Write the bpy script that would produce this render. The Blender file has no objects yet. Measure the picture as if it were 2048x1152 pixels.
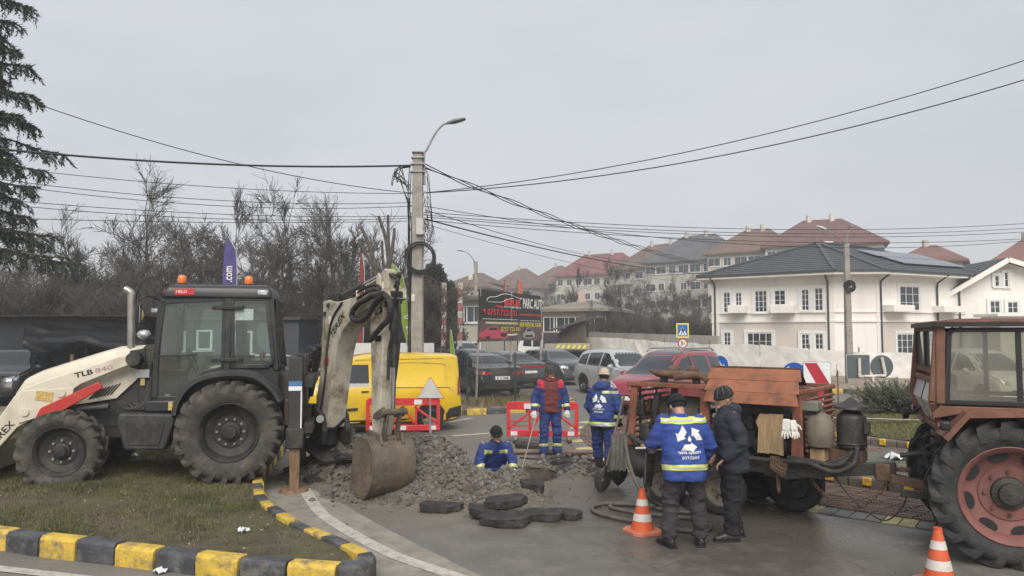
import bpy, bmesh, math, random
import numpy as np
from mathutils import Vector, Matrix, Quaternion, noise
from mathutils.bvhtree import BVHTree
from mathutils.geometry import tessellate_polygon
# ------------------------------------------------------------------ camera, sky, sun, exposure
SC = bpy.context.scene
COL = SC.collection
FPX, CAMZ, PITCH = 1500.0, 2.35, math.atan(89 / 1500.0)
cam_d = bpy.data.cameras.new('camera'); cam = bpy.data.objects.new('camera', cam_d); COL.objects.link(cam)
cam.location = (0, 0, CAMZ); cam.rotation_euler = (math.pi / 2 + PITCH, 0, 0)
cam_d.sensor_width = 36; cam_d.lens = FPX / 2048 * 36; cam_d.clip_start = .1; cam_d.clip_end = 3000
SC.camera = cam
SUN_EL, SUN_AZ = math.radians(45), math.radians(178)          # azimuth clockwise from +Y (behind the camera, right)
W = bpy.data.worlds.new('World'); SC.world = W; W.use_nodes = True
_n = W.node_tree.nodes; _l = W.node_tree.links; _n.clear()
_o = _n.new('ShaderNodeOutputWorld'); _b = _n.new('ShaderNodeBackground'); _s = _n.new('ShaderNodeTexSky')
_s.sky_type = 'NISHITA'; _s.sun_disc = False; _s.sun_elevation = SUN_EL; _s.sun_rotation = SUN_AZ
_s.air_density = 1.0; _s.dust_density = 4.0; _s.ozone_density = 1.0
_tc = _n.new('ShaderNodeTexCoord'); _mp = _n.new('ShaderNodeMapping'); _mp.inputs['Scale'].default_value = (1, 1, 3.2)
_ns = _n.new('ShaderNodeTexNoise'); _ns.inputs['Scale'].default_value = 2.2; _ns.inputs['Detail'].default_value = 5
_rp = _n.new('ShaderNodeValToRGB')                                # even overcast cloud, faint mottling
_rp.color_ramp.elements[0].position = .3; _rp.color_ramp.elements[0].color = (2.66, 2.75, 2.95, 1)
_rp.color_ramp.elements[1].position = .7; _rp.color_ramp.elements[1].color = (3.14, 3.22, 3.36, 1)
_mx = _n.new('ShaderNodeMixRGB'); _mx.inputs[0].default_value = .93
_l.new(_tc.outputs['Generated'], _mp.inputs[0]); _l.new(_mp.outputs[0], _ns.inputs[0]); _l.new(_ns.outputs[0], _rp.inputs[0])
_l.new(_s.outputs[0], _mx.inputs[1]); _l.new(_rp.outputs[0], _mx.inputs[2]); _l.new(_mx.outputs[0], _b.inputs[0])
_b.inputs[1].default_value = .1; _l.new(_b.outputs[0], _o.inputs[0])
sun_d = bpy.data.lights.new('sun', 'SUN'); sun = bpy.data.objects.new('sun', sun_d); COL.objects.link(sun)
sun_d.energy = 1.5; sun_d.angle = math.radians(48); sun_d.color = (1, .94, .85)
_sd = Vector((math.sin(SUN_AZ) * math.cos(SUN_EL), math.cos(SUN_AZ) * math.cos(SUN_EL), math.sin(SUN_EL)))
sun.rotation_euler = _sd.to_track_quat('Z', 'Y').to_euler()
SC.view_settings.view_transform = 'Standard'; SC.view_settings.look = 'None'
SC.view_settings.exposure = 1.22; SC.view_settings.gamma = 1.0; SC.view_settings.use_curve_mapping = False
SC.render.engine = 'CYCLES'
SC.cycles.use_denoising = True; SC.cycles.max_bounces = 8; SC.cycles.transparent_max_bounces = 24
SC.cycles.volume_bounces = 0; SC.cycles.diffuse_bounces = 3; SC.cycles.glossy_bounces = 3
# ------------------------------------------------------------------ helpers
R = math.radians
PI = math.pi
RND = random.Random(7)
def V(*a): return Vector(a if len(a) > 1 else a[0])
_c, _sn = math.cos(PITCH), math.sin(PITCH)
def ray(px, py):
 u, v = (px - 1024) / FPX, (576 - py) / FPX
 return Vector((u, _c - v * _sn, _sn + v * _c))
def at(px, py, Y):                                   # surveyed image point at distance Y -> world point
 d = ray(px, py); return Vector((0, 0, CAMZ)) + d * (Y / d.y)
def gnd(px, py, z=0.0):                              # surveyed image point on the level z -> world point
 d = ray(px, py); return Vector((0, 0, CAMZ)) + d * ((z - CAMZ) / d.z)
def frame_of(d):                                     # two axes perpendicular to d
 d = d.normalized(); a = Vector((0, 0, 1)) if abs(d.z) < .9 else Vector((1, 0, 0))
 u = d.cross(a).normalized(); return u, d.cross(u).normalized()
class MB:
 """collects faces and links them as one mesh object"""
 def __init__(s): s.v = []; s.f = []; s.m = []; s.k = 0
 def add(s, vs, fs, T=None):
  o = len(s.v)
  s.v.extend([tuple(T @ Vector(p)) for p in vs] if T is not None else [tuple(p) for p in vs])
  s.f.extend([tuple(i + o for i in f) for f in fs]); s.m.extend([s.k] * len(fs)); return s
 def box(s, c, d, rot=None, taper=1.0, sh=(0, 0)):
  x, y, z = d[0] / 2, d[1] / 2, d[2] / 2; t = taper
  vs = [(-x, -y, -z), (x, -y, -z), (x, y, -z), (-x, y, -z), (-x * t + sh[0], -y * t + sh[1], z), (x * t + sh[0], -y * t + sh[1], z), (x * t + sh[0], y * t + sh[1], z), (-x * t + sh[0], y * t + sh[1], z)]
  T = Matrix.Translation(c) @ (rot.to_4x4() if rot is not None else Matrix())
  return s.add(vs, [(0, 3, 2, 1), (4, 5, 6, 7), (0, 1, 5, 4), (1, 2, 6, 5), (2, 3, 7, 6), (3, 0, 4, 7)], T)
 def bx(s, x0, x1, y0, y1, z0, z1): return s.box(((x0 + x1) / 2, (y0 + y1) / 2, (z0 + z1) / 2), (abs(x1 - x0), abs(y1 - y0), abs(z1 - z0)))
 def beam(s, p0, p1, w, h, up=(0, 0, 1)):
  p0, p1 = Vector(p0), Vector(p1); d = (p1 - p0); L = d.length; d.normalize(); up = Vector(up)
  if abs(d.dot(up)) > .98: up = Vector((1, 0, 0))
  y = up.cross(d).normalized(); z = d.cross(y)
  return s.box((p0 + p1) / 2, (L, w, h), Matrix((d, y, z)).transposed())
 def cyl(s, p0, p1, r0, r1=None, n=14, cap=True):
  return s.tube([p0, p1], [r0, r0 if r1 is None else r1], n, cap)
 def tube(s, pts, r, n=8, cap=True, closed=False):
  pts = [Vector(p) for p in pts]; m = len(pts)
  rs = r if isinstance(r, (list, tuple)) else [r] * m
  rings = []; u = None
  for i, p in enumerate(pts):
   if closed: d = pts[(i + 1) % m] - pts[i - 1]
   else: d = pts[min(i + 1, m - 1)] - pts[max(i - 1, 0)]
   if d.length < 1e-9: d = Vector((0, 0, 1))
   d.normalize()
   if u is None: u, w = frame_of(d)
   else:
    u = (u - d * u.dot(d))
    if u.length < 1e-6: u, w = frame_of(d)
    u.normalize(); w = d.cross(u)
   rings.append([p + (u * math.cos(2 * PI * k / n) + w * math.sin(2 * PI * k / n)) * rs[i] for k in range(n)])
  return s.loft(rings, cap=cap and not closed, ring=closed)
 def loft(s, rings, cap=True, ring=False, close=True):
  n = len(rings[0]); vs = [p for r_ in rings for p in r_]; fs = []
  m = len(rings)
  for i in range(m if ring else m - 1):
   a, b = i * n, ((i + 1) % m) * n
   for k in range(n if close else n - 1):
    k2 = (k + 1) % n; fs.append((a + k, a + k2, b + k2, b + k))
  if cap: fs.append(tuple(range(n - 1, -1, -1))); fs.append(tuple((m - 1) * n + k for k in range(n)))
  return s.add(vs, fs)
 def lathe(s, prof, c=(0, 0, 0), ax=(0, 0, 1), n=24, cap=False):
  ax = Vector(ax).normalized(); u, w = frame_of(ax); c = Vector(c)
  return s.loft([[c + ax * h + (u * math.cos(2 * PI * k / n) + w * math.sin(2 * PI * k / n)) * r for k in range(n)] for r, h in prof], cap=cap)
 def extr(s, poly, o=(0, 0, 0), U=(1, 0, 0), Wd=(0, 0, 1), N=(0, 1, 0), t0=0.0, t1=1.0):
  o, U, Wd, N = Vector(o), Vector(U), Vector(Wd), Vector(N); n = len(poly)
  a = [o + U * p[0] + Wd * p[1] + N * t0 for p in poly]; b = [o + U * p[0] + Wd * p[1] + N * t1 for p in poly]
  fs = [tuple(range(n)), tuple(range(2 * n - 1, n - 1, -1))] + [(k, n + k, n + (k + 1) % n, (k + 1) % n) for k in range(n)]
  return s.add(a + b, fs)
 def ell(s, c, r, n=12, m=8, rot=None):
  c = Vector(c); vs = []; fs = []
  for i in range(m + 1):
   th = PI * i / m
   for k in range(n):
    ph = 2 * PI * k / n
    p = Vector((r[0] * math.sin(th) * math.cos(ph), r[1] * math.sin(th) * math.sin(ph), r[2] * math.cos(th)))
    if rot is not None: p = rot @ p
    vs.append(c + p)
  for i in range(m):
   for k in range(n): fs.append((i * n + k, (i + 1) * n + k, (i + 1) * n + (k + 1) % n, i * n + (k + 1) % n))
  return s.add(vs, fs)
 def xf(s, T): s.v = [tuple(T @ Vector(p)) for p in s.v]; return s
 def mesh(s, name, mats, smooth=None):
  me = bpy.data.meshes.new(name); me.from_pydata(s.v, [], s.f)
  for m_ in (mats if isinstance(mats, (list, tuple)) else [mats]): me.materials.append(m_)
  if any(s.m): me.polygons.foreach_set('material_index', s.m)
  if len(s.f) < 60000:
   b = bmesh.new(); b.from_mesh(me); bmesh.ops.recalc_face_normals(b, faces=b.faces); b.to_mesh(me); b.free()
  if smooth is not None:
   me.shade_smooth()
   if smooth < 179: me.set_sharp_from_angle(angle=R(smooth))
  me.update(); return me
 def build(s, name, mats, parent=None, smooth=None, bevel=0, seg=2):
  o = link(name, s.mesh(name, mats, smooth), parent)
  if bevel:
   b = o.modifiers.new('b', 'BEVEL'); b.width = bevel; b.segments = seg; b.limit_method = 'ANGLE'; b.angle_limit = R(38)
   if smooth is None: o.data.shade_smooth(); o.data.set_sharp_from_angle(angle=R(50))
  return o
def link(name, data, parent=None):
 o = bpy.data.objects.new(name, data); COL.objects.link(o)
 if parent is not None: o.parent = parent
 return o
def tag(o, label, cat, group=None, kind=None):
 if label: o['label'] = label
 if cat: o['category'] = cat
 if group: o['group'] = group
 if kind: o['kind'] = kind
 return o
def thing(name, label, cat, loc=(0, 0, 0), rz=0.0, group=None, kind=None):
 o = link(name, None); o.location = loc; o.rotation_euler = (0, 0, rz); o.empty_display_size = .2
 return tag(o, label, cat, group, kind)
def struct(name, mb, m, label=None, cat=None, smooth=None, parent=None):
 o = mb.build(name, m, parent, smooth)
 if parent is None: tag(o, label, cat, None, 'structure')
 return o
def copy_tree(o, parent=None):
 c = o.copy(); COL.objects.link(c); c.parent = parent
 for ch in o.children: copy_tree(ch, c)
 return c
def bez(p0, p1, p2, n=12):
 p0, p1, p2 = Vector(p0), Vector(p1), Vector(p2)
 return [p0 * (1 - t) ** 2 + p1 * 2 * t * (1 - t) + p2 * t * t for t in [i / n for i in range(n + 1)]]
def smoothline(pts, n=6):                            # Catmull-Rom through points
 pts = [Vector(p) for p in pts]; out = []
 for i in range(len(pts) - 1):
  a, b, c, d = pts[max(i - 1, 0)], pts[i], pts[i + 1], pts[min(i + 2, len(pts) - 1)]
  for k in range(n):
   t = k / n
   out.append(.5 * (2 * b + (c - a) * t + (2 * a - 5 * b + 4 * c - d) * t * t + (3 * b - a - 3 * c + d) * t ** 3))
 return out + [pts[-1]]
def sag(p0, p1, s, n=14):
 p0, p1 = Vector(p0), Vector(p1)
 return [p0.lerp(p1, i / n) - Vector((0, 0, s * 4 * (i / n) * (1 - i / n))) for i in range(n + 1)]
# ------------------------------------------------------------------ materials (all procedural)
MATS = {}
def lin(c): return tuple(((x / 255) / 12.92 if x <= 10 else ((x / 255 + .055) / 1.055) ** 2.4) for x in c)
def mat(name, c, r=.6, m=0.0, v=.12, vs=4.0, b=0.0, bs=50.0, dirt=None, da=.5, ds=2.5, dt=.5, c2=None, spec=.5, coat=0.0, stretch=None):
 """base colour with grain, optional stains of a second colour, fine relief"""
 if name in MATS: return MATS[name]
 mt = bpy.data.materials.new(name); mt.use_nodes = True; MATS[name] = mt
 N, L = mt.node_tree.nodes, mt.node_tree.links; p = N['Principled BSDF']
 tc = N.new('ShaderNodeTexCoord'); src = tc.outputs['Object']
 if stretch:
  mp = N.new('ShaderNodeMapping'); mp.inputs['Scale'].default_value = stretch; L.new(src, mp.inputs[0]); src = mp.outputs[0]
 n1 = N.new('ShaderNodeTexNoise'); n1.inputs['Scale'].default_value = vs; n1.inputs['Detail'].default_value = 5; n1.inputs['Roughness'].default_value = .65
 L.new(src, n1.inputs['Vector'])
 rp = N.new('ShaderNodeValToRGB'); e = rp.color_ramp.elements
 a = tuple(max(0, x * (1 - v * 1.6)) for x in c); d = tuple(x * (1 + v * 1.6) for x in (c2 or c))
 e[0].position = .28; e[0].color = a + (1,); e[1].position = .72; e[1].color = d + (1,)
 L.new(n1.outputs[0], rp.inputs[0]); col = rp.outputs[0]
 rough = None
 if dirt:
  n2 = N.new('ShaderNodeTexNoise'); n2.inputs['Scale'].default_value = ds; n2.inputs['Detail'].default_value = 8; n2.inputs['Roughness'].default_value = .7
  L.new(src, n2.inputs['Vector'])
  r2 = N.new('ShaderNodeMapRange'); r2.inputs[1].default_value = dt; r2.inputs[2].default_value = dt + .16; r2.inputs[3].default_value = 0; r2.inputs[4].default_value = da
  L.new(n2.outputs[0], r2.inputs[0])
  mx = N.new('ShaderNodeMixRGB'); mx.inputs[2].default_value = tuple(dirt) + (1,)
  L.new(r2.outputs[0], mx.inputs[0]); L.new(col, mx.inputs[1]); col = mx.outputs[0]
  rr = N.new('ShaderNodeMapRange'); rr.inputs[3].default_value = r; rr.inputs[4].default_value = min(1, r + .35)
  L.new(r2.outputs[0], rr.inputs[0]); L.new(rr.outputs[0], p.inputs['Roughness']); rough = 1
 L.new(col, p.inputs['Base Color'])
 if not rough: p.inputs['Roughness'].default_value = r
 p.inputs['Metallic'].default_value = m
 p.inputs['Specular IOR Level'].default_value = spec
 if coat: p.inputs['Coat Weight'].default_value = coat; p.inputs['Coat Roughness'].default_value = .08
 if b:
  n3 = N.new('ShaderNodeTexNoise'); n3.inputs['Scale'].default_value = bs; n3.inputs['Detail'].default_value = 4
  L.new(src, n3.inputs['Vector'])
  bp = N.new('ShaderNodeBump'); bp.inputs['Strength'].default_value = min(1, b); bp.inputs['Distance'].default_value = .02
  L.new(n3.outputs[0], bp.inputs['Height']); L.new(bp.outputs[0], p.inputs['Normal'])
 return mt
def glass(name, tint=(.8, .85, .85), r=.02, dirt=0.0, alpha=.0):
 """window glass: see-through with a mirror coat; dirt adds a matt film"""
 if name in MATS: return MATS[name]
 mt = bpy.data.materials.new(name); mt.use_nodes = True; MATS[name] = mt
 N, L = mt.node_tree.nodes, mt.node_tree.links; N.clear()
 o = N.new('ShaderNodeOutputMaterial'); t = N.new('ShaderNodeBsdfTransparent'); g = N.new('ShaderNodeBsdfGlossy'); d = N.new('ShaderNodeBsdfDiffuse')
 t.inputs[0].default_value = tuple(tint) + (1,); g.inputs['Roughness'].default_value = r; g.inputs[0].default_value = (.9, .9, .9, 1)
 d.inputs[0].default_value = (.42, .41, .37, 1)
 fr = N.new('ShaderNodeFresnel'); fr.inputs[0].default_value = 1.5
 ma = N.new('ShaderNodeMath'); ma.operation = 'MULTIPLY_ADD'; ma.inputs[1].default_value = 1.3; ma.inputs[2].default_value = .03; L.new(fr.outputs[0], ma.inputs[0])
 m1 = N.new('ShaderNodeMixShader'); L.new(ma.outputs[0], m1.inputs[0]); L.new(t.outputs[0], m1.inputs[1]); L.new(g.outputs[0], m1.inputs[2])
 if dirt:
  tc = N.new('ShaderNodeTexCoord'); n1 = N.new('ShaderNodeTexNoise'); n1.inputs['Scale'].default_value = 3; n1.inputs['Detail'].default_value = 7
  L.new(tc.outputs['Object'], n1.inputs[0])
  mr = N.new('ShaderNodeMapRange'); mr.inputs[1].default_value = .3; mr.inputs[2].default_value = .75; mr.inputs[3].default_value = dirt * .55; mr.inputs[4].default_value = min(1, dirt * 1.4); L.new(n1.outputs[0], mr.inputs[0])
  m2 = N.new('ShaderNodeMixShader'); L.new(mr.outputs[0], m2.inputs[0]); L.new(m1.outputs[0], m2.inputs[1]); L.new(d.outputs[0], m2.inputs[2]); L.new(m2.outputs[0], o.inputs[0])
 else: L.new(m1.outputs[0], o.inputs[0])
 return mt
def darkglass(name='dark_glass', c=(.012, .015, .018), r=.04):
 return mat(name, c, r, v=.05, spec=.8)
TMP = bpy.data.scenes.new('scratch')
def baked(data):
 """evaluate one datablock in an empty side scene"""
 ob = bpy.data.objects.new('t', data); TMP.collection.objects.link(ob); return ob
def bake_out(ob):
 vl = TMP.view_layers[0]; vl.update(); me = bpy.data.meshes.new_from_object(ob.evaluated_get(vl.depsgraph)); bpy.data.objects.remove(ob); return me
# ------------------------------------------------------------------ lettering and projected marks
_TX = {}
def text2d(s, bold=0.0):
 key = (s, bold)
 if key not in _TX:
  cu = bpy.data.curves.new('t', 'FONT'); cu.body = s; cu.align_x = 'CENTER'; cu.align_y = 'CENTER'; cu.size = 1; cu.resolution_u = 2; cu.offset = bold
  me = bake_out(baked(cu))
  vs = [tuple(v.co) for v in me.vertices]; fs = [tuple(p.vertices) for p in me.polygons]
  bpy.data.curves.remove(cu); bpy.data.meshes.remove(me)
  xs = [v[0] for v in vs]; ys = [v[1] for v in vs]; cx, cy = (min(xs) + max(xs)) / 2, (min(ys) + max(ys)) / 2
  w, h = max(xs) - min(xs), max(ys) - min(ys)
  _TX[key] = ([((x - cx) / w, (y - cy) / h) for x, y, z in vs], fs)
 return _TX[key]
def put_text(mb, s, c, U, Wd, w, h, bold=0.0, shear=0.0):
 """letters of total width w and height h, centred at c, along U and up Wd"""
 vs, fs = text2d(s, bold); c, U, Wd = Vector(c), Vector(U).normalized(), Vector(Wd).normalized()
 mb.add([c + U * (x * w + y * h * shear) + Wd * (y * h) for x, y in vs], fs); return mb
def project(mb, target_mesh, direction, off=.004, inv=None):
 """slide marks onto a curved surface along a direction"""
 bv = BVHTree.FromPolygons([v.co for v in target_mesh.vertices], [tuple(p.vertices) for p in target_mesh.polygons])
 d = Vector(direction).normalized(); out = []; miss = set()
 for i, p in enumerate(mb.v):
  hit = bv.ray_cast(Vector(p) - d * 2.0, d)
  if hit[0] is None: miss.add(i); out.append(p)
  else: out.append(tuple(hit[0] - d * off))
 mb.v = out; mb.f = [f for f in mb.f if not any(i in miss for i in f)]; mb.m = [0] * len(mb.f)
 used = sorted({i for f in mb.f for i in f}); mp = {j: i for i, j in enumerate(used)}
 mb.v = [mb.v[j] for j in used]; mb.f = [tuple(mp[i] for i in f) for f in mb.f]; return mb
def subdivide(mb, maxlen):
 """split long triangles so that marks can follow a curved surface"""
 b = bmesh.new(); vs = [b.verts.new(p) for p in mb.v]
 for f in mb.f:
  try: b.faces.new([vs[i] for i in f])
  except ValueError: pass
 bmesh.ops.triangulate(b, faces=b.faces)
 for _ in range(5):
  es = [e for e in b.edges if e.calc_length() > maxlen]
  if not es: break
  bmesh.ops.subdivide_edges(b, edges=es, cuts=1); bmesh.ops.triangulate(b, faces=[f for f in b.faces if len(f.verts) > 3])
 b.verts.index_update(); mb.v = [tuple(v.co) for v in b.verts]; mb.f = [tuple(v.index for v in f.verts) for f in b.faces]; mb.m = [0] * len(mb.f); b.free(); return mb
def marks(name, color_mat, parent, fill):
 mb = MB(); fill(mb); return mb.build(name, color_mat, parent)
# ------------------------------------------------------------------ ground, road, islands
def road_mat():
 mt = bpy.data.materials.new('asphalt'); mt.use_nodes = True; N, L = mt.node_tree.nodes, mt.node_tree.links; p = N['Principled BSDF']
 tc = N.new('ShaderNodeTexCoord')
 def noise_(sc, det, ro=.6):
  n = N.new('ShaderNodeTexNoise'); n.inputs['Scale'].default_value = sc; n.inputs['Detail'].default_value = det; n.inputs['Roughness'].default_value = ro; L.new(tc.outputs['Object'], n.inputs[0]); return n.outputs[0]
 def mr(src, a, b, c, d):
  m = N.new('ShaderNodeMapRange'); m.inputs[1].default_value = a; m.inputs[2].default_value = b; m.inputs[3].default_value = c; m.inputs[4].default_value = d; L.new(src, m.inputs[0]); return m.outputs[0]
 def mix(f, a, b):
  m = N.new('ShaderNodeMixRGB')
  for i, x in enumerate((f, a, b)):
   if hasattr(x, 'links'): L.new(x, m.inputs[i])
   else: m.inputs[i].default_value = x if i == 0 else tuple(x) + (1,)
  return m.outputs[0]
 big, mid, fine, grain = noise_(.35, 6, .6), noise_(2.2, 8, .7), noise_(22, 5, .75), noise_(75, 3, .8)
 base = mix(mr(big, .38, .62, 0, 1), (.135, .126, .114), (.175, .162, .143))
 base = mix(mr(mid, .5, .7, 0, .55), base, (.215, .197, .168))          # dried clay film
 base = mix(mr(fine, .3, .75, .0, .5), base, (.10, .094, .086))
 base = mix(mr(grain, .56, .68, 0, .75), base, (.30, .285, .25))
 base = mix(mr(grain, .32, .44, .7, 0), base, (.06, .056, .052))
 v2 = N.new('ShaderNodeVectorMath'); v2.operation = 'MULTIPLY_ADD'; v2.inputs[1].default_value = (.34, .42, 0); v2.inputs[2].default_value = (.35, -4.85, 0); L.new(tc.outputs['Object'], v2.inputs[0])
 l2 = N.new('ShaderNodeVectorMath'); l2.operation = 'LENGTH'; L.new(v2.outputs[0], l2.inputs[0])
 a2 = N.new('ShaderNodeMath'); a2.operation = 'MULTIPLY_ADD'; a2.inputs[1].default_value = 1.6; L.new(mid, a2.inputs[0]); L.new(l2.outputs['Value'], a2.inputs[2])
 base = mix(mr(a2.outputs[0], 1.2, 1.9, .85, 0), base, (.155, .132, .10))
 vc = N.new('ShaderNodeTexVoronoi'); vc.feature = 'DISTANCE_TO_EDGE'; vc.inputs['Scale'].default_value = .55
 wp = N.new('ShaderNodeMixRGB'); wp.blend_type = 'ADD'; wp.inputs[0].default_value = .35; nw = N.new('ShaderNodeTexNoise'); nw.inputs['Scale'].default_value = 2.5; nw.inputs['Detail'].default_value = 5; L.new(tc.outputs['Object'], nw.inputs[0]); L.new(tc.outputs['Object'], wp.inputs[1]); L.new(nw.outputs['Color'], wp.inputs[2]); L.new(wp.outputs[0], vc.inputs['Vector'])
 ck = N.new('ShaderNodeMath'); ck.operation = 'MULTIPLY'; L.new(mr(vc.outputs['Distance'], .002, .007, .35, 0), ck.inputs[0]); L.new(mr(big, .45, .55, 0, 1), ck.inputs[1])
 base = mix(ck.outputs[0], base, (.035, .033, .031))
 # wet stain spreading from the pit and the compressor
 vm = N.new('ShaderNodeVectorMath'); vm.operation = 'MULTIPLY_ADD'; vm.inputs[1].default_value = (.30, .21, 0); vm.inputs[2].default_value = (-.75, -2.1, 0); L.new(tc.outputs['Object'], vm.inputs[0])
 ln = N.new('ShaderNodeVectorMath'); ln.operation = 'LENGTH'; L.new(vm.outputs[0], ln.inputs[0])
 ad = N.new('ShaderNodeMath'); ad.operation = 'MULTIPLY_ADD'; ad.inputs[1].default_value = 1.5; L.new(mid, ad.inputs[0]); L.new(ln.outputs['Value'], ad.inputs[2])
 wet = mr(ad.outputs[0], 1.15, 1.75, 1, 0)
 m = N.new('ShaderNodeMixRGB'); m.blend_type = 'MULTIPLY'; m.inputs[2].default_value = (.62, .60, .58, 1); L.new(wet, m.inputs[0]); L.new(base, m.inputs[1])
 L.new(m.outputs[0], p.inputs['Base Color'])
 pud = mr(big, .5, .6, 0, 1)
 pw = N.new('ShaderNodeMath'); pw.operation = 'MULTIPLY'; L.new(wet, pw.inputs[0]); L.new(pud, pw.inputs[1])
 r1 = mr(wet, 0, 1, .78, .38); r2 = N.new('ShaderNodeMath'); r2.operation = 'MULTIPLY_ADD'; r2.inputs[1].default_value = -.22; L.new(pw.outputs[0], r2.inputs[0]); L.new(r1, r2.inputs[2]); L.new(r2.outputs[0], p.inputs['Roughness'])
 bp = N.new('ShaderNodeBump'); bp.inputs['Strength'].default_value = .35; bp.inputs['Distance'].default_value = .006; L.new(grain, bp.inputs['Height'])
 bp2 = N.new('ShaderNodeBump'); bp2.inputs['Strength'].default_value = .5; bp2.inputs['Distance'].default_value = .03; L.new(mid, bp2.inputs['Height']); L.new(bp.outputs[0], bp2.inputs['Normal']); L.new(bp2.outputs[0], p.inputs['Normal'])
 return mt
M_ASPH = road_mat()
M_DIRT = mat('bare_soil', (.17, .135, .10), .95, v=.3, vs=1.2, b=.6, bs=14, dirt=(.09, .10, .045), da=.7, ds=.9, dt=.5)
M_VERGE = mat('verge_soil', (.20, .165, .125), .95, v=.3, vs=2.5, b=.8, bs=22, dirt=(.10, .10, .05), da=.7, ds=1.6, dt=.46)
M_CONC = mat('pale_concrete', (.34, .325, .295), .9, v=.16, vs=1.5, b=.25, bs=60, dirt=(.17, .155, .13), da=.6, ds=3)
M_WLINE = mat('worn_white_line', (.42, .40, .36), .85, v=.12, vs=5, dirt=(.2, .185, .16), da=.8, ds=9, dt=.5)
M_KY = mat('kerb_yellow_paint', (.56, .385, .055), .62, v=.16, vs=7, b=.3, bs=35, dirt=(.15, .13, .10), da=.9, ds=8, dt=.49)
M_KB = mat('kerb_black_paint', (.055, .057, .065), .62, v=.3, vs=6, b=.3, bs=35, dirt=(.22, .205, .175), da=.6, ds=4.5, dt=.5)
M_KG = mat('kerb_bare_concrete', (.26, .24, .21), .85, v=.2, vs=6, b=.3, bs=35, dirt=(.1, .09, .08), da=.6, ds=5)
HOLE = [(-.85, 12.3), (-.35, 11.95), (.1, 11.9), (.5, 12.05), (.72, 12.35), (.78, 12.8), (.6, 13.15), (.2, 13.3), (-.2, 13.25), (-.75, 12.95)]
def sheet_with_hole(outer, z):
 mb = MB(); h = HOLE[::-1]
 tris = tessellate_polygon([[Vector((x, y, 0)) for x, y in outer], [Vector((x, y, 0)) for x, y in h]])
 mb.add([(x, y, z) for x, y in list(outer) + list(h)], [tuple(t) for t in tris]); return mb
GRD = [(-200, -60), (260, -60), (260, 335), (-200, 335)]
struct('ground', sheet_with_hole(GRD, -.004), M_DIRT, 'bare brown ground stretching away under everything', 'ground')
ROAD = [(-60, -20), (60, -20), (60, 30), (30, 36), (14, 38), (5.6, 50), (4, 90), (-3, 90), (-3, 50), (-8, 45), (-60, 40)]
struct('road', sheet_with_hole(ROAD, 0.0), M_ASPH, 'wet grey brown asphalt road around the dug pit', 'road')
def poly_sheet(pts, z, mb=None):
 mb = mb or MB(); tr = tessellate_polygon([[Vector((p[0], p[1], 0)) for p in pts]])
 return mb.add([(p[0], p[1], z if len(p) < 3 else p[2]) for p in pts], [tuple(t) for t in tr])
def strip(pts, w, z):
 mb = MB(); pts = [Vector((p[0], p[1], 0)) for p in pts]; L_, R_ = [], []
 for i, p in enumerate(pts):
  d = (pts[min(i + 1, len(pts) - 1)] - pts[max(i - 1, 0)]).normalized(); n = Vector((-d.y, d.x, 0))
  L_.append(p + n * w / 2 + Vector((0, 0, z))); R_.append(p - n * w / 2 + Vector((0, 0, z)))
 return mb.add(L_ + R_, [(i, i + 1, len(pts) + i + 1, len(pts) + i) for i in range(len(pts) - 1)])
# concrete apron beside the left island and the worn edge lines
gut = smoothline([(-3.95, 13.2, 0), (-3.45, 11.6, 0), (-2.85, 10.35, 0), (-2.2, 9.25, 0), (-1.5, 8.2, 0), (-.95, 7.4, 0), (-.5, 6.7, 0), (-.3, 5.8, 0)])
struct('gutter_strip', strip(gut, 1.05, .004), mat('gutter_concrete', (.24, .22, .19), .85, v=.2, vs=2, b=.3, bs=90, dirt=(.15, .138, .12), da=.7, ds=2.6), 'pale grey concrete gutter curving round the grass island', 'gutter')
wl = smoothline([(-3.15, 11.5, 0), (-2.51, 9.97, 0), (-1.91, 8.98, 0), (-1.23, 8.05, 0), (-.6, 7.43, 0), (.1, 6.75, 0), (.7, 6.2, 0)])
struct('edge_line', strip(wl, .17, .009), M_WLINE, 'worn white edge line sweeping round the island tip', 'road line')
struct('edge_line', strip([(-14, 10.1), (-5.9, 7.85), (-4.7, 7.5), (-3, 7.0), (-1, 6.5)], .14, .008), M_WLINE, 'worn white line along the front of the kerb', 'road line')
for pts in ([(895, 845), (945, 836)], [(905, 872), (990, 866)], [(640, 888), (720, 884)], [(790, 884), (870, 880)], [(1235, 1003), (1150, 1001)]):
 a, b = gnd(*pts[0]), gnd(*pts[1])
 if pts[0][0] != 1235: struct('lane_mark', strip([a, b], .16, .005), M_WLINE, 'short worn white lane mark on road beyond the pit' if pts[0][0] > 780 else 'worn white lane mark behind the excavator', 'road line')
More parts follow.
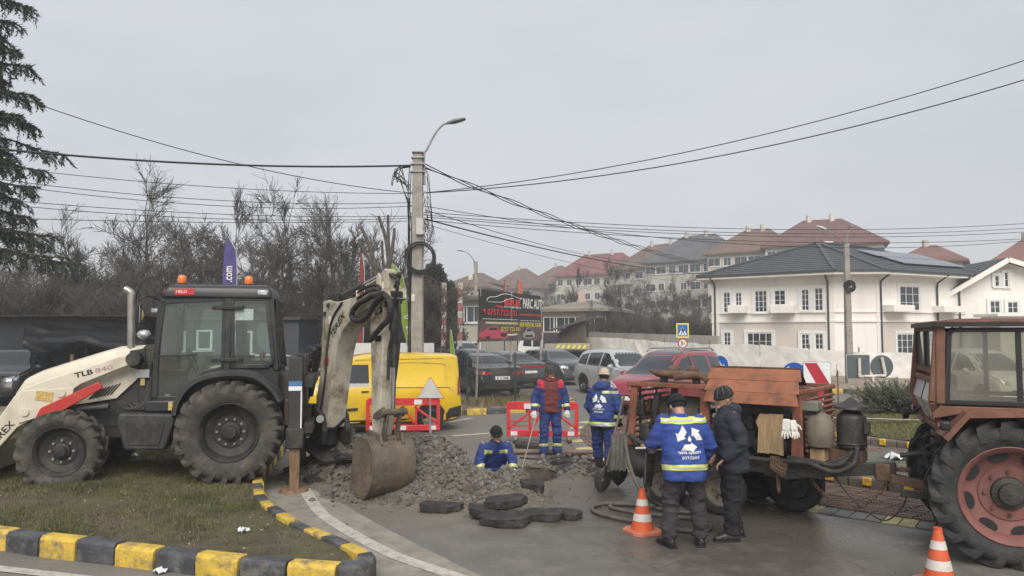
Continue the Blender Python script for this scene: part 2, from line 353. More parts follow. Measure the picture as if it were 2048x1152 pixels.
# kerbed islands: stones are separate blocks
def kerb_stones(parent, line, L, w, h, pat, z0=0.0, h2=None, gap=.012, seed=1, inner=1):
 """walk along a line; pat lists the materials in turn; w is measured to the side 'inner' (+1 left of travel)"""
 rnd = random.Random(seed); pts = [Vector((p[0], p[1], 0)) for p in line]
 cum = [0]
 for a, b in zip(pts, pts[1:]): cum.append(cum[-1] + (b - a).length)
 def pos(s):
  for i in range(len(pts) - 1):
   if s <= cum[i + 1] or i == len(pts) - 2:
    return pts[i].lerp(pts[i + 1], (s - cum[i]) / (cum[i + 1] - cum[i]))
 n = max(1, round(cum[-1] / L)); st = cum[-1] / n
 for i in range(n):
  a, b = pos(i * st + gap), pos((i + 1) * st - gap); d = (b - a).normalized(); nn = Vector((-d.y, d.x, 0)) * inner
  t0 = i / n; hh = h if h2 is None else h + (h2 - h) * t0
  hh += rnd.uniform(-.012, .012); ch = .035; o = nn * rnd.uniform(-.012, .012)
  prof = [(0, -.05), (0, hh - ch), (ch * .9, hh), (w - .01, hh), (w, hh - .01), (w, -.05)]
  mb = MB(); mid = pos((i + .5) * st)
  da = (pos(i * st + gap + .02) - pos(max(0, i * st - .2))).normalized() if i else d
  rings = []
  for q, dd in ((a, d), (mid, d), (b, d)):
   rings.append([q + o + nn * x + Vector((0, 0, z0 + z)) for x, z in prof])
  mb.loft(rings); m_ = pat[i % len(pat)]
  mb.build('kerb_stone', m_, parent, bevel=.012)
isl = thing('traffic_island', 'grass traffic island with yellow and black painted kerb stones', 'traffic island', kind='structure')
front = [(-1.62, 7.03), (-2.34, 7.18), (-2.85, 7.33), (-3.84, 7.67), (-4.86, 7.98), (-5.53, 8.24), (-8, 9.05), (-14, 11)]
kerb_stones(isl, front, .50, .17, .21, [M_KY, M_KB], seed=3, inner=-1)
tip = [(-1.62, 7.03), (-1.38, 7.1), (-1.30, 7.33), (-1.42, 7.58)]
mb = MB()                                                        # rounded nose stone
nose = smoothline([(-1.60, 7.025, 0), (-1.40, 7.08, 0), (-1.30, 7.30, 0), (-1.36, 7.50, 0)], 5); nin = smoothline([(-1.60, 7.2, 0), (-1.50, 7.23, 0), (-1.475, 7.32, 0), (-1.50, 7.42, 0)], 5)
mb.loft([[p + V(0, 0, -.05), p + V(0, 0, .18), p.lerp(q, .15) + V(0, 0, .212), q + V(0, 0, .212), q + V(0, 0, -.05)] for p, q in zip(nose, nin)])
mb.build('kerb_stone', M_KB, isl, bevel=.012)
back = smoothline([(-1.37, 7.53, 0), (-1.62, 7.86, 0), (-2.46, 8.84, 0), (-3.16, 9.92, 0), (-3.62, 11.07, 0), (-3.88, 11.9, 0), (-4.15, 13.2, 0), (-4.45, 15.0, 0)], 4)
kerb_stones(isl, back, .42, .16, .20, [M_KY, M_KB], seed=5, inner=1, h2=.19)
kerb_stones(isl, [(-4.5, 15.05), (-8, 15.6), (-16, 16.3)], .5, .16, .17, [M_KY, M_KB], seed=6, inner=1)
# turf: uneven soil sheet
BACKPTS = [(p.x, p.y) for p in back] + [(x, y) for x, y in front[:6]] + [((a[0] + b[0]) / 2, (a[1] + b[1]) / 2) for a, b in zip(front, front[1:6])]
def island_z(x, y):
 n = noise.fractal(Vector((x * .7, y * .7, 3)), 1, 2, 4)
 e = min(math.hypot(x - q[0], y - q[1]) for q in BACKPTS) if x > -6.5 else 3
 return .150 + .025 * n + .09 * max(0, min(1, (e - .25) / 1.6))
OUT = [(-1.55, 7.33)] + [(-1.72, 7.22), (-2.34, 7.36), (-2.9, 7.5), (-3.9, 7.83), (-4.9, 8.15), (-8, 9.2), (-16, 11.8), (-16, 16.2), (-8, 15.5), (-4.62, 14.95)] + [(-4.32, 13.2), (-4.04, 11.9), (-3.78, 11.1), (-3.32, 10.0), (-2.6, 8.94), (-1.76, 7.95)]
def pip(x, y, poly):
 c = False; j = len(poly) - 1
 for i in range(len(poly)):
  a, b = poly[i], poly[j]
  if (a[1] > y) != (b[1] > y) and x < (b[0] - a[0]) * (y - a[1]) / (b[1] - a[1]) + a[0]: c = not c
  j = i
 return c
def turf(name, poly, zf, step, m):
 b = bmesh.new(); tr = tessellate_polygon([[Vector((p[0], p[1], 0)) for p in poly]])
 vs = [b.verts.new((p[0], p[1], 0)) for p in poly]
 for t in tr: b.faces.new([vs[i] for i in t])
 xs = [p[0] for p in poly]; ys = [p[1] for p in poly]
 for i in np.arange(math.floor(min(xs)), max(xs), step):
  bmesh.ops.bisect_plane(b, geom=b.verts[:] + b.edges[:] + b.faces[:], plane_co=(i, 0, 0), plane_no=(1, 0, 0))
 for i in np.arange(math.floor(min(ys)), max(ys), step):
  bmesh.ops.bisect_plane(b, geom=b.verts[:] + b.edges[:] + b.faces[:], plane_co=(0, i, 0), plane_no=(0, 1, 0))
 for v in b.verts: v.co.z = zf(v.co.x, v.co.y)
 bmesh.ops.recalc_face_normals(b, faces=b.faces)
 me = bpy.data.meshes.new(name); b.to_mesh(me); b.free(); me.materials.append(m); me.shade_smooth()
 if me.polygons and sum(p.normal.z for p in me.polygons) < 0: me.flip_normals()
 return me
M_TURF = mat('turf_soil', (.075, .062, .04), .97, v=.35, vs=3.5, b=.8, bs=40, dirt=(.085, .085, .03), da=.8, ds=1.3, dt=.44)
link('turf', turf('turf', OUT, island_z, .25, M_TURF), isl)
# lot of the car dealer: raised verge
LOT = [(-45, 20.2), (-8, 20.7), (-1.7, 21.5), (.6, 22.5), (1.7, 23.6), (2.0, 24.8), (1.5, 28), (.2, 36), (-2.2, 60), (-45, 60)]
lot = thing('roadside_verge', 'strip of bare soil and dry weeds behind the yellow and black kerb', 'verge', kind='structure')
link('soil', turf('soil', LOT, lambda x, y: .13 + .03 * noise.noise(Vector((x * .6, y * .6, 0))) + .05 * noise.noise(Vector((x * 2.5, y * 2.5, 4))), .8, M_VERGE), lot)
ln = smoothline([Vector((x, y - .12, 0)) for x, y in [(-10, 20.65), (-4, 21.15), (-1.7, 21.5), (.6, 22.5), (1.75, 23.55), (2.08, 24.8), (1.6, 28), (.35, 36)]], 4)
kerb_stones(lot, ln, .62, .16, .17, [M_KY, M_KB], seed=8, inner=1)
# far verge under the sheeted fence
VRG = [(3.3, 37.5), (6.5, 34.5), (10.5, 30.5), (14.5, 28.6), (24, 27.0), (60, 24), (60, 70), (5.4, 70), (4.6, 55)]
vg = thing('roadside_verge', 'brown dirt verge in front of the white sheeted fence', 'verge', kind='structure')
link('soil', turf('soil', VRG, lambda x, y: .13 + .04 * noise.noise(Vector((x * .5, y * .5, 7))) + .018 * max(0, y - 38) * max(0, min(1, (14 - x) / 8)), 1.2, mat('path_soil', (.25, .205, .155), .95, v=.25, vs=1.4, b=.5, bs=16, dirt=(.13, .115, .08), da=.7, ds=.8)), vg)
ln = smoothline([(x, y - .1, 0) for x, y in VRG[:6]], 5)
kerb_stones(vg, [p for p in ln if p.x < 26], .6, .16, .18, [M_KY, M_KB], seed=9, inner=1)
ln2 = [(p.x - .15, p.y - 1.0, 0) for p in ln if 11.5 < p.x < 17]
# ------------------------------------------------------------------ roundabout centre on the right: flush kerb, brick apron, paver ring, lawn
RC = Vector((10.45, 16.55, 0))
def arc(r, a, z=0.0): return RC + Vector((math.cos(R(a)) * r, math.sin(R(a)) * r, z))
rb = thing('roundabout_island', 'roundabout island with brick apron, green and red pavers and lawn', 'traffic island', kind='structure')
M_BR = [mat('apron_brick_%d' % i, c, .8, v=.25, vs=9, b=.5, bs=45, dirt=(.07, .055, .045), da=.6, ds=6) for i, c in enumerate([(.135, .085, .062), (.16, .105, .078), (.115, .075, .058), (.15, .10, .08)])]
M_PG = [mat('paver_green_%d' % i, c, .8, v=.2, vs=8, b=.4, bs=50, dirt=(.07, .065, .055), da=.5, ds=4) for i, c in enumerate([(.115, .128, .098), (.135, .145, .115), (.10, .115, .09)])]
M_PR = mat('paver_red', (.16, .09, .07), .8, v=.2, vs=8, b=.4, bs=50, dirt=(.08, .06, .05), da=.5, ds=4)
M_YREF = mat('reflector_yellow', (.68, .42, .03), .35, v=.25, vs=20, dirt=(.2, .13, .05), da=.7, ds=14)
# base slab (annulus) under bricks and pavers
def annulus(r0, r1, z, a0=0, a1=360, n=120, mb=None):
 mb = mb or MB(); vs = []
 for i in range(n + 1):
  a = a0 + (a1 - a0) * i / n; vs += [arc(r0, a, z), arc(r1, a, z)]
 return mb.add(vs, [(2 * i, 2 * i + 2, 2 * i + 3, 2 * i + 1) for i in range(n)])
annulus(7.2, 8.9, .012).build('apron_bed', mat('joint_sand', (.07, .06, .05), .95, v=.2), rb)
annulus(3.9, 7.2, .17).build('paver_bed', MATS['joint_sand'], rb)
# flush kerb band: stones with yellow painted ones
for i in range(110):
 a = 150 + i * 1.2; big = (i % 6) in (1, 2)
 mb = MB(); q = [arc(8.9, a + .05), arc(9.25, a + .05), arc(9.25, a + 1.15), arc(8.9, a + 1.15)]
 h0, h1 = .03, .012
 mb.add([p + V(0, 0, -.05) for p in q] + [q[0] + V(0, 0, h0), q[1] + V(0, 0, h1), q[2] + V(0, 0, h1), q[3] + V(0, 0, h0)], [(0, 1, 5, 4), (1, 2, 6, 5), (2, 3, 7, 6), (3, 0, 4, 7), (4, 5, 6, 7)])
 mb.build('kerb_stone', mat('flush_kerb_yellow', (.55, .47, .2), .6, v=.15, vs=6, dirt=(.25, .22, .15), da=.6, ds=8) if big else mat('flush_kerb_grey', (.15, .145, .135), .5, v=.2, vs=6, dirt=(.09, .085, .08), da=.6, ds=3), rb)
# apron bricks
rnd = random.Random(4); BW = .095
bmesh_cache = {}
def brick_mesh(mi, dims, key):
 k = (mi, key)
 if k not in bmesh_cache:
  m_ = (M_BR if key == 'b' else None); mb = MB(); mb.box((0, 0, 0), dims, taper=.94); bmesh_cache[k] = mb.mesh('brick', M_BR[mi])
 return bmesh_cache[k]
stuffb = MB(); cnt = 0
for row in range(16):
 r = 7.42 + row * .0975; da = math.degrees(.232 / r); a = 150 + (row % 2) * da / 2
 while a < 262:
  p = arc(r, a, .02 + rnd.uniform(-.006, .006))
  rot = Matrix.Rotation(R(a + 90), 3, 'Z') @ Matrix.Rotation(rnd.uniform(-.03, .03), 3, 'X')
  if 222.5 < a < 238.5 and cnt < 330:
   o = link('brick', brick_mesh(rnd.randrange(4), (.222, .088, .05), 'b'), rb); o.location = p; o.rotation_euler = rot.to_euler(); cnt += 1
  else:
   stuffb.k = rnd.randrange(4); stuffb.box(p, (.222, .088, .05), rot)
  a += da
tag(stuffb.build('bricks', M_BR, rb), None, None, None, 'stuff')
# raised kerbs with yellow reflectors
def ring_kerb(r0, w, z0, h, a0, a1, st, refl):
 n = int((a1 - a0) / st)
 for i in range(n):
  a = a0 + i * st; e = st * .02
  mb = MB(); rings = []
  for aa in (a + e, a + st / 2, a + st - e):
   rings.append([arc(r0, aa, z0 - .05), arc(r0, aa, z0 + h - .03), arc(r0 - .03, aa, z0 + h), arc(r0 - w, aa, z0 + h), arc(r0 - w, aa, z0 - .05)])
  mb.loft(rings); ks = mb.build('kerb_stone', mat('island_kerb_a', (.125, .10, .082), .8, v=.3, vs=4, b=.4, bs=40, dirt=(.07, .075, .05), da=.6, ds=3) if rnd.random() < .6 else mat('island_kerb_b', (.11, .112, .092), .8, v=.25, vs=5, b=.4, bs=40), rb, bevel=.01)
  if refl:
   c = arc(r0 + .004, a + st * .5, z0 + h - .055); rot = Matrix.Rotation(R(a + st * .5 + 90), 3, 'Z')
   MB().box(c, (.125, .05, .12), rot).build('reflector', M_YREF, ks, bevel=.012)
   for dx in (-.03, .03): MB().box(c + rot @ V(dx, .027, .0), (.03, .012, .07), rot).build('lens', mat('reflector_lens', (.5, .22, .02), .25, v=.2), ks)
ring_kerb(7.36, .17, 0, .19, 122, 298, 4.4, True)
ring_kerb(3.98, .15, .17, .15, 56, 360, 7.6, True)
# interlocking pavers
bone = [(-.1, -.07), (-.06, -.095), (.06, -.095), (.1, -.07), (.075, -.03), (.075, .03), (.1, .07), (.06, .095), (-.06, .095), (-.1, .07), (-.075, .03), (-.075, -.03)]
pm = []
for m_ in M_PG + [M_PR]:
 mb = MB(); mb.extr(bone, (0, 0, 0), (1.16, 0, 0), (0, 1.13, 0), (0, 0, 1), -.04, .0); pm.append(mb.mesh('paver', m_))
pst = MB(); cnt = 0; g = R(28)
for i in range(-44, 44):
 for j in range(-44, 44):
  x, y = i * .212 + (j % 2) * .0, j * .226 + (i % 2) * .113
  w = Vector((x * math.cos(g) - y * math.sin(g), x * math.sin(g) + y * math.cos(g), 0)); p = RC + w; r = w.length
  if not 4.05 < r < 7.08: continue
  a = math.degrees(math.atan2(w.y, w.x)) % 360
  if not 130 < a < 295: continue
  p.z = .192 + rnd.uniform(-.006, .006); red = (i * 2 + j) % 9 in (0, 1) or rnd.random() < .05
  k = 3 if red else rnd.randrange(3)
  rot = Matrix.Rotation(g, 3, 'Z') @ Matrix.Rotation(rnd.uniform(-.025, .025), 3, 'X') @ Matrix.Rotation(rnd.uniform(-.025, .025), 3, 'Y')
  if 195 < a < 234 and cnt < 300 and p.x < 8.6:
   o = link('paver', pm[k], rb); o.location = p; o.rotation_euler = rot.to_euler(); cnt += 1
  else:
   pst.k = k; pst.extr(bone, p, rot @ V(1.16, 0, 0), rot @ V(0, 1.13, 0), rot @ V(0, 0, 1), -.03, 0)
tag(pst.build('pavers', M_PG + [M_PR], rb), None, None, None, 'stuff')
lawn_poly = [tuple(arc(3.84, a)[:2]) for a in range(0, 360, 6)]
def lawn_z(x, y): return .33 + .10 * max(0, 1 - ((x - RC.x) ** 2 + (y - RC.y) ** 2) / 14) + .03 * noise.noise(Vector((x * 1.3, y * 1.3, 9)))
link('turf', turf('turf', lawn_poly, lawn_z, .3, M_TURF), rb)
strip([arc(3.7, 178), RC + V(0, -.9, 0), arc(3.7, 330)], .16, .49).build('edging_strip', M_CONC, rb)
# ------------------------------------------------------------------ hill, blocks of flats, houses
struct('hill', MB().add([(-60, 75, -.1), (190, 62, -.1), (255, 110, 5), (-40, 125, 1), (-90, 260, 5), (255, 260, 12), (255, 330, 13), (-160, 330, 6)], [(0, 1, 2, 3), (3, 2, 5, 4), (4, 5, 6, 7)]), mat('winter_hillside', (.13, .115, .08), .95, v=.3, vs=.2), 'brown winter hillside below the blocks of flats', 'hill')
def ray_wall(px, py, P, Q):                          # image point on the vertical plane through P and Q -> (distance along, z)
 d = ray(px, py); a = Vector((P[0], P[1])); e = (Vector((Q[0], Q[1])) - a)
 k = d.x * e.y - d.y * e.x
 t = (a.x * e.y - a.y * e.x) / k
 p = Vector((d.x * t, d.y * t)); return (p - a).length * (1 if (p - a).dot(e) > 0 else -1), CAMZ + d.z * t
M_FR = mat('white_window_frame', (.75, .75, .73), .5, v=.05)
M_PANE = mat('window_pane', (.035, .045, .055), .06, v=.3, vs=.8, spec=.7)
M_FRD = mat('grey_window_frame', (.45, .45, .43), .6, v=.1)
def window(parent, P, Q, s0, s1, z0, z1, cols=2, rows=3, surround=True, fm=None, depth=.09):
 """recessed pane with frame, glazing bars and sill on the wall from P to Q; outward is to the right of travel"""
 e = Vector((Q[0] - P[0], Q[1] - P[1], 0)).normalized(); n = Vector((e.y, -e.x, 0)); o = Vector((P[0], P[1], 0)); fm = fm or M_FR
 def bxx(mb, a0, a1, b0, b1, d0, d1): mb.extr([(a0, b0), (a1, b0), (a1, b1), (a0, b1)], o, e, (0, 0, 1), n, d0, d1)
 mb = MB(); bxx(mb, s0, s1, z0, z1, .004, .02); w = mb.build('window', M_PANE, parent)
 mb = MB(); f = .07 if s1 - s0 > .5 else .05
 for a0, a1, b0, b1 in ((s0 - .02, s0 + f, z0, z1), (s1 - f, s1 + .02, z0, z1), (s0 + f, s1 - f, z0, z0 + f), (s0 + f, s1 - f, z1 - f, z1)): bxx(mb, a0, a1, b0, b1, .002, .055)
 for i in range(1, cols): x = s0 + (s1 - s0) * i / cols; bxx(mb, x - .02, x + .02, z0 + f, z1 - f, .015, .045)
 for i in range(1, rows): z = z0 + (z1 - z0) * i / rows; bxx(mb, s0 + f, s1 - f, z - .012, z + .012, .016, .04)
 mb.build('frame', fm, w)
 if surround:
  mb = MB(); g = .16
  bxx(mb, s0 - g, s0 - .022, z0 - .02, z1 + g, .001, depth); bxx(mb, s1 + .022, s1 + g, z0 - .02, z1 + g, .001, depth); bxx(mb, s0 - .022, s1 + .022, z1 + .002, z1 + g, .001, depth)
  mb.build('surround', fm, w)
 mb = MB(); bxx(mb, s0 - .12, s1 + .12, z0 - .1, z0 - .021, .001, .13); mb.build('sill', fm, w)
 return w
def win_px(parent, P, Q, x0, x1, y0, y1, **k):
 s0, zt = ray_wall(x0, y0, P, Q); s1, _ = ray_wall(x1, y0, P, Q); _, zb = ray_wall((x0 + x1) / 2, y1, P, Q)
 return window(parent, P, Q, min(s0, s1), max(s0, s1), zb, zt, **k)
M_TILE = mat('anthracite_roof_tile', (.052, .058, .068), .5, v=.2, vs=1.5, b=.2, bs=20)
def courses(parent, pts, nc, m, th=.035, name='tile_course'):
 """roof slope from pts (first two = eave); laid as overlapping courses, each its own piece"""
 pts = [Vector(p) for p in pts]; z0, z1 = min(p.z for p in pts), max(p.z for p in pts)
 nrm = (pts[1] - pts[0]).cross(pts[2] - pts[0]).normalized(); nrm = nrm if nrm.z > 0 else -nrm
 def cut(z):
  xs = []
  for i in range(len(pts)):
   a, b = pts[i], pts[(i + 1) % len(pts)]
   if abs(a.z - b.z) < 1e-6: continue
   t = (z - a.z) / (b.z - a.z)
   if -1e-6 <= t <= 1 + 1e-6: xs.append(a.lerp(b, max(0, min(1, t))))
  ref = (pts[1] - pts[0]).normalized(); xs.sort(key=lambda p: p.dot(ref)); return xs[0], xs[-1]
 for k in range(nc):
  za, zb = z0 + (z1 - z0) * k / nc, z0 + (z1 - z0) * (k + 1) / nc
  a, b = cut(za + 1e-4); c, d = cut(zb - 1e-4); u = nrm * th
  MB().add([a, b, d, c, a + u, b + u, d + u * .15, c + u * .15], [(4, 5, 6, 7), (0, 1, 5, 4), (1, 2, 6, 5), (3, 0, 4, 7), (0, 3, 2, 1)]).build(name, m, parent)
def white_house():
 M_W = mat('white_render', (.80, .775, .73), .85, v=.03, vs=.8, b=.1, bs=30, dirt=(.64, .61, .56), da=.45, ds=1.6, dt=.5, stretch=(1, 1, .22))
 M_B = mat('beige_render', (.60, .555, .50), .85, v=.04, vs=.8, b=.1, bs=30, dirt=(.48, .44, .39), da=.45, ds=1.6, dt=.5, stretch=(1, 1, .22))
 h = thing('house', 'large white and beige villa with dark tiled hip roof', 'house', (0, 0, 0))
 L, A, B, Q = (13.2, 49.5), (19.35, 45.0), (21.75, 44.8), (30.2, 49.0); Q2, L2 = (27, 57), (17, 58)
 ring = [L, A, B, Q, Q2, L2]; ze = 6.0
 mb = MB(); n = len(ring)
 for i in range(n):
  a, b = ring[i], ring[(i + 1) % n]; z0 = 3.05 if i in (0, 2) else 0
  mb.add([(a[0], a[1], z0), (b[0], b[1], z0), (b[0], b[1], ze), (a[0], a[1], ze)], [(0, 1, 2, 3)])
 mb.build('upper_wall', M_W, h)
 mb = MB()
 for a, b in ((L, A), (B, Q)): mb.add([(a[0], a[1], 0), (b[0], b[1], 0), (b[0], b[1], 3.05), (a[0], a[1], 3.05)], [(0, 1, 2, 3)])
 mb.build('lower_wall', M_B, h)
 for P, Qq in ((L, A), (B, Q), (A, B)):
  e = Vector((Qq[0] - P[0], Qq[1] - P[1], 0)); ln = e.length; e.normalize(); nn = Vector((e.y, -e.x, 0))
  for z, hh, d in ((3.55, .1, .07), (2.98, .12, .08), (5.72, .12, .06)):
   MB().extr([(-.03, z), (ln + .03, z), (ln + .03, z + hh), (-.03, z + hh)], Vector((P[0], P[1], 0)), e, (0, 0, 1), nn, .001, d).build('string_course', M_W, h)
  for s in (.0, ln - .5):
   if P != A: MB().extr([(s, .05), (s + .5, .05), (s + .5, 5.7), (s, 5.7)], Vector((P[0], P[1], 0)), e, (0, 0, 1), nn, .002, .05).build('pilaster', M_W, h)
 for x0, x1, y0, y1, c, r in ((1447, 1461, 585, 625, 2, 4), (1471, 1484, 585, 612, 2, 3), (1509, 1535, 581, 625, 3, 4), (1548, 1572, 580, 611, 2, 3), (1602, 1619, 578, 622, 2, 4), (1629, 1646, 576, 622, 2, 4), (1448, 1462, 665, 692, 2, 3), (1494, 1545, 665, 700, 4, 2), (1602, 1620, 667, 699, 2, 3), (1630, 1647, 667, 699, 2, 3)):
  win_px(h, L, A, x0, x1, y0, y1, cols=c, rows=r)
 for x0, x1, y0, y1, c, r in ((1797, 1837, 571, 622, 3, 3), (1792, 1834, 667, 708, 4, 3), (1880, 1905, 667, 705, 2, 3)): win_px(h, B, Q, x0, x1, y0, y1, cols=c, rows=r)
 # balcony parapets and ground floor terrace
 for P, Qq, x0, x1, y0, y1 in ((L, A, 1464, 1496, 611, 627), (L, A, 1548, 1592, 611, 627), (B, Q, 1764, 1806, 610, 624), (B, Q, 1864, 1905, 612, 625)):
  s0, zt = ray_wall(x0, y0, P, Qq); s1, _ = ray_wall(x1, y0, P, Qq); _, zb = ray_wall(x0, y1, P, Qq)
  e = Vector((Qq[0] - P[0], Qq[1] - P[1], 0)).normalized(); nn = Vector((e.y, -e.x, 0))
  mb = MB(); mb.extr([(s0, zb), (s1, zb), (s1, zt), (s0, zt)], Vector((P[0], P[1], 0)), e, (0, 0, 1), nn, .01, .8); mb.build('balcony', M_W, h, bevel=.02)
 # roof
 cx, cy = 21.6, 51.2; eav = []
 for x, y in ring:
  d = Vector((x - cx, y - cy, 0)); d = d.normalized() * 1.05; eav.append(Vector((x + d.x, y + d.y, ze + .02)))
 Pk, Qk = Vector((20.6, 50.4, 8.35)), Vector((25.0, 52.8, 8.3))
 MB().add([p for p in eav] + [p + V(0, 0, -.22) for p in eav], [(i, (i + 1) % n, n + (i + 1) % n, n + i) for i in range(n)] + [tuple(range(n, 2 * n))]).build('eave', M_W, h)
 roof = MB().add([p + V(0, 0, .01) for p in eav] + [Pk, Qk], [(0, 1, 6), (1, 2, 6), (2, 3, 7, 6), (3, 4, 7), (4, 5, 6, 7), (5, 0, 6)]).build('roof', M_TILE, h)
 for f in ([0, 1, 6], [1, 2, 6], [2, 3, 7, 6], [5, 0, 6], [3, 4, 7]):
  pp = [([*eav, Pk, Qk][i]) + V(0, 0, .03) for i in f]; courses(roof, pp, 15, M_TILE)
 for a, b in ((eav[0], Pk), (eav[1], Pk), (eav[2], Pk), (eav[3], Qk), (Pk, Qk)):
  MB().beam(a + V(0, 0, .06), b + V(0, 0, .09), .26, .12).build('ridge_cap', M_TILE, roof, bevel=.03)
 g = MB()
 for i in range(n): g.beam(eav[i] + V(0, 0, -.02), eav[(i + 1) % n] + V(0, 0, -.02), .14, .16)
 g.build('gutter', mat('dark_gutter', (.045, .05, .058), .45, v=.1), h)
 for P, Qq, px in ((L, A, 1431), (L, A, 1657), (B, Q, 1760), (B, Q, 1873), (B, Q, 1917)):
  s, _ = ray_wall(px, 620, P, Qq); e = Vector((Qq[0] - P[0], Qq[1] - P[1], 0)).normalized(); nn = Vector((e.y, -e.x, 0)); p = Vector((P[0], P[1], 0)) + e * s + nn * .09
  MB().tube([p + nn * .85 + e * .0 + V(0, 0, 5.95), p + nn * .6 + V(0, 0, 5.8), p + nn * .05 + V(0, 0, 5.45), p + V(0, 0, 5.2), p + V(0, 0, .1)], .06, 8).build('downpipe', MATS['dark_gutter'], h, smooth=60)
 # solar panels on the right slope
 a, b, c = eav[2], eav[3], Qk; u = (b - a).normalized(); nrm = u.cross(Pk - a).normalized(); nrm = nrm if nrm.z > 0 else -nrm; v = nrm.cross(u); v = v if v.z > 0 else -v
 for i in range(6):
  for j in range(2):
   o = a + u * (3.9 + i * 1.08 - j * .3) + v * (1.5 + j * 1.75) + nrm * .13
   if o.z > 7.9: continue
   MB().extr([(0, 0), (1.02, 0), (1.02, 1.68), (0, 1.68)], o, u, v, nrm, 0, .04).build('solar_panel', mat('solar_glass', (.06, .07, .095), .12, v=.15, vs=3, spec=.8), h)
 MB().box((22.5, 53.2, 8.3), (.6, .6, 1.0)).build('chimney', M_W, h, bevel=.03)
 # gabled wing on the right
 w = thing('house', 'white gabled house wing at the right edge behind the villa', 'house')
 P, Qq = (28.6, 48.6), (36.5, 47.6); zr = 6.9; e = Vector((Qq[0] - P[0], Qq[1] - P[1], 0)); ln = e.length; e.normalize(); nn = Vector((e.y, -e.x, 0)); o = Vector((P[0], P[1], 0))
 MB().extr([(0, 0), (ln, 0), (ln, 5.4), (ln / 2 - .9, zr), (0, 5.0)], o, e, (0, 0, 1), nn, -9, 0).build('wall', M_W, w)
 for sx, ex, sz in ((-.7, ln / 2 - .9, 4.75), (ln + .7, ln / 2 - .9, 5.1)):
  pp = [o + e * sx + nn * .75 + V(0, 0, sz), o + e * sx - nn * 9 + V(0, 0, sz), o + e * ex - nn * 9 + V(0, 0, zr + .12), o + e * ex + nn * .75 + V(0, 0, zr + .12)]
  r_ = MB().add(pp + [p + V(0, 0, .12) for p in pp], [(0, 1, 2, 3), (4, 5, 6, 7), (0, 3, 7, 4), (0, 1, 5, 4), (2, 3, 7, 6)]).build('roof', M_TILE, w)
  courses(r_, [p + V(0, 0, .13) for p in pp], 13, M_TILE)
  MB().beam(pp[0] + nn * .03 + V(0, 0, -.05), pp[3] + nn * .03 + V(0, 0, -.05), .06, .3).build('bargeboard', M_W, w)
 for x0, x1, y0, y1, c, r in ((1988, 1998, 551, 573, 1, 2), (2007, 2016, 544, 574, 1, 2), (1978, 2000, 601, 627, 2, 2), (2013, 2036, 603, 627, 2, 2), (1975, 2000, 650, 690, 2, 2)): win_px(w, P, Qq, x0, x1, y0, y1, cols=c, rows=r)
 t = MB(); t.bx(29.5, 37, 45.4, 47.3, 0, 3.3); t.build('porch', M_W, w, bevel=.03)
 MB().bx(29.2, 37.2, 45.1, 47.5, 3.31, 3.5).build('porch_roof', M_W, w, bevel=.02)
white_house()
FLAT_G = 'blocks of flats on the hill'
def flats(label, xl, yl, xr, yr, zb, ze, zr, depth, wallc, roofc, floors, cols, group=None, name='apartment_block', cat='building', chim=2, wfr=True):
 """rendered block with hip roof; the visible long side runs from (xl,yl) to (xr,yr)"""
 h = thing(name, label, cat, group=group)
 P, Q = Vector((xl, yl, 0)), Vector((xr, yr, 0)); e = (Q - P).normalized(); nn = Vector((e.y, -e.x, 0)); ln = (Q - P).length
 key = '%d_%d_%d' % tuple(int(c * 99) for c in wallc)
 mw = mat('render_' + key, wallc, .9, v=.1, vs=.25, dirt=tuple(c * .72 for c in wallc), da=.6, ds=.35)
 mr_ = mat('roof_%d_%d_%d' % tuple(int(c * 99) for c in roofc), roofc, .8, v=.2, vs=.5, dirt=tuple(c * .6 for c in roofc), da=.6, ds=.6)
 MB().extr([(0, zb), (ln, zb), (ln, ze), (0, ze)], P, e, (0, 0, 1), nn, -depth, 0).build('wall', mw, h)
 o = .7; E = [P - e * o + nn * o, Q + e * o + nn * o, Q + e * o - nn * (depth + o), P - e * o - nn * (depth + o)]; E = [p + V(0, 0, ze + .01) for p in E]
 rd = min(ln, depth) / 2 * .8
 k0, k1 = P + e * rd - nn * depth / 2 + V(0, 0, zr), Q - e * rd - nn * depth / 2 + V(0, 0, zr)
 rf = MB().add(E + [k0, k1] + [p + V(0, 0, -.25) for p in E], [(0, 1, 5, 4), (1, 2, 5), (2, 3, 4, 5), (3, 0, 4), (0, 6, 7, 1), (1, 7, 8, 2), (3, 9, 6, 0), (6, 9, 8, 7)]).build('roof', mr_, h)
 for k in range(chim if (k1 - k0).length > 3 else min(chim, 1)): 
  q = k0.lerp(k1, .15 + .6 * k) + nn * .4; MB().box(q + V(0, 0, .1), (.6, .6, 1.1)).build('chimney', mw, rf)
 fh = (ze - max(zb, ze - floors * 2.9)) / floors; cw = ln / cols
 rn = random.Random(int(xl * 7 + yl))
 for f in range(floors):
  for c in range(cols):
   s = (c + .5) * cw; z0 = ze - (f + 1) * fh + .85; w_ = .62 if rn.random() < .55 else 1.0
   window(h, P, Q, s - w_, s + w_, z0, z0 + 1.35, cols=2, rows=1, surround=False, fm=M_FR if rn.random() < .7 else M_FRD)
   if rn.random() < .22 and wfr:
    MB().extr([(s - 1.3, z0 - .9), (s + 1.3, z0 - .9), (s + 1.3, z0 + .1), (s - 1.3, z0 + .1)], P, e, (0, 0, 1), nn, .02, .95).build('balcony', mw, h)
 return h
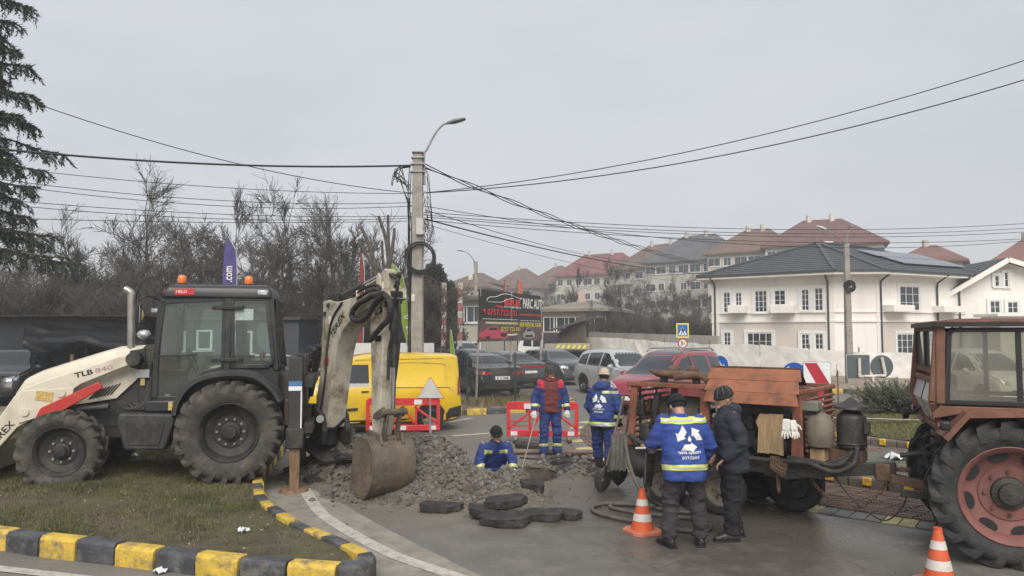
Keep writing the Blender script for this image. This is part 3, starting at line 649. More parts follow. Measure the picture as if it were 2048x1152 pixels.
def blk(label, x0, x1, ey0, ey1, ry, Y0, Y1, depth, wallc, roofc, floors, cols, **k):
 a, b = at(x0, ey0, Y0), at(x1, ey1, Y1); zr = at((x0 + x1) / 2, ry, (Y0 + Y1) / 2 + depth / 2).z
 ze = (a.z + b.z) / 2
 return flats(label, a.x, Y0, b.x, Y1, ze - floors * 2.9 - 4, ze, zr, depth, wallc, roofc, floors, cols, **k)
blk('pale block of flats under a wide dark red hip roof, tallest on the hill', 1530, 1768, 489, 488, 440, 110, 104, 13, (.56, .53, .47), (.13, .058, .058), 4, 9, group=FLAT_G)
blk('cream block of flats with brown tiled roof beside the dark red roof', 1415, 1580, 506, 500, 460, 118, 111, 11, (.52, .48, .42), (.135, .085, .068), 4, 6, group=FLAT_G)
blk('grey block of flats under a slate grey roof above the bare bushes', 1290, 1450, 528, 514, 472, 130, 120, 11, (.44, .42, .37), (.085, .088, .098), 4, 7, group=FLAT_G)
blk('grey block of flats with long brown roof behind the wires', 1225, 1360, 541, 528, 490, 144, 131, 11, (.42, .40, .36), (.125, .082, .066), 4, 6, group=FLAT_G)
blk('pale block of flats with bright red sheet roof, lower on the hill', 1112, 1262, 553, 545, 508, 152, 143, 10, (.48, .46, .41), (.17, .06, .062), 4, 8, group=FLAT_G)
blk('small block of flats with brown roof behind the billboard', 975, 1062, 578, 575, 538, 172, 166, 12, (.45, .42, .36), (.13, .085, .07), 3, 5, group=FLAT_G)
blk('far block of flats with brown roof seen over the bare trees', 1050, 1120, 572, 566, 533, 180, 172, 12, (.42, .40, .36), (.13, .085, .07), 3, 4, group=FLAT_G)
blk('low red brown roofed house showing behind the solar panels', 1790, 1925, 522, 522, 492, 96, 92, 10, (.5, .46, .4), (.17, .08, .065), 1, 5)
blk('red brown roofed house at the right edge behind the gabled wing', 1990, 2140, 522, 520, 478, 88, 84, 10, (.55, .5, .44), (.18, .085, .07), 2, 5)
blk('small cream house with brown roof beyond the flag poles', 888, 960, 575, 575, 558, 110, 108, 9, (.6, .56, .46), (.13, .085, .07), 2, 3)
blk('brown roofed house between the far street lamp and the billboard', 905, 975, 566, 566, 546, 130, 128, 9, (.5, .46, .4), (.13, .085, .07), 1, 3)
blk('grey beige two storey house behind the parked cars by the billboard', 884, 962, 596, 594, 588, 62, 60, 8, (.42, .40, .34), (.12, .1, .09), 2, 3, chim=0)
blk('pink rendered house with greenish roof behind the billboard', 1086, 1204, 618, 617, 602, 66, 64, 9, (.50, .37, .31), (.2, .19, .16), 1, 4, chim=1)
blk('small pale house with red roof behind the black awning and trees', 30, 190, 610, 610, 565, 70, 70, 8, (.6, .57, .52), (.25, .09, .07), 1, 5)
blk('white house behind the thicket left of the backhoe cab', 210, 330, 600, 600, 560, 75, 75, 8, (.62, .6, .58), (.2, .12, .1), 1, 4)
# wooden shed
sh = thing('shed', 'dark weathered wooden shed with sloping roof near the lorry', 'shed')
a, b = at(1118, 700, 56), at(1172, 700, 55); M_OW = mat('old_grey_wood', (.10, .085, .07), .9, v=.35, vs=3, stretch=(6, 6, .5), b=.4, bs=20)
for i in range(16):
 p = a.lerp(b, (i + .5) / 16); MB().box((p.x, p.y, 1.25 + i * .045), (.125, .04, 2.3 + i * .09)).build('plank', M_OW, sh)
MB().bx(a.x + .05, b.x - .05, 56.0, 60, 0, 2.3).build('wall', M_OW, sh)
MB().add([(a.x - .5, 54.6, 2.5), (b.x + .6, 54.6, 3.4), (b.x + .6, 60.5, 3.4), (a.x - .5, 60.5, 2.5), (a.x - .5, 54.6, 2.6), (b.x + .6, 54.6, 3.5), (b.x + .6, 60.5, 3.5), (a.x - .5, 60.5, 2.6)], [(0, 1, 2, 3), (4, 5, 6, 7), (0, 1, 5, 4), (1, 2, 6, 5), (2, 3, 7, 6), (3, 0, 4, 7)]).build('roof', mat('tar_roof', (.06, .055, .052), .9, v=.2), sh)
# ------------------------------------------------------------------ sheeted fence
def sheet_fence():
 f = thing('construction_fence', 'long building site fence hung with wrinkled white plastic sheeting', 'fence')
 prof = [(1168, 674, 60), (1240, 676, 56.5), (1330, 684, 51.5), (1420, 688, 46.8), (1520, 689, 43), (1620, 698, 40), (1720, 704, 38), (1830, 706, 36.5), (1960, 708, 35.6), (2120, 706, 35)]
 P = [at(*p) for p in prof]; ms = mat('white_plastic_sheet', (.86, .84, .80), .55, v=.07, vs=1.2, dirt=(.70, .67, .61), da=.35, ds=.9, b=.2, bs=8)
 for k in range(len(P) - 1):
  a, b = P[k], P[k + 1]; d = (b - a); d.z = 0; ln = d.length; d.normalize(); n = Vector((d.y, -d.x, 0)); nx, nz = max(8, int(ln / .16)), 12
  zb = .12 + .018 * max(0, a.y - 38) * max(0, min(1, (14 - a.x) / 8)); zc = .12 + .018 * max(0, b.y - 38) * max(0, min(1, (14 - b.x) / 8))
  mb = MB(); vs = []
  for i in range(nx + 1):
   t = i / nx
   for j in range(nz + 1):
    u = j / nz; top = a.z + (b.z - a.z) * t + .07 * noise.noise(Vector((t * ln * .8 + k * 9, 0, 1))); bot = zb + (zc - zb) * t
    p = a.lerp(b, t); p.z = bot + (top - bot) * u
    q = Vector((t * ln + k * 13.7, u * 1.6, 0))
    w = .05 * noise.noise(q * .9) + .07 * abs(noise.noise(Vector((q.x * 1.7 + q.y * 1.4, q.y * .7, 5)))) + .05 * abs(noise.noise(Vector((q.x * 2.6 - q.y * 2.2, q.y, 8)))) + .03 * noise.noise(q * 6)
    vs.append(p + n * w)
  mb.add(vs, [(i * (nz + 1) + j, (i + 1) * (nz + 1) + j, (i + 1) * (nz + 1) + j + 1, i * (nz + 1) + j + 1) for i in range(nx) for j in range(nz)])
  mb.build('plastic_sheet', ms, f, smooth=180)
  MB().cyl((a.x, a.y + .12, 0), (a.x, a.y + .12, a.z + .25), .035, n=8).build('post', mat('rusty_post', (.16, .12, .09), .8, v=.3), f)
 MB().beam(P[0] + V(.6, 1.6, -.62), P[3] + V(.9, 1.2, -.5), .2, 2.0).build('concrete_wall', mat('old_concrete_wall', (.36, .345, .31), .9, v=.15, vs=.7, dirt=(.2, .19, .17), da=.5, ds=1), f)
sheet_fence()
# ------------------------------------------------------------------ poles, lamps, wires
M_POLE = mat('pole_concrete', (.30, .28, .245), .9, v=.15, vs=3, b=.3, bs=40, dirt=(.17, .155, .135), da=.6, ds=2.5)
M_STEEL = mat('galvanised_steel', (.30, .31, .32), .45, m=.6, v=.15)
M_CABLE = mat('black_cable', (.018, .018, .02), .55, v=.1)
M_DPL = mat('dark_plastic', (.03, .032, .036), .5, v=.15)
def lamp_head(mb, p, d, L=.62):
 d = Vector(d).normalized(); s = d.cross(Vector((0, 0, 1))).normalized(); u = s.cross(d)
 rings = []
 for t, w, h in ((0, .05, .05), (.15, .07, .07), (.4, .15, .075), (.8, .15, .05), (1, .09, .03)):
  c = Vector(p) + d * L * t; rings.append([c - s * w - u * h * .4, c + s * w - u * h * .4, c + s * w * .8 + u * h * .6, c - s * w * .8 + u * h * .6])
 mb.loft(rings)
P0 = at(836, 308, 21.0); PX, PY = P0.x, 21.0
pole = thing('utility_pole', 'tall concrete utility pole with cables and coiled wire above the yellow van', 'utility pole', (PX, PY, 0))
hp = P0.z
mb = MB(); mb.loft([[V(sx * w, sy * w * .8, z) for sx, sy in ((-1, -1), (1, -1), (1, 1), (-1, 1))] for z, w in ((0, .205), (hp, .135))]); mb.build('shaft', M_POLE, pole, bevel=.03)
def q(px, py, dy=0.0): return at(px, py, PY + dy) - V(PX, PY, 0)
MB().box((0, 0, hp + .02), (.31, .26, .05)).build('cap', mat('rusty_iron', (.09, .06, .045), .8, v=.3), pole, bevel=.01)
for z in (hp - .12, hp - .3, hp - .52): MB().box((0, 0, z), (.36, .3, .035)).build('strap', M_STEEL, pole)
arm = MB(); arm.tube(smoothline([q(849, 370), q(848, 310), q(853, 300), q(870, 268), q(885, 250), q(897, 246)], 4), .032, 8); ao = arm.build('lamp_arm', M_STEEL, pole, smooth=60)
mb = MB(); lamp_head(mb, q(893, 247), q(930, 238) - q(893, 247), .56); mb.build('lamp_head', mat('lamp_grey', (.14, .145, .15), .5, v=.1), pole, bevel=.01)
MB().box(q(841, 455) + V(0, -.17, 0), (.2, .12, .46)).build('meter_box', mat('grey_box', (.46, .46, .44), .6, v=.1), pole, bevel=.015)
MB().box(q(827, 596) + V(0, -.1, 0), (.11, .1, .2)).build('junction_box', mat('cream_box', (.6, .57, .48), .6, v=.1), pole, bevel=.01)
rn = random.Random(6)
c = q(840, 517) + V(.02, -.24, 0)
mb = MB()
for k in range(7):
 r_ = .40 + rn.uniform(-.04, .06); o = V(rn.uniform(-.03, .03), rn.uniform(-.05, .05), rn.uniform(-.04, .03))
 mb.tube([c + o + V(math.cos(a) * r_ * .97, .02 * math.sin(a * 3 + k), math.sin(a) * r_ * 1.02) for a in [2 * PI * i / 36 for i in range(36)]], .017, 5, closed=True)
mb.build('cable_coil', M_CABLE, pole, smooth=60)
mb = MB()
for k in range(8):
 x = -.2 + rn.uniform(-.04, .03); z1 = rn.uniform(hp * .55, hp - .2); mb.tube(smoothline([V(x, -.1, z1), V(x - .05 * rn.random(), -.14, z1 - 1), V(x + .03, -.15, z1 - 2.2), V(x, -.16, .2)], 5), .012, 4)
for k in range(7):
 a = q(rn.uniform(790, 805), rn.uniform(333, 340)); b = q(rn.uniform(780, 812), rn.uniform(350, 372)); mb.tube(smoothline([q(822, 334), a, b, q(rn.uniform(788, 805), rn.uniform(345, 360)), q(rn.uniform(815, 824), rn.uniform(355, 420))], 5), .011, 4)
for k in range(8):
 a = q(rn.uniform(845, 865), rn.uniform(340, 470)); mb.tube(smoothline([q(844, a.z and rn.uniform(335, 440)), a, q(rn.uniform(848, 870), rn.uniform(455, 500)), q(846, rn.uniform(440, 520))], 5), .008, 4)
mb.build('hanging_cables', M_CABLE, pole)
mb = MB()
for py in (330, 345, 385, 412, 428, 436, 460):
 for s in (-1, 1): mb.box(q(836 + s * 13, py) + V(0, -.05, 0), (.07, .06, .05))
for o_, nm in ((mb, 'insulators'),): o_.build(nm, mat('insulator', (.3, .3, .29), .4, v=.2), pole)
WG = 'overhead wires'
def wire(label, a, b, s, r=.012, n=26, extra=None):
 pts = sag(a, b, s, n); o = MB().tube(pts, r, 5).build('overhead_wire', M_CABLE, None); tag(o, label, 'wire', WG); return o
def pw(px, py): return at(px, py, PY)
wire('thick black cable from the pole to the left above the spruce branches', at(-200, 276, 17), pw(822, 331), .25, .028)
wire('steep thin wire from upper left down to the pole', at(-160, 120, 15), pw(822, 386), .45, .011)
for i, (y0, y1, s) in enumerate(((320, 387, .22), (343, 405, .3), (350, 412, .35), (390, 432, .2), (398, 436, .25), (436, 442, .1))):
 wire(['topmost of the thin parallel wires running left from the pole', 'second thin wire running left from the pole', 'third thin wire running left from the pole', 'fourth thin wire running left from the pole', 'fifth thin wire running left from the pole', 'lowest thin wire running left behind the tree tops'][i], at(-150, y0 - 6, 17), pw(826, y1), s, .009)
wire('upper of two wires rising to the top right corner', pw(846, 386), at(2200, 70, 17), .55, .013)
wire('lower of two wires rising to the top right corner', pw(846, 386), at(2200, 112, 17), .6, .015)
# bundle to the second pole
P2 = at(1692, 486, 33); P2.z = P2.z; PX2, PY2 = P2.x, 33
for i in range(3):
 pts = sag(pw(850, 330 + 3 * i), at(1420, 528 + 3 * i, 52), .35, 60); f = (i - 1) * .02
 pts = [p + V(0, .03 * math.sin(k * 1.3 + i * 2), .03 * math.cos(k * 1.3 + i * 2)) for k, p in enumerate(pts)]
 tag(MB().tube(pts, .016, 5).build('overhead_wire', M_CABLE), 'strand of the twisted cable bundle slung from the pole toward the flats', 'wire', WG)
wire('thick black cable slung from the pole toward the villa', pw(850, 438), at(1425, 548, 47), .35, .022)
wire('thin wire just below the thick slung cable', pw(850, 448), at(1425, 566, 47), .4, .008)
for i, (y0, y1) in enumerate(((412, 455), (424, 430), (430, 440), (434, 448), (440, 463))):
 wire(['faint wire sloping right above the flats', 'highest of the level wires running right', 'second of the level wires running right', 'third of the level wires running right', 'lowest of the level wires running right'][i], pw(848, y0), at(2250, y1, 30), .55 if i else 1.0, .010)
wire('thin wire from the pole down to the apartment block', pw(850, 420), at(1400, 520, 60), .8, .012)
# second pole with two lamps
p2 = thing('utility_pole', 'concrete lamp pole with two lamp arms and cable coil in front of the villa', 'utility pole', (PX2, PY2, 0)); h2 = P2.z
MB().loft([[V(sx * w, sy * w, z) for sx, sy in ((-1, -1), (1, -1), (1, 1), (-1, 1))] for z, w in ((0, .15), (h2, .10))]).build('shaft', M_POLE, p2, bevel=.02)
def q2(px, py): return at(px, py, PY2) - V(PX2, PY2, 0)
MB().tube(smoothline([q2(1689, 505), q2(1688, 485), q2(1670, 470), q2(1645, 456)], 4), .03, 6).build('lamp_arm', M_STEEL, p2)
mb = MB(); lamp_head(mb, q2(1652, 459), V(-1, 0, .35), .45); mb.build('lamp_head', mat('lamp_white', (.6, .6, .58), .5, v=.1), p2)
MB().tube([q2(1693, 500), q2(1694, 480), q2(1697, 455)], .03, 6).build('lamp_arm', M_STEEL, p2)
mb = MB(); lamp_head(mb, q2(1694, 455), V(.9, -.3, .15), .4); mb.build('lamp_head', MATS['lamp_grey'], p2)
c = q2(1695, 573) + V(0, -.22, 0); mb = MB()
for k in range(10):
 r_ = rn.uniform(.10, .27); mb.tube([c + V(rn.uniform(-.02, .02) + math.cos(a) * r_, rn.uniform(-.04, .04), math.sin(a) * r_) for a in [2 * PI * i / 24 for i in range(24)]], .02, 5, closed=True)
mb.build('cable_coil', M_CABLE, p2)
# far lamp left of the billboard
P3 = at(952, 523, 62); p3 = thing('street_lamp', 'distant street lamp with curved arm left of the billboard', 'street lamp', (P3.x, 62, 0))
def q3(px, py): return at(px, py, 62) - V(P3.x, 62, 0)
MB().cyl((0, 0, 0), (0, 0, P3.z), .2, .15, 10).build('shaft', M_POLE, p3, smooth=60)
MB().tube(smoothline([q3(948, 535), q3(948, 522), q3(938, 508), q3(930, 503), q3(922, 502)], 4), .05, 6).build('lamp_arm', M_STEEL, p3)
mb = MB(); lamp_head(mb, q3(926, 502), V(-1, 0, .1), .55); mb.build('lamp_head', MATS['lamp_grey'], p3)
P4 = at(652, 530, 40); p4 = thing('street_lamp', 'slim lamp pole among the bare trees left of the boom', 'street lamp', (P4.x, 40, 0))
def q4(px, py): return at(px, py, 40) - V(P4.x, 40, 0)
MB().cyl((0, 0, 0), (0, 0, P4.z + 1.2), .13, .09, 10).build('shaft', M_POLE, p4, smooth=60)
MB().tube(smoothline([q4(650, 600), q4(640, 592), q4(606, 585)], 4), .035, 6).build('lamp_arm', M_STEEL, p4)
mb = MB(); lamp_head(mb, q4(610, 586), V(-1, 0, .1), .4); mb.build('lamp_head', MATS['lamp_white'], p4)
# ------------------------------------------------------------------ signs
M_SB = mat('sign_blue', (.02, .11, .48), .4, v=.05); M_SW = mat('sign_white', (.72, .73, .74), .45, v=.05); M_SR = mat('sign_red', (.42, .02, .04), .4, v=.08); M_SY = mat('sign_yellow', (.75, .68, .05), .4, v=.05)
M_SBK = mat('sign_back_grey', (.085, .105, .115), .55, v=.1, vs=3); M_BLK = mat('black_paint', (.015, .015, .017), .5, v=.1); M_WPOST = mat('white_post_rusty', (.62, .58, .52), .6, v=.1, vs=5, dirt=(.22, .1, .05), da=.8, ds=6, dt=.52)
X, Z = V(1, 0, 0), V(0, 0, 1)
def disc(c, r, n=28): return [(c[0] + math.cos(2 * PI * i / n) * r, c[1] + math.sin(2 * PI * i / n) * r) for i in range(n)]
def rrect(x0, x1, y0, y1, r, n=4):
 out = []
 for cx, cy, a0 in ((x1 - r, y1 - r, 0), (x0 + r, y1 - r, 90), (x0 + r, y0 + r, 180), (x1 - r, y0 + r, 270)):
  out += [(cx + r * math.cos(R(a0 + 90 * i / n)), cy + r * math.sin(R(a0 + 90 * i / n))) for i in range(n + 1)]
 return out
def flat(parent, name, m, poly, N, U, o, t):          # thin layer on a sign: t = (near, far) offsets along the facing normal
 return MB().extr(poly, o, U, Z, N, t[0], t[1]).build(name, m, parent)
# pedestrian crossing + weight limit
c = at(1365, 661, 42); s = thing('traffic_sign', 'blue pedestrian crossing sign with yellow border above round weight limit sign', 'traffic sign', (c.x, 42, 0)); N = V(0, -1, 0)
k = 42 / 1500
MB().cyl((0, .05, 0), (0, .05, c.z + .4), .035, n=8).build('post', M_STEEL, s)
a = V(0, 0, c.z); w = 12.5 * k; hgt = 14.5 * k
flat(s, 'panel', M_SY, [(-w, -hgt), (w, -hgt), (w, hgt), (-w, hgt)], N, X, a, (0, .02)); flat(s, 'blue_field', M_SB, [(-w * .8, -hgt * .8), (w * .8, -hgt * .8), (w * .8, hgt * .82), (-w * .8, hgt * .82)], N, X, a, (.02, .026))
flat(s, 'white_triangle', M_SW, [(-w * .66, -hgt * .66), (w * .66, -hgt * .66), (0, hgt * .62)], N, X, a, (.026, .032))
mb = MB()
for pl in ([(-.04, .12), (.05, .12), (.07, -.06), (-.05, -.06)], [(-.05, -.06), (0, -.06), (-.08, -.25), (-.13, -.25)], [(.0, -.06), (.06, -.06), (.13, -.25), (.08, -.25)], disc((.01, .17), .04, 10), [(.05, .1), (.12, 0), (.1, -.02), (.03, .06)], [(-.03, .1), (-.11, .01), (-.09, -.01), (-.01, .06)]): mb.extr([(x * w / .35, y * w / .35) for x, y in pl], a, X, Z, N, .032, .037)
mb.build('walking_figure', M_BLK, s)
b = V(0, 0, at(1365, 687, 42).z); r_ = 10 * k
flat(s, 'round_plate', M_SR, disc((0, 0), r_), N, X, b, (.0, .02)); flat(s, 'white_field', M_SW, disc((0, 0), r_ * .76), N, X, b, (.02, .026))
mb = MB(); put_text(mb, '3', b + V(-.06, -.03, 0), X, Z, .13, .26, .03); put_text(mb, ',5', b + V(.06, -.03, .02), X, Z, .09, .16, .03); put_text(mb, 't', b + V(.12, -.03, -.06), X, Z, .05, .09, .03); mb.build('lettering', M_BLK, s)
# keep-right disc and chevron board on the roundabout
def chevron(px0, px1, py0, py1, Y, yaw, label):
 c = at((px0 + px1) / 2, (py0 + py1) / 2, Y); s = thing('traffic_sign', label, 'traffic sign', (c.x, Y, 0), yaw); k = Y / 1500; w = (px1 - px0) / 2 * k / math.cos(yaw); h = (py1 - py0) / 2 * k; a = V(0, 0, c.z); N = V(0, -1, 0)
 for x in (-w * .6, w * .6): MB().cyl((x, .04, .1), (x, .04, c.z), .03, n=8).build('post', M_WPOST, s)
 MB().extr(rrect(-w, w, -h, h, .04), a, X, Z, N, 0, .02).build('panel', M_SW, s, bevel=.004)
 MB().extr(rrect(-w - .012, w + .012, -h - .012, h + .012, .045), a, X, Z, N, -.012, -.001).build('backing', M_SBK, s)
 flat(s, 'red_arrow', M_SR, [(-w * .93, h * .97), (-w * .02, h * .97), (w * .93, -h * .02), (w * .1, -h * .97), (-w * .82, -h * .97), (-w * .05, -h * .02)], N, X, a, (.02, .026))
 return s
chevron(1609, 1660, 725, 812, 19.5, R(-8), 'white board with large red chevron arrow behind the compressor lid')
c = at(1590, 755, 20.2); s = thing('traffic_sign', 'round blue sign with white arrow beside the chevron board', 'traffic sign', (c.x, 20.2, 0), R(-50)); N = V(0, -1, 0); a = V(0, 0, c.z); r_ = .42
MB().cyl((0, .05, .1), (0, .05, c.z), .03, n=8).build('post', M_WPOST, s)
flat(s, 'plate', M_SW, disc((0, 0), r_), N, X, a, (0, .018)); flat(s, 'blue_field', M_SB, disc((0, 0), r_ * .96), N, X, a, (.018, .023))
flat(s, 'white_arrow', M_SW, [(-.3, .2), (-.17, .3), (.12, -.06), (.2, .03), (.24, -.28), (-.08, -.24), (.02, -.16)], N, X, a, (.023, .028))
c = at(1441, 729, 26); s = thing('traffic_sign', 'small round blue sign peeking out above the red car', 'traffic sign', (c.x, 26, 0), R(-45)); a = V(0, 0, c.z); r_ = .32
MB().cyl((0, .05, .0), (0, .05, c.z), .03, n=8).build('post', M_WPOST, s); flat(s, 'plate', M_SW, disc((0, 0), r_), N, X, a, (0, .018)); flat(s, 'blue_field', M_SB, disc((0, 0), r_ * .95), N, X, a, (.018, .023)); flat(s, 'white_arrow', M_SW, [(-.2, .15), (-.1, .22), (.1, -.04), (.16, .03), (.18, -.2), (-.06, -.17), (.02, -.12)], N, X, a, (.023, .028))
# sign backs on white pipe posts
c = at(1740, 733, 21.5); k = 21.5 / 1500; s = thing('traffic_sign', 'backs of a square and a round sign on a forked white pipe post', 'traffic sign', (c.x, 21.5, .1)); cz = c.z - .1; N = V(0, -1, 0)
a = V(-23 * k, 0, cz); MB().extr(rrect(-22.5 * k, 22.5 * k, -23 * k, 23 * k, .03), a, X, Z, N, -.01, .01).build('square_plate', M_SBK, s, bevel=.004); MB().extr(rrect(-23 * k, 23 * k, -23.6 * k, 23.6 * k, .03), a, X, Z, N, -.03, -.011).build('square_rim', M_SW, s)
a = V(23.5 * k, 0, cz); MB().extr(disc((0, 0), 22.5 * k), a, X, Z, N, -.01, .01).build('round_plate', M_SBK, s); MB().extr(disc((0, 0), 23.3 * k), a, X, Z, N, -.03, -.011).build('round_rim', M_SW, s)
mb = MB(); mb.tube([V(-23 * k, -.06, cz + 17 * k), V(-23 * k, -.06, cz - 20 * k)], .045, 10); mb.tube([V(22 * k, -.06, cz + 18 * k), V(28 * k, -.06, cz - 16 * k)], .045, 10); mb.tube([V(-24 * k, -.06, cz - 20 * k), V(28 * k, -.06, cz - 18 * k)], .045, 10); mb.tube([V(3 * k, -.06, cz - 19 * k), V(3 * k, -.06, 0)], .05, 10); mb.build('pipe_post', M_WPOST, s, smooth=60)
c = at(1673, 741, 24); s = thing('traffic_sign', 'narrow edge-on round sign on thin rusty post beside the chevron', 'traffic sign', (c.x, 24, .05), R(66)); a = V(0, 0, c.z - .05)
MB().extr(disc((0, 0), .20), a, V(1, 0, 0), Z, N, 0, .02).build('plate', M_SBK, s); MB().extr(disc((0, 0), .215), a, V(1, 0, 0), Z, N, -.015, -.001).build('rim', M_SW, s); MB().cyl((0, -.03, 0), (0, -.03, a.z), .025, n=8).build('post', mat('rust_post', (.22, .1, .07), .8, v=.3), s)
# ------------------------------------------------------------------ billboard
def billboard():
 a, b = at(957, 578, 25), at(1083, 594, 30); zt, zb = a.z, at(950, 682, 25).z
 P, Q = V(a.x, 25, 0), V(b.x, 30, 0); e = (Q - P).normalized(); nn = V(e.y, -e.x, 0); w = (Q - P).length; h = zt - zb
 s = thing('billboard', 'black and red car dealer billboard with phone numbers on thin posts', 'billboard', P)
 o = V(0, 0, zb)
 mb = MB(); nx, nz = 30, 12; vs = []
 for i in range(nx + 1):
  for j in range(nz + 1): vs.append(o + e * w * i / nx + V(0, 0, h * j / nz) + nn * (.012 * noise.noise(V(i * .5, j * .8, 3)) - .0))
 mb.add(vs, [(i * (nz + 1) + j, (i + 1) * (nz + 1) + j, (i + 1) * (nz + 1) + j + 1, i * (nz + 1) + j + 1) for i in range(nx) for j in range(nz)])
 ban = mb.build('banner', mat('banner_black', (.018, .018, .02), .5, v=.2, vs=2), s, smooth=180)
 mp = mat('banner_brown', (.07, .045, .04), .5, v=.3, vs=1.5, c2=(.12, .08, .07))
 def T(x, y): return o + e * w * x + V(0, 0, h * y) + nn * .022
 def fl(name, m, polys, off=.0):
  mb = MB()
  for pl in polys: mb.extr([(x * w, y * h) for x, y in pl], o + nn * .02, e, Z, nn, off, off + .004)
  return mb.build(name, m, s)
 fl('lower_print', mp, [[(0, 0), (1, 0), (1, .40), (0, .40)]], -.004)
 MR_, MW_, MY_ = mat('print_red', (.62, .05, .035), .5, v=.08), mat('print_white', (.75, .75, .73), .5, v=.05), mat('print_yellow', (.75, .62, .05), .5, v=.05)
 def tx(name, m, items):
  for t, x, y, tw_, th, bo in items: mb = MB(); put_text(mb, t, T(x, y) + nn * .006, e, Z, tw_ * w, th * h, bo); mb.build(name, m, s)
 tx('red_lettering', MR_, [('BRB', .485, .795, .26, .13, .04), ('0757.722.031', .33, .57, .44, .125, .02)])
 tx('white_lettering', MW_, [('AUTOMOBILE', .485, .695, .27, .045, .01), ('PARC AUT', .82, .80, .33, .23, .03)])
 tx('yellow_lettering', MY_, [('BRB RENTAL CARS', .79, .335, .38, .095, .02), ('0757 722 031', .46, .235, .30, .085, .01)])
 fl('phone_symbol', MR_, [disc((.07, .60), .022, 10), [(.06, .585), (.08, .585), (.10, .54), (.085, .535)], [(.2, .70), (.33, .66), (.36, .69), (.25, .71)]])
 fl('red_fine_print', MR_, [[(.60 + i * .021, .53), (.614 + i * .021, .53), (.614 + i * .021, .57), (.60 + i * .021, .57)] for i in range(18)])
 fl('white_fine_print', MW_, [[(.05 + i * .035, .425), (.078 + i * .035, .425), (.078 + i * .035, .437), (.05 + i * .035, .437)] for i in range(15)] + [[(.62 + i * .05, .415), (.65 + i * .05, .415), (.65 + i * .05, .43), (.62 + i * .05, .43)] for i in range(7)])
 fl('yellow_fine_print', mat('print_pale_yellow', (.72, .66, .4), .5, v=.1), [[(.09 + i * .021, .335), (.104 + i * .021, .335), (.104 + i * .021, .375), (.09 + i * .021, .375)] for i in range(23)] + [[(.34, .09), (.52, .10), (.57, .12), (.57, .14), (.34, .13)]])
 # outline drawing of a sports car
 ol = [(.10, .80), (.14, .86), (.24, .885), (.32, .945), (.44, .955), (.52, .925), (.58, .90), (.63, .905), (.62, .885), (.60, .86)]
 mb = MB(); mb.tube(smoothline([T(*p) + nn * .006 for p in ol], 4), .012, 4); mb.tube(smoothline([T(*p) + nn * .006 for p in [(.10, .80), (.13, .77), (.25, .775), (.33, .79), (.40, .85), (.5, .88)]], 4), .010, 4); mb.build('car_outline', MW_, s)
 # printed cars
 fl('printed_car_red', mat('print_crimson', (.55, .06, .10), .45, v=.15), [[(.0, .08), (.02, .17), (.08, .20), (.13, .275), (.24, .28), (.30, .22), (.40, .185), (.42, .10), (.39, .05), (.10, .04)]])
 fl('printed_car_detail', M_BLK, [[(.12, .21), (.15, .262), (.23, .265), (.27, .215)], disc((.12, .065), .03, 10), [(.30, .15), (.39, .155), (.385, .08), (.31, .075)]], .005)
 fl('printed_car_silver', mat('print_silver', (.36, .34, .33), .45, v=.2), [[(.66, .06), (.66, .14), (.70, .19), (.73, .27), (.80, .275), (.83, .19), (.86, .14), (.86, .06), (.80, .03), (.70, .03)]])
 fl('printed_car_detail', M_BLK, [[(.71, .19), (.735, .255), (.795, .26), (.82, .19)], [(.69, .06), (.83, .06), (.82, .11), (.70, .11)]], .005)
 tp = MB()
 for x, dx, y0 in ((.02, -.12, .1), (.47, 0, .1), (.985, 0, .1)): MB().cyl(e * w * x + V(dx, .06, y0), e * w * x + V(0, .06, zt + .02), .04, n=8).build('post', mat('old_post', (.35, .32, .28), .7, v=.2, dirt=(.2, .09, .05), da=.7, ds=4), s)
 MB().beam(o - nn * .06, o + e * w - nn * .06, .04, .05).build('rail', M_STEEL, s); MB().beam(V(0, 0, zt - .03) - nn * .06, V(0, 0, zt - .03) + e * w - nn * .06, .04, .05).build('rail', M_STEEL, s)
billboard()
# feather flags
def flag(px_pole, py_b, pts, Y, m, label, words=None, tm=None):
 """pts: outline in image survey coordinates, cloth gets a slight billow"""
 o = at(px_pole, py_b, Y); s = thing('feather_flag', label, 'flag', (o.x, Y, 0)); P = [at(x, y, Y) - V(o.x, Y, 0) for x, y in pts]
 n = len(P) // 2; mb = MB(); rings = []
 vs = []
 for i in range(n):
  a, b = P[i], P[len(P) - 1 - i]
  for t in (0, .33, .66, 1): vs.append(a.lerp(b, t) + V(0, .05 * math.sin(t * PI) * (1 if i % 2 else .6), 0))
 fs = [(i * 4 + j, i * 4 + j + 1, i * 4 + j + 5, i * 4 + j + 4) for i in range(n - 1) for j in range(3)]
 mb.add(vs + [v + V(0, .012, 0) for v in vs], fs + [tuple(k + len(vs) for k in reversed(f)) for f in fs]); mb.build('cloth', m, s, smooth=180)
 MB().tube([V(0, .04, 0)] + [P[len(P) - 1 - i] + V(0, .04, 0) for i in range(n - 1, -1, -1)], .022, 6).build('flag_pole', mat('flag_pole_white', (.5, .5, .5), .5, v=.1), s)
 if words:
  mb = MB()
  for w_, x, y, ang, L, h in words:
   c = at(x, y, Y) - V(o.x, Y + .02, 0); u = V(math.cos(R(ang)), 0, math.sin(R(ang))); v = V(-u.z, 0, u.x); put_text(mb, w_, c, u, v, L, h, .02)
  mb.build('lettering', tm or M_SW, s)
MP_ = mat('flag_purple', (.075, .06, .21), .7, v=.15, vs=3); MG_ = mat('flag_green', (.22, .32, .045), .7, v=.15, vs=3); MRD_ = mat('flag_red', (.20, .035, .03), .7, v=.2, vs=3); MBL_ = mat('flag_blue', (.03, .06, .25), .7, v=.2)
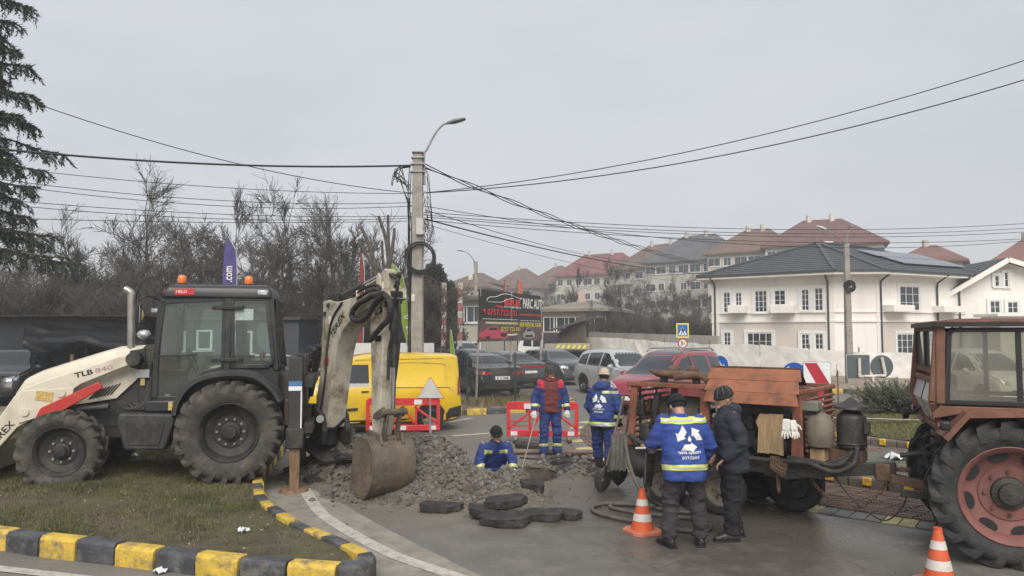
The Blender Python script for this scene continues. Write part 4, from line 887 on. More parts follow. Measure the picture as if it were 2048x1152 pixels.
flag(448, 640, [(453, 474), (449, 500), (446, 540), (444, 600), (443, 640), (470, 640), (472, 600), (473, 540), (471, 500), (458, 477)][::1], 29, MP_, 'purple feather flag with white lettering above the backhoe cab', [('.com', 459, 548, 90, .62, .24)])
flag(783, 700, [(782, 528), (785, 545), (792, 590), (802, 640), (814, 692), (822, 692), (822, 640), (814, 590), (803, 550), (790, 532)], 22, MG_, 'tall lime green feather flag with white lettering beside the pole', [('tinovo', 799, 572, -75, .55, .13), ('O', 814, 634, -75, .11, .16), ('avans', 818, 666, -78, .42, .1)])
flag(720, 760, [(721, 505), (719, 540), (719, 600), (713, 670), (709, 735), (722, 735), (726, 670), (728, 600), (728, 540), (724, 508)], 26, MRD_, 'narrow dark red feather flag behind the excavator boom')
flag(899, 725, [(900, 656), (899, 680), (900, 700), (903, 722), (911, 722), (908, 700), (905, 680), (902, 660)], 27, MG_, 'small lime green pennant flag by the fence')
flag(813, 705, [(812, 665), (811, 680), (812, 695), (814, 712), (821, 712), (819, 695), (816, 680), (813, 668)], 25, MBL_, 'small blue pennant flag beside the pole foot')
for x, lab in ((889, 'faded red and white banner pole beside the evergreens'), (921, 'second faded red and white banner pole near the beige house')):
 a = at(x, 565, 40); s = thing('banner_pole', lab, 'banner', (a.x, 40, 0)); MB().cyl((0, 0, 0), (0, 0, a.z), .04, n=8).build('pole', M_DPL, s)
 n = 9
 for i in range(n):
  z0 = 1.6 + (a.z - 1.6) * i / n; z1 = 1.6 + (a.z - 1.6) * (i + 1) / n; MB().bx(-.14, .12, -.08, -.06, z0 + .01, z1 - .01).build('banner_panel', mat('faded_red', (.28, .11, .1), .7, v=.2) if i % 2 else mat('faded_white', (.42, .38, .35), .7, v=.2), s)
for x, lab in ((1009, 'thin orange flag above the billboard'), (1035, 'wider orange flag above the billboard')):
 a = at(x, 560, 60); s = thing('feather_flag', lab, 'flag', (a.x, 60, 0)); MB().cyl((0, 0, 0), (0, 0, a.z), .05, n=6).build('flag_pole', M_DPL, s); w = .12 if x < 1020 else .42
 MB().extr([(0, a.z), (w, a.z - .3), (w, a.z - 1.6), (0, a.z - 1.8)], (0, -.06, 0), X, Z, V(0, 1, 0), 0, .02).build('cloth', mat('flag_orange', (.36, .10, .05), .7, v=.15), s)
# ------------------------------------------------------------------ wire fence of the dealer, awning, kiosk
def mesh_panel(parent, P, Q, z0, z1, dx=.06, dz=.2, r=.006):
 P, Q = V(P[0], P[1], 0), V(Q[0], Q[1], 0); L = (Q - P).length; mb = MB(); e = (Q - P) / L
 for i in range(int(L / dx) + 1): a = P + e * i * dx; mb.tube([a + V(0, 0, z0), a + V(0, 0, z1)], r, 3, cap=False)
 for j in range(int((z1 - z0) / dz) + 1): z = z0 + j * dz; mb.tube([P + V(0, 0, z), Q + V(0, 0, z)], r * 1.4, 3, cap=False)
 tag(mb.build('wire_mesh', M_DPL, parent), None, None, None, 'stuff')
FL = [(-9.5, 22.6), (-7.0, 22.9), (-4.5, 23.1), (-2.9, 23.3), (-1.4, 23.6), (.1, 24.3), (1.15, 25.4)]
fence = thing('wire_fence', 'dark wire mesh fence with thin posts in front of parked cars', 'fence')
for i in range(len(FL) - 1):
 mesh_panel(fence, FL[i], FL[i + 1], .2, 1.62 + .06 * (i % 2))
for x, y in FL: MB().box((x, y + .04, .9), (.05, .05, 1.65)).build('post', mat('green_post', (.03, .055, .045), .5, v=.1), fence)
for i, (x0, x1) in enumerate(((703, 742), (795, 830), (845, 868))):
 a, b = at(x0, 686, 24.5), at(x1, 713, 24.5); o = MB().bx(a.x, b.x, 24.5, 24.52, .9, a.z).build('white_panel', mat('white_sheeting', (.62, .62, .6), .7, v=.06), None)
 tag(o, ['white sheet behind the mesh left of the excavator arm', 'white sheet behind the mesh left of the utility pole', 'narrow white sheet behind the mesh right of the utility pole'][i], 'panel', 'white sheets behind the mesh fence')
def awning():
 s = thing('awning_shelter', 'long black tarpaulin covered shelter behind the dark car at left', 'shelter')
 x0, x1, Y = at(-180, 640, 27).x, at(292, 640, 27).x, 27; zt = at(100, 634, 27).z
 mt = mat('black_tarpaulin', (.017, .019, .024), .38, v=.2, vs=2, b=.15, bs=6, dirt=(.06, .058, .055), da=.4, ds=1.5)
 def cloth(name, xa, xb, za, zb, Yc, amp, parent):
  nx, nz = 60, 14; vs = []
  for i in range(nx + 1):
   for j in range(nz + 1):
    u, w = i / nx, j / nz; x = xa + (xb - xa) * u; z = zb + (za - zb) * w; q = Vector((x * .35, z * 2.2 + x * .22, 0))
    sgz = .16 * math.sin(PI * ((u * 2) % 1)) * (1 - w)
    vs.append(V(x, Yc - amp * (abs(noise.noise(q * 1.3)) * 1.2 + .5 * abs(noise.noise(q * 3.1 + V(3, 1, 2)))) * (1 - .6 * w), z - sgz))
  MB().add(vs, [(i * (nz + 1) + j, (i + 1) * (nz + 1) + j, (i + 1) * (nz + 1) + j + 1, i * (nz + 1) + j + 1) for i in range(nx) for j in range(nz)]).build(name, mt, parent, smooth=180)
 xm = at(50, 640, 27).x
 cloth('tarpaulin', xm, x1, zt - .04, at(100, 692, 27).z, Y, .22, s)
 MB().bx(x0, xm - .01, Y - .02, Y + .05, .1, zt - .08).build('side_panel', mat('anthracite_panel', (.032, .035, .042), .5, v=.12), s)
 n = 40; vs = []
 for i in range(n + 1):
  x = x0 - .2 + (x1 - x0 + .4) * i / n; dz = .02 * (i % 2); vs += [V(x, Y - .5, zt + dz), V(x, Y + 6, zt - .3 + dz)]
 MB().add(vs + [v + V(0, 0, .04) for v in vs], [(2 * i, 2 * i + 2, 2 * i + 3, 2 * i + 1) for i in range(n)] + [(2 * i + 2 * n + 2, 2 * i + 2 * n + 4, 2 * i + 2 * n + 5, 2 * i + 2 * n + 3) for i in range(n)] + [(2 * i, 2 * i + 2, 2 * i + 2 * n + 4, 2 * i + 2 * n + 2) for i in range(n)]).build('roof_sheet', mat('roof_sheet_dark', (.05, .05, .055), .5, v=.25), s)
 MB().beam((x0, Y - .12, zt - .06), (x1, Y - .12, zt - .06), .06, .08).build('beam', M_BLK, s)
 MB().bx(x0, x1, Y + 5.5, Y + 5.6, 0, zt).build('back_wall', mat('dark_back_wall', (.02, .022, .026), .7, v=.2), s)
 for x in (x0, xm, (xm + x1) / 2, x1): MB().box((x, Y + .12, zt / 2), (.07, .07, zt)).build('post', M_BLK, s)
 f = thing('wire_fence', 'dark mesh fence below the black awning', 'fence'); 
 mesh_panel(f, (xm, Y - 1.0), (x1 + 1, Y - 1.0), .2, 1.5, .09, .12, .006)
 pz = at(131, 690, 25.5); MB().box((pz.x, 25.9, .85), (.09, .06, 1.5)).build('post', mat('wooden_post', (.35, .2, .1), .8, v=.2), f)
awning()
kx0, kx1 = at(296, 640, 30).x, at(598, 640, 30).x; kz = at(560, 641, 30).z
k = thing('kiosk', 'dark grey flat roofed office container with white framed windows', 'kiosk')
MB().bx(kx0, kx1, 30, 33, .1, kz).build('wall', mat('anthracite_cladding', (.045, .05, .058), .55, v=.1, vs=1, stretch=(.4, 1, 3)), k, bevel=.02)
MB().bx(kx0 - .1, kx1 + .1, 29.85, 33.1, kz + .002, kz + .12).build('roof', mat('kiosk_roof', (.03, .033, .038), .5, v=.1), k, bevel=.02)
for x0, x1, y0, y1 in ((548, 563, 664, 696), (395, 425, 660, 700), (345, 372, 662, 705), (470, 505, 662, 705)): win_px(k, (kx0, 30), (kx1, 30), x0, x1, y0, y1, cols=1, rows=1, surround=False)
# ------------------------------------------------------------------ trees
M_BARK = mat('grey_brown_bark', (.085, .072, .06), .9, v=.3, vs=6, b=.5, bs=25)
M_TWIG = mat('twig_bark', (.075, .067, .061), .9, v=.2, vs=3)
M_BARK2 = mat('pale_bark', (.16, .14, .115), .9, v=.3, vs=6, b=.5, bs=25)
def bare_tree_meshes(seed, H, r0, spread=.7, levels=4, up=.35, split=3, twigs=5, first=.22, density=1.0, multi=1, tw=.0125):
 rn = random.Random(seed); trunk, crown = MB(), MB()
 def rv(): return Vector((rn.uniform(-1, 1), rn.uniform(-1, 1), rn.uniform(-1, 1)))
 def grow(p, d, L, r, lev):
  n = 5 if lev == 0 else 4 if lev < 3 else 3; pts, rs = [p.copy()], [r]; q = p.copy(); dd = d.copy()
  for i in range(n):
   dd = (dd + rv() * (.10 if lev == 0 else .22) + Vector((0, 0, up * .16))).normalized()
   q = q + dd * (L / n); pts.append(q.copy()); rs.append(max(tw * .6, r * (1 - (.55 if lev == 0 else .75) * (i + 1) / n)))
  (trunk if lev < 2 else crown).tube(pts, rs, 7 if lev == 0 else 5 if lev == 1 else 3, cap=False)
  if lev >= levels: return
  k = int((split + (2 if lev else 1)) * density) if lev < levels - 1 else twigs
  for c in range(k):
   t = rn.uniform(first + .15 if lev == 0 else .25, 1.0); j = min(n - 1, int(t * n)); f = t * n - j
   b = pts[j].lerp(pts[j + 1], f); rr = rs[j] * (1 - f) + rs[j + 1] * f
   ax = dd.cross(rv()).normalized(); base = (pts[j + 1] - pts[j]).normalized()
   nd = (base + ax * rn.uniform(.55, 1.15) * spread / .7 + Vector((0, 0, up * rn.uniform(.1, .8)))).normalized()
   grow(b, nd, L * rn.uniform(.42, .7) * (1.0 if lev else .85), max(tw, rr * rn.uniform(.45, .65)), lev + 1)
  if lev < 2:                                  # leader continues
   grow(pts[-1], dd, L * .6, rs[-1], lev + 1)
 for m_ in range(multi):
  d = (Vector((0, 0, 1)) + (rv() * .35 if multi > 1 else rv() * .06)); d.z = abs(d.z); d.normalize()
  grow(Vector((rn.uniform(-.15, .15) * (multi > 1), rn.uniform(-.15, .15) * (multi > 1), -.1)), d, H * .45, r0 / math.sqrt(multi), 0)
 return trunk, crown
TREE_LIB = []
for sd, H, r0, kw in ((11, 10, .20, dict(spread=.75, levels=4, up=.3, split=4, twigs=9)), (12, 9, .17, dict(spread=.7, levels=4, up=.25, split=4, twigs=9)), (13, 8, .16, dict(spread=.95, levels=4, up=.12, split=4, twigs=9)),
                      (14, 10, .15, dict(spread=.5, levels=4, up=.45, split=4, twigs=9)), (15, 6, .10, dict(spread=.8, levels=4, up=.35, split=3, twigs=6, multi=3)), (16, 9, .16, dict(spread=.65, levels=4, up=.32, split=4, twigs=9))):
 t, c = bare_tree_meshes(sd, H, r0, **kw); TREE_LIB.append((t.mesh('trunk', M_BARK, 70), c.mesh('crown', M_TWIG, 70), H))
def bare_tree(k, x, y, z, s, rz, label, group, sz=1.0):
 o = thing('bare_tree', label, 'tree', (x, y, z), rz, group); o.scale = (s, s, s * sz)
 link('trunk', TREE_LIB[k][0], o); link('crown', TREE_LIB[k][1], o); return o
GL = 'bare winter trees behind the car dealer'
spots = [(0, 35, 590, 44, 1.05, 'bare tree low behind the spruce at the left edge'), (2, 120, 600, 40, 1.0, 'bare crooked tree behind the black awning'), (5, 215, 600, 43, .95, 'bare tree right of the crooked one behind the black awning'),
         (0, 305, 600, 46, 1.45, 'tallest bare tree with rounded crown above the backhoe bonnet'), (3, 375, 600, 40, 1.0, 'bare tree with upright twigs left of the purple flag'), (3, 462, 600, 44, 1.25, 'slender bare tree with fine upright shoots above the purple flag'),
         (1, 520, 600, 42, 1.15, 'bare tree right of the purple flag'), (5, 590, 600, 44, 1.2, 'broad bare tree above the grey kiosk'), (0, 660, 600, 47, 1.32, 'bare tree with wide crown above the excavator boom'), (2, 725, 600, 40, .95, 'bare spreading tree left of the pollarded tree'),
         (1, 800, 600, 46, 1.25, 'bare tree rising behind the main utility pole'), (2, 160, 600, 52, 1.25, 'bare tree farther back, left of the tallest one'), (1, 260, 600, 36, .8, 'low bare tree near the exhaust pipe of the backhoe'), (2, 560, 600, 37, .85, 'low bare tree over the dark kiosk roof'), (5, 430, 600, 50, 1.25, 'bare tree behind the slender one'), (3, 640, 600, 36, .85, 'thin bare tree left of the excavator boom top')]
spots += [((0, 2, 1, 5)[i % 4], 20 + i * 62, 600, 36 + (i * 7) % 11, 1.0 + .1 * (i % 3), lb) for i, lb in enumerate(['bare tree behind the left end of the black awning', 'bare round crowned tree over the black awning', 'bare tree between awning and exhaust pipe', 'bare tree just left of the exhaust pipe', 'bare tree right of the tallest one', 'bare tree low over the front of the cab', 'bare tree behind the cab roof', 'bare tree behind the amber beacons', 'bare tree between cab and kiosk', 'bare tree over the right end of the kiosk', 'bare tree left of the slim lamp pole', 'bare tree right of the slim lamp pole', 'bare tree behind the pollarded limbs'])]
for i, (k, px, py, Y, s, lb) in enumerate(spots):
 p = at(px, py, Y); bare_tree(k, p.x, Y, 0, s * .98, i * 1.9, lb, GL, .95)
# undergrowth: bushes in front of the trees
bt, bc = bare_tree_meshes(31, 4.6, .05, spread=.7, levels=3, up=.75, split=6, twigs=11, first=.0, multi=9, tw=.008)
bmsh = (bt.mesh('stem', M_BARK, 70), bc.mesh('twigs', mat('brown_twigs', (.078, .066, .057), .9, v=.2), 70))
rn = random.Random(5)
for i in range(34):
 px = -60 + i * 27 + rn.uniform(-10, 10); Y = rn.uniform(33, 40)
 p = at(px, 600, Y); o = thing('bare_bush', 'leafless brown bush in the thicket behind the awning and kiosk', 'bush', (p.x, Y, 0), rn.uniform(0, 6), 'leafless thicket bushes'); s = rn.uniform(.75, 1.25); o.scale = (s * 1.25, s * 1.25, s)
 link('stem', bmsh[0], o); link('twigs', bmsh[1], o)
# trees in front of the flats
GF = 'bare trees below the flats'
rn = random.Random(8)
for i, (px, Y, k, s, lb) in enumerate([(1000, 120, 1, .9, 'bare tree above the left half of the billboard'), (1035, 125, 0, 1.0, 'bare tree behind the red flags above the billboard'), (1075, 110, 5, 1.15, 'bare tree above the right end of the billboard'), (1105, 118, 2, 1.2, 'bare tree left of the red sheet roof'),
  (1150, 78, 3, 1.0, 'upright bare tree in front of the red sheet roof'), (1178, 62, 1, .62, 'small bare street tree beside the wooden shed'), (1235, 66, 3, .95, 'tall thin bare street tree left of the sheeted fence'), (1275, 85, 0, 1.0, 'bare tree over the left end of the sheeted fence'), (1320, 80, 2, 1.0, 'dark bare tree behind the crossing sign'),
  (1350, 92, 1, 1.05, 'bare tree below the slate grey roof'), (1395, 80, 0, .85, 'bare tree beside the left wall of the villa'), (1300, 68, 2, .8, 'low dark bare tree behind the fence'), (1370, 70, 2, .75, 'low bare tree close to the villa'), (1430, 98, 5, 1.0, 'bare tree in front of the cream block'), (1480, 96, 1, .95, 'bare tree between cream block and villa roof'), (1215, 100, 5, 1.0, 'bare tree below the long brown roof'), (1250, 74, 2, .85, 'spreading dark bare tree near the fence end'), (965, 90, 1, .8, 'bare tree behind the far street lamp')]):
 p = at(px, 600, Y); bare_tree(k, p.x, Y, 0 if Y < 80 else 1, s, i * 2.3, lb, GF)
for i in range(26):
 px = 1180 + i * 9.5 + rn.uniform(-8, 8); Y = rn.uniform(62, 82); p = at(px, 600, Y)
 o = thing('bare_bush', 'dark leafless bush in the scrub behind the sheeted fence', 'bush', (p.x, Y, .3), rn.uniform(0, 6), 'scrub behind the sheeted fence'); s = rn.uniform(.55, .95); o.scale = (s * 1.6, s * 1.6, s)
 link('stem', bmsh[0], o); link('twigs', bmsh[1], o)
for i in range(16):
 px = 960 + i * 14 + rn.uniform(-8, 8); Y = rn.uniform(95, 130); p = at(px, 600, Y)
 o = thing('bare_bush', 'leafless bush on the slope between billboard and flats', 'bush', (p.x, Y, .8), rn.uniform(0, 6), 'scrub on the slope'); s = rn.uniform(.8, 1.3); o.scale = (s * 1.3, s * 1.3, s)
 link('stem', bmsh[0], o); link('twigs', bmsh[1], o)
# young street trees by the shed
p = at(1146, 640, 48)
# pollarded tree: thick cut limbs without twigs
pt = thing('pollarded_tree', 'pollarded tree with thick bare cut limbs beside the utility pole', 'tree', at(772, 600, 30) * 1.0); pt.location.z = 0
mb = MB(); base = Vector((0, 0, 0)); Y = 30
def lp(px, py): q = at(px, py, Y); q.z = q.z; return q - pt.location
for pts, r0, r1 in (([(775, 720), (773, 640), (770, 590)], .19, .15), ([(770, 590), (755, 545), (738, 490), (722, 453)], .11, .06), ([(762, 575), (745, 530), (727, 500), (718, 478)], .085, .045), ([(772, 590), (778, 540), (772, 480), (757, 432)], .11, .055), ([(776, 560), (777, 500), (776, 430)], .09, .05), ([(777, 540), (784, 500), (788, 470), (789, 456)], .085, .05), ([(770, 590), (768, 540), (765, 510), (764, 482)], .07, .05)):
 q = smoothline([lp(*p) for p in pts], 4); mb.tube(q, [r0 + (r1 - r0) * i / (len(q) - 1) for i in range(len(q))], 8)
mb.build('trunk', M_BARK, pt, smooth=60)
rn = random.Random(3); mb = MB()
for i in range(60):
 t = rn.random(); a = lp(720 + 70 * rn.random(), 440 + 120 * t); b = a + Vector((rn.uniform(-.5, .5), rn.uniform(-.4, .4), rn.uniform(.2, .8))); mb.tube([a, (a + b) / 2 + Vector((.05, 0, .05)), b], [.012, .009, .006], 3, cap=False)
mb.build('twigs', M_TWIG, pt)
# evergreens: sprays of small faces round a real branch frame
def leafy(mb, rn, c, d, L, w, n, droop=0.0):
 """a spray: n narrow blades fanned along a shoot"""
 d = d.normalized(); u, v = frame_of(d)
 for i in range(n):
  t = (i + rn.random()) / n; a = rn.uniform(0, 2 * PI); p = c + d * L * t - Vector((0, 0, droop * t * t * L))
  q = (d * rn.uniform(.5, .9) + (u * math.cos(a) + v * math.sin(a)) * rn.uniform(.4, .9) - Vector((0, 0, droop * .8))).normalized() * w * rn.uniform(.7, 1.5)
  s = q.cross(Vector((rn.uniform(-1, 1), rn.uniform(-1, 1), rn.uniform(-1, 1)))).normalized() * w * .2
  o = len(mb.v); mb.v += [tuple(p - s), tuple(p + s), tuple(p + q)]; mb.f.append((o, o + 1, o + 2)); mb.m.append(0)
M_NEED = mat('spruce_needles', (.030, .042, .026), .85, v=.3, vs=2.0)
def spruce():
 base = at(-75, 600, 21); base.z = 0
 t = thing('spruce_tree', 'tall dark spruce with drooping branches at the left edge', 'tree', base)
 rn = random.Random(21); H = 15.5; br = MB(); nd = MB()
 MB().tube([(0, 0, -.1), (.05, 0, 5), (0, .05, 10), (0, 0, H)], [.24, .18, .09, .02], 10).build('trunk', M_BARK, t, smooth=60)
 z = 4.7
 while z < H - .3:
  k = 5
  for j in range(k):
   a = 2 * PI * j / k + rn.uniform(-.4, .4) + z; f = (H - z) / H
   L = max(.45, (3.5 * f ** .8 + .2) * rn.uniform(.6, 1.12))
   d = Vector((math.cos(a), math.sin(a), 0)); q = [Vector((0, 0, z))]
   for i in range(1, 8):
    s = i / 7; q.append(Vector((0, 0, z)) + d * L * s + Vector((rn.uniform(-.04, .04), rn.uniform(-.04, .04), .18 * L * s - .62 * L * s * s + .36 * L * s ** 3.2)))
   br.tube(q, [.045 * f + .012 - .04 * f * i / 8 for i in range(8)], 4, cap=False)
   for i in range(1, 8):
    for h in range(3 if L > 1.2 else 2):
     s = rn.random(); b = q[i - 1].lerp(q[i], s); side = d.cross(Vector((0, 0, 1))) * rn.choice((-1, 1))
     dd = (side * rn.uniform(.3, .9) + d * rn.uniform(.2, .8) - Vector((0, 0, rn.uniform(.1, .7)))).normalized(); l2 = L * rn.uniform(.10, .24) + .12
     br.tube([b, b + dd * l2 * .5, b + dd * l2 - Vector((0, 0, l2 * .25))], [.008, .006, .004], 3, cap=False)
     leafy(nd, rn, b, dd, l2, .12, 22, .25)
     for m_ in range(2):                     # hanging twigs
      c = b + dd * l2 * rn.random(); leafy(nd, rn, c, Vector((rn.uniform(-.3, .3), rn.uniform(-.3, .3), -1)), rn.uniform(.15, .42), .10, 12, 0)
    leafy(nd, rn, q[i - 1], (q[i] - q[i - 1]), (q[i] - q[i - 1]).length, .13, 18, .1)
  z += .56 + .2 * rn.random()
 br.build('branches', M_BARK, t); nd.build('crown', M_NEED, t)
spruce()
def thuja(px, Y, w, h, label, seed=1):
 p = at(px, 600, Y); p.z = 0; t = thing('evergreen_tree', label, 'tree', p, 0, None); rn = random.Random(seed)
 MB().tube([(0, 0, -.1), (0, 0, h * .9)], [.12, .02], 6).build('trunk', M_BARK, t); nd = MB()
 for i in range(1500):
  f = rn.random() ** .8; z = f * h; rr = w * (math.sin(min(1, f * 3) * PI / 2) * (1 - f) ** .55) * (1 + .25 * noise.noise(Vector((z * .8, i % 7, seed)))) * math.sqrt(rn.uniform(.35, 1)); a = rn.uniform(0, 2 * PI)
  leafy(nd, rn, Vector((math.cos(a) * rr, math.sin(a) * rr, z)), Vector((math.cos(a), math.sin(a), 1.4)), .45, .2, 6)
 nd.build('crown', mat('thuja_green', (.030, .037, .024), .9, v=.3, vs=1.5), t)
thuja(868, 44, 1.5, 6.0, 'dark evergreen just right of the main utility pole', 1); thuja(893, 52, 1.5, 5.6, 'dark evergreen farther back beside the first one', 2); thuja(1052, 108, 1.6, 8.0, 'small dark evergreen above the billboard', 3)
def juniper():
 p = at(1797, 823, 18.2); p.z = .40; t = thing('juniper_bush', 'low spreading grey green juniper bush on the roundabout lawn', 'bush', p); rn = random.Random(2); st, nd = MB(), MB()
 for i in range(300):
  a = rn.uniform(0, 2 * PI); el = rn.uniform(.12, 1.05); L = rn.uniform(.45, 1.05) * (1.12 - .22 * el)
  d = Vector((math.cos(a) * math.cos(el), math.sin(a) * math.cos(el), math.sin(el))); d = (d + Vector((-.10, 0, .0))).normalized(); c = Vector((rn.uniform(-.25, .25), rn.uniform(-.25, .25), .02))
  q = [c, c + d * L * .5, c + d * L - Vector((0, 0, .08 * L))]; st.tube(q, [.012, .008, .004], 3, cap=False)
  for s in range(5): leafy(nd, rn, c + d * L * (.3 + .14 * s), (d + Vector((rn.uniform(-.35, .35), rn.uniform(-.35, .35), rn.uniform(-.1, .4)))).normalized(), L * .28, .06, 16, .0)
 st.build('stems', M_BARK, t); nd.build('foliage', mat('juniper_green', (.10, .115, .08), .85, v=.35, vs=3), t); t.scale = (1.0, .85, .95)
juniper()
# ------------------------------------------------------------------ road vehicles
M_TYRE = mat('tyre_rubber', (.022, .022, .023), .85, v=.2, vs=12, dirt=(.09, .08, .065), da=.45, ds=6)
M_RIMS = mat('alloy_rim', (.32, .33, .34), .35, m=.7, v=.1)
M_RIMD = mat('dark_rim', (.05, .05, .055), .4, m=.5, v=.1)
M_TRIM = mat('black_trim', (.025, .026, .028), .6, v=.1)
M_CGL = mat('car_glass', (.02, .026, .03), .03, v=.3, vs=.8, spec=1.0)
M_TAIL = mat('tail_lamp_red', (.30, .012, .015), .15, v=.2, vs=9, coat=.5)
M_HEAD = mat('headlamp', (.55, .57, .6), .08, m=.5, v=.2, vs=14, coat=.6)
M_PLATE = mat('number_plate', (.72, .72, .72), .4, v=.04)
M_CHR = mat('chrome', (.7, .7, .72), .12, m=1.0, v=.05)
def paint(name, c, dirt=.25, ds=1.2): return mat('paint_' + name, c, .28, v=.05, vs=1, coat=.6, dirt=(.22, .19, .15), da=dirt, ds=ds, dt=.5)
def interp(keys, x):
 ks = keys
 if x <= ks[0][0]: return ks[0][1]
 if x >= ks[-1][0]: return ks[-1][1]
 for i in range(len(ks) - 1):
  if ks[i][0] <= x <= ks[i + 1][0]:
   t = (x - ks[i][0]) / (ks[i + 1][0] - ks[i][0]); h = ks[i + 1][0] - ks[i][0]
   def slope(k):
    if k <= 0 or k >= len(ks) - 1: return 0 if 0 else (ks[min(k + 1, len(ks) - 1)][1] - ks[max(k - 1, 0)][1]) / (ks[min(k + 1, len(ks) - 1)][0] - ks[max(k - 1, 0)][0])
    d0 = (ks[k][1] - ks[k - 1][1]) / (ks[k][0] - ks[k - 1][0]); d1 = (ks[k + 1][1] - ks[k][1]) / (ks[k + 1][0] - ks[k][0])
    return 0 if d0 * d1 <= 0 else 2 * d0 * d1 / (d0 + d1)
   m0, m1 = slope(i) * h, slope(i + 1) * h
   return (2 * t ** 3 - 3 * t * t + 1) * ks[i][1] + (t ** 3 - 2 * t * t + t) * m0 + (-2 * t ** 3 + 3 * t * t) * ks[i + 1][1] + (t ** 3 - t * t) * m1
CARS = {
 'sedan': dict(L=4.75, W=.91, top=[(-2.37, .62), (-2.33, .95), (-2.2, 1.02), (-1.6, 1.08), (-.85, 1.37), (-.1, 1.45), (.45, 1.39), (1.15, 1.0), (1.9, .88), (2.25, .74), (2.37, .55)], belt=[(-2.37, .6), (-2.2, .88), (-1, .94), (.9, .9), (2, .78), (2.37, .53)], wx=(-1.38, 1.42), wr=.335,
 side=[[(-1.62, 1.0), (-.98, 1.27), (-.5, 1.36), (-.22, 1.37), (-.22, .98)], [(-.14, .98), (-.14, 1.37), (.35, 1.34), (.98, .97)]], ws=[(-.70, .99), (.70, .99), (.56, 1.37), (-.56, 1.37)], rw=[(-.66, 1.05), (.66, 1.05), (.54, 1.36), (-.54, 1.36)],
 head=[[(.45, .62), (.82, .66), (.80, .76), (.46, .73)]], tail=[[(.38, .80), (.86, .80), (.84, .92), (.36, .88)]], grille=[(-.4, .42), (.4, .42), (.38, .66), (-.38, .66)]),
 'suv': dict(L=4.55, W=.92, top=[(-2.27, .7), (-2.24, 1.05), (-2.0, 1.52), (-1.6, 1.66), (-.3, 1.70), (.25, 1.63), (1.05, 1.12), (1.9, 1.0), (2.2, .82), (2.27, .55)], belt=[(-2.27, .65), (-2.15, 1.0), (-1, 1.06), (.9, 1.02), (2, .88), (2.27, .53)], wx=(-1.33, 1.36), wr=.365,
 side=[[(-1.85, 1.15), (-1.72, 1.48), (-1.2, 1.56), (-1.15, 1.1)], [(-1.08, 1.1), (-1.1, 1.57), (-.2, 1.6), (-.2, 1.08)], [(-.12, 1.08), (-.12, 1.6), (.2, 1.56), (.92, 1.08)]], ws=[(-.72, 1.12), (.72, 1.12), (.58, 1.6), (-.58, 1.6)], rw=[(-.66, 1.12), (.66, 1.12), (.58, 1.56), (-.58, 1.56)],
 head=[[(.48, .74), (.84, .78), (.82, .92), (.50, .86)]], tail=[[(.62, .92), (.86, .92), (.84, 1.18), (.66, 1.12)]], grille=[(-.44, .66), (.44, .66), (.42, .84), (-.42, .84)]),
 'mpv': dict(L=4.38, W=.90, top=[(-2.19, .7), (-2.16, 1.35), (-2.08, 1.66), (-1.8, 1.78), (-.6, 1.81), (.2, 1.76), (.62, 1.6), (1.3, 1.14), (1.95, .98), (2.14, .8), (2.19, .5)], belt=[(-2.19, .65), (-2.1, 1.02), (-1, 1.08), (.9, 1.04), (2, .86), (2.19, .48)], wx=(-1.30, 1.38), wr=.34,
 side=[[(-1.95, 1.16), (-1.9, 1.56), (-1.2, 1.64), (-1.15, 1.12)], [(-1.05, 1.12), (-1.05, 1.65), (-.15, 1.67), (-.15, 1.1)], [(-.05, 1.1), (-.05, 1.67), (.42, 1.58), (1.05, 1.12)]], ws=[(-.74, 1.14), (.74, 1.14), (.62, 1.66), (-.62, 1.66)], rw=[(-.66, 1.1), (.66, 1.1), (.62, 1.62), (-.62, 1.62)],
 head=[[(.46, .72), (.84, .80), (.80, .98), (.52, .84)]], tail=[[(.72, .85), (.88, .85), (.86, 1.4), (.76, 1.4)]], grille=[(-.5, .42), (.5, .42), (.46, .60), (-.46, .60)]),
}
def wheel(parent, c, r, w, rim, side, n=28, spokes=7, name='wheel'):
 """tyre as the part, rim and hub as sub-parts; side = +1 / -1 outward along y"""
 c = Vector(c); y = V(0, side, 0)
 prof = [(r * .60, -w / 2), (r * .9, -w / 2), (r * .985, -w * .36), (r, -w * .2), (r, w * .2), (r * .985, w * .36), (r * .9, w / 2), (r * .64, w / 2), (r * .60, w * .42)]
 t = MB().lathe(prof, c, y, n).build(name, M_TYRE, parent, smooth=40)
 mb = MB(); mb.lathe([(r * .62, -w * .45), (r * .62, w * .30), (r * .66, w * .46), (r * .60, w * .47), (r * .56, w * .30), (r * .50, w * .22), (.001, w * .20)], c, y, n); mb.build('rim', M_TRIM if rim is M_RIMS else rim, t, smooth=40)
 u, v = frame_of(y); mb = MB()
 for i in range(spokes):
  a = 2 * PI * i / spokes; d = u * math.cos(a) + v * math.sin(a); mb.beam(c + y * w * .30 + d * r * .08, c + y * w * .32 + d * r * .60, r * .16, w * .10, up=y)
 mb.lathe([(r * .001, w * .4), (r * .14, w * .38), (r * .15, w * .2)], c, y, 12); mb.lathe([(r * .56, w * .30), (r * .57, w * .40), (r * .63, w * .40)], c, y, n)
 mb.build('spokes', rim, t, smooth=40); return t
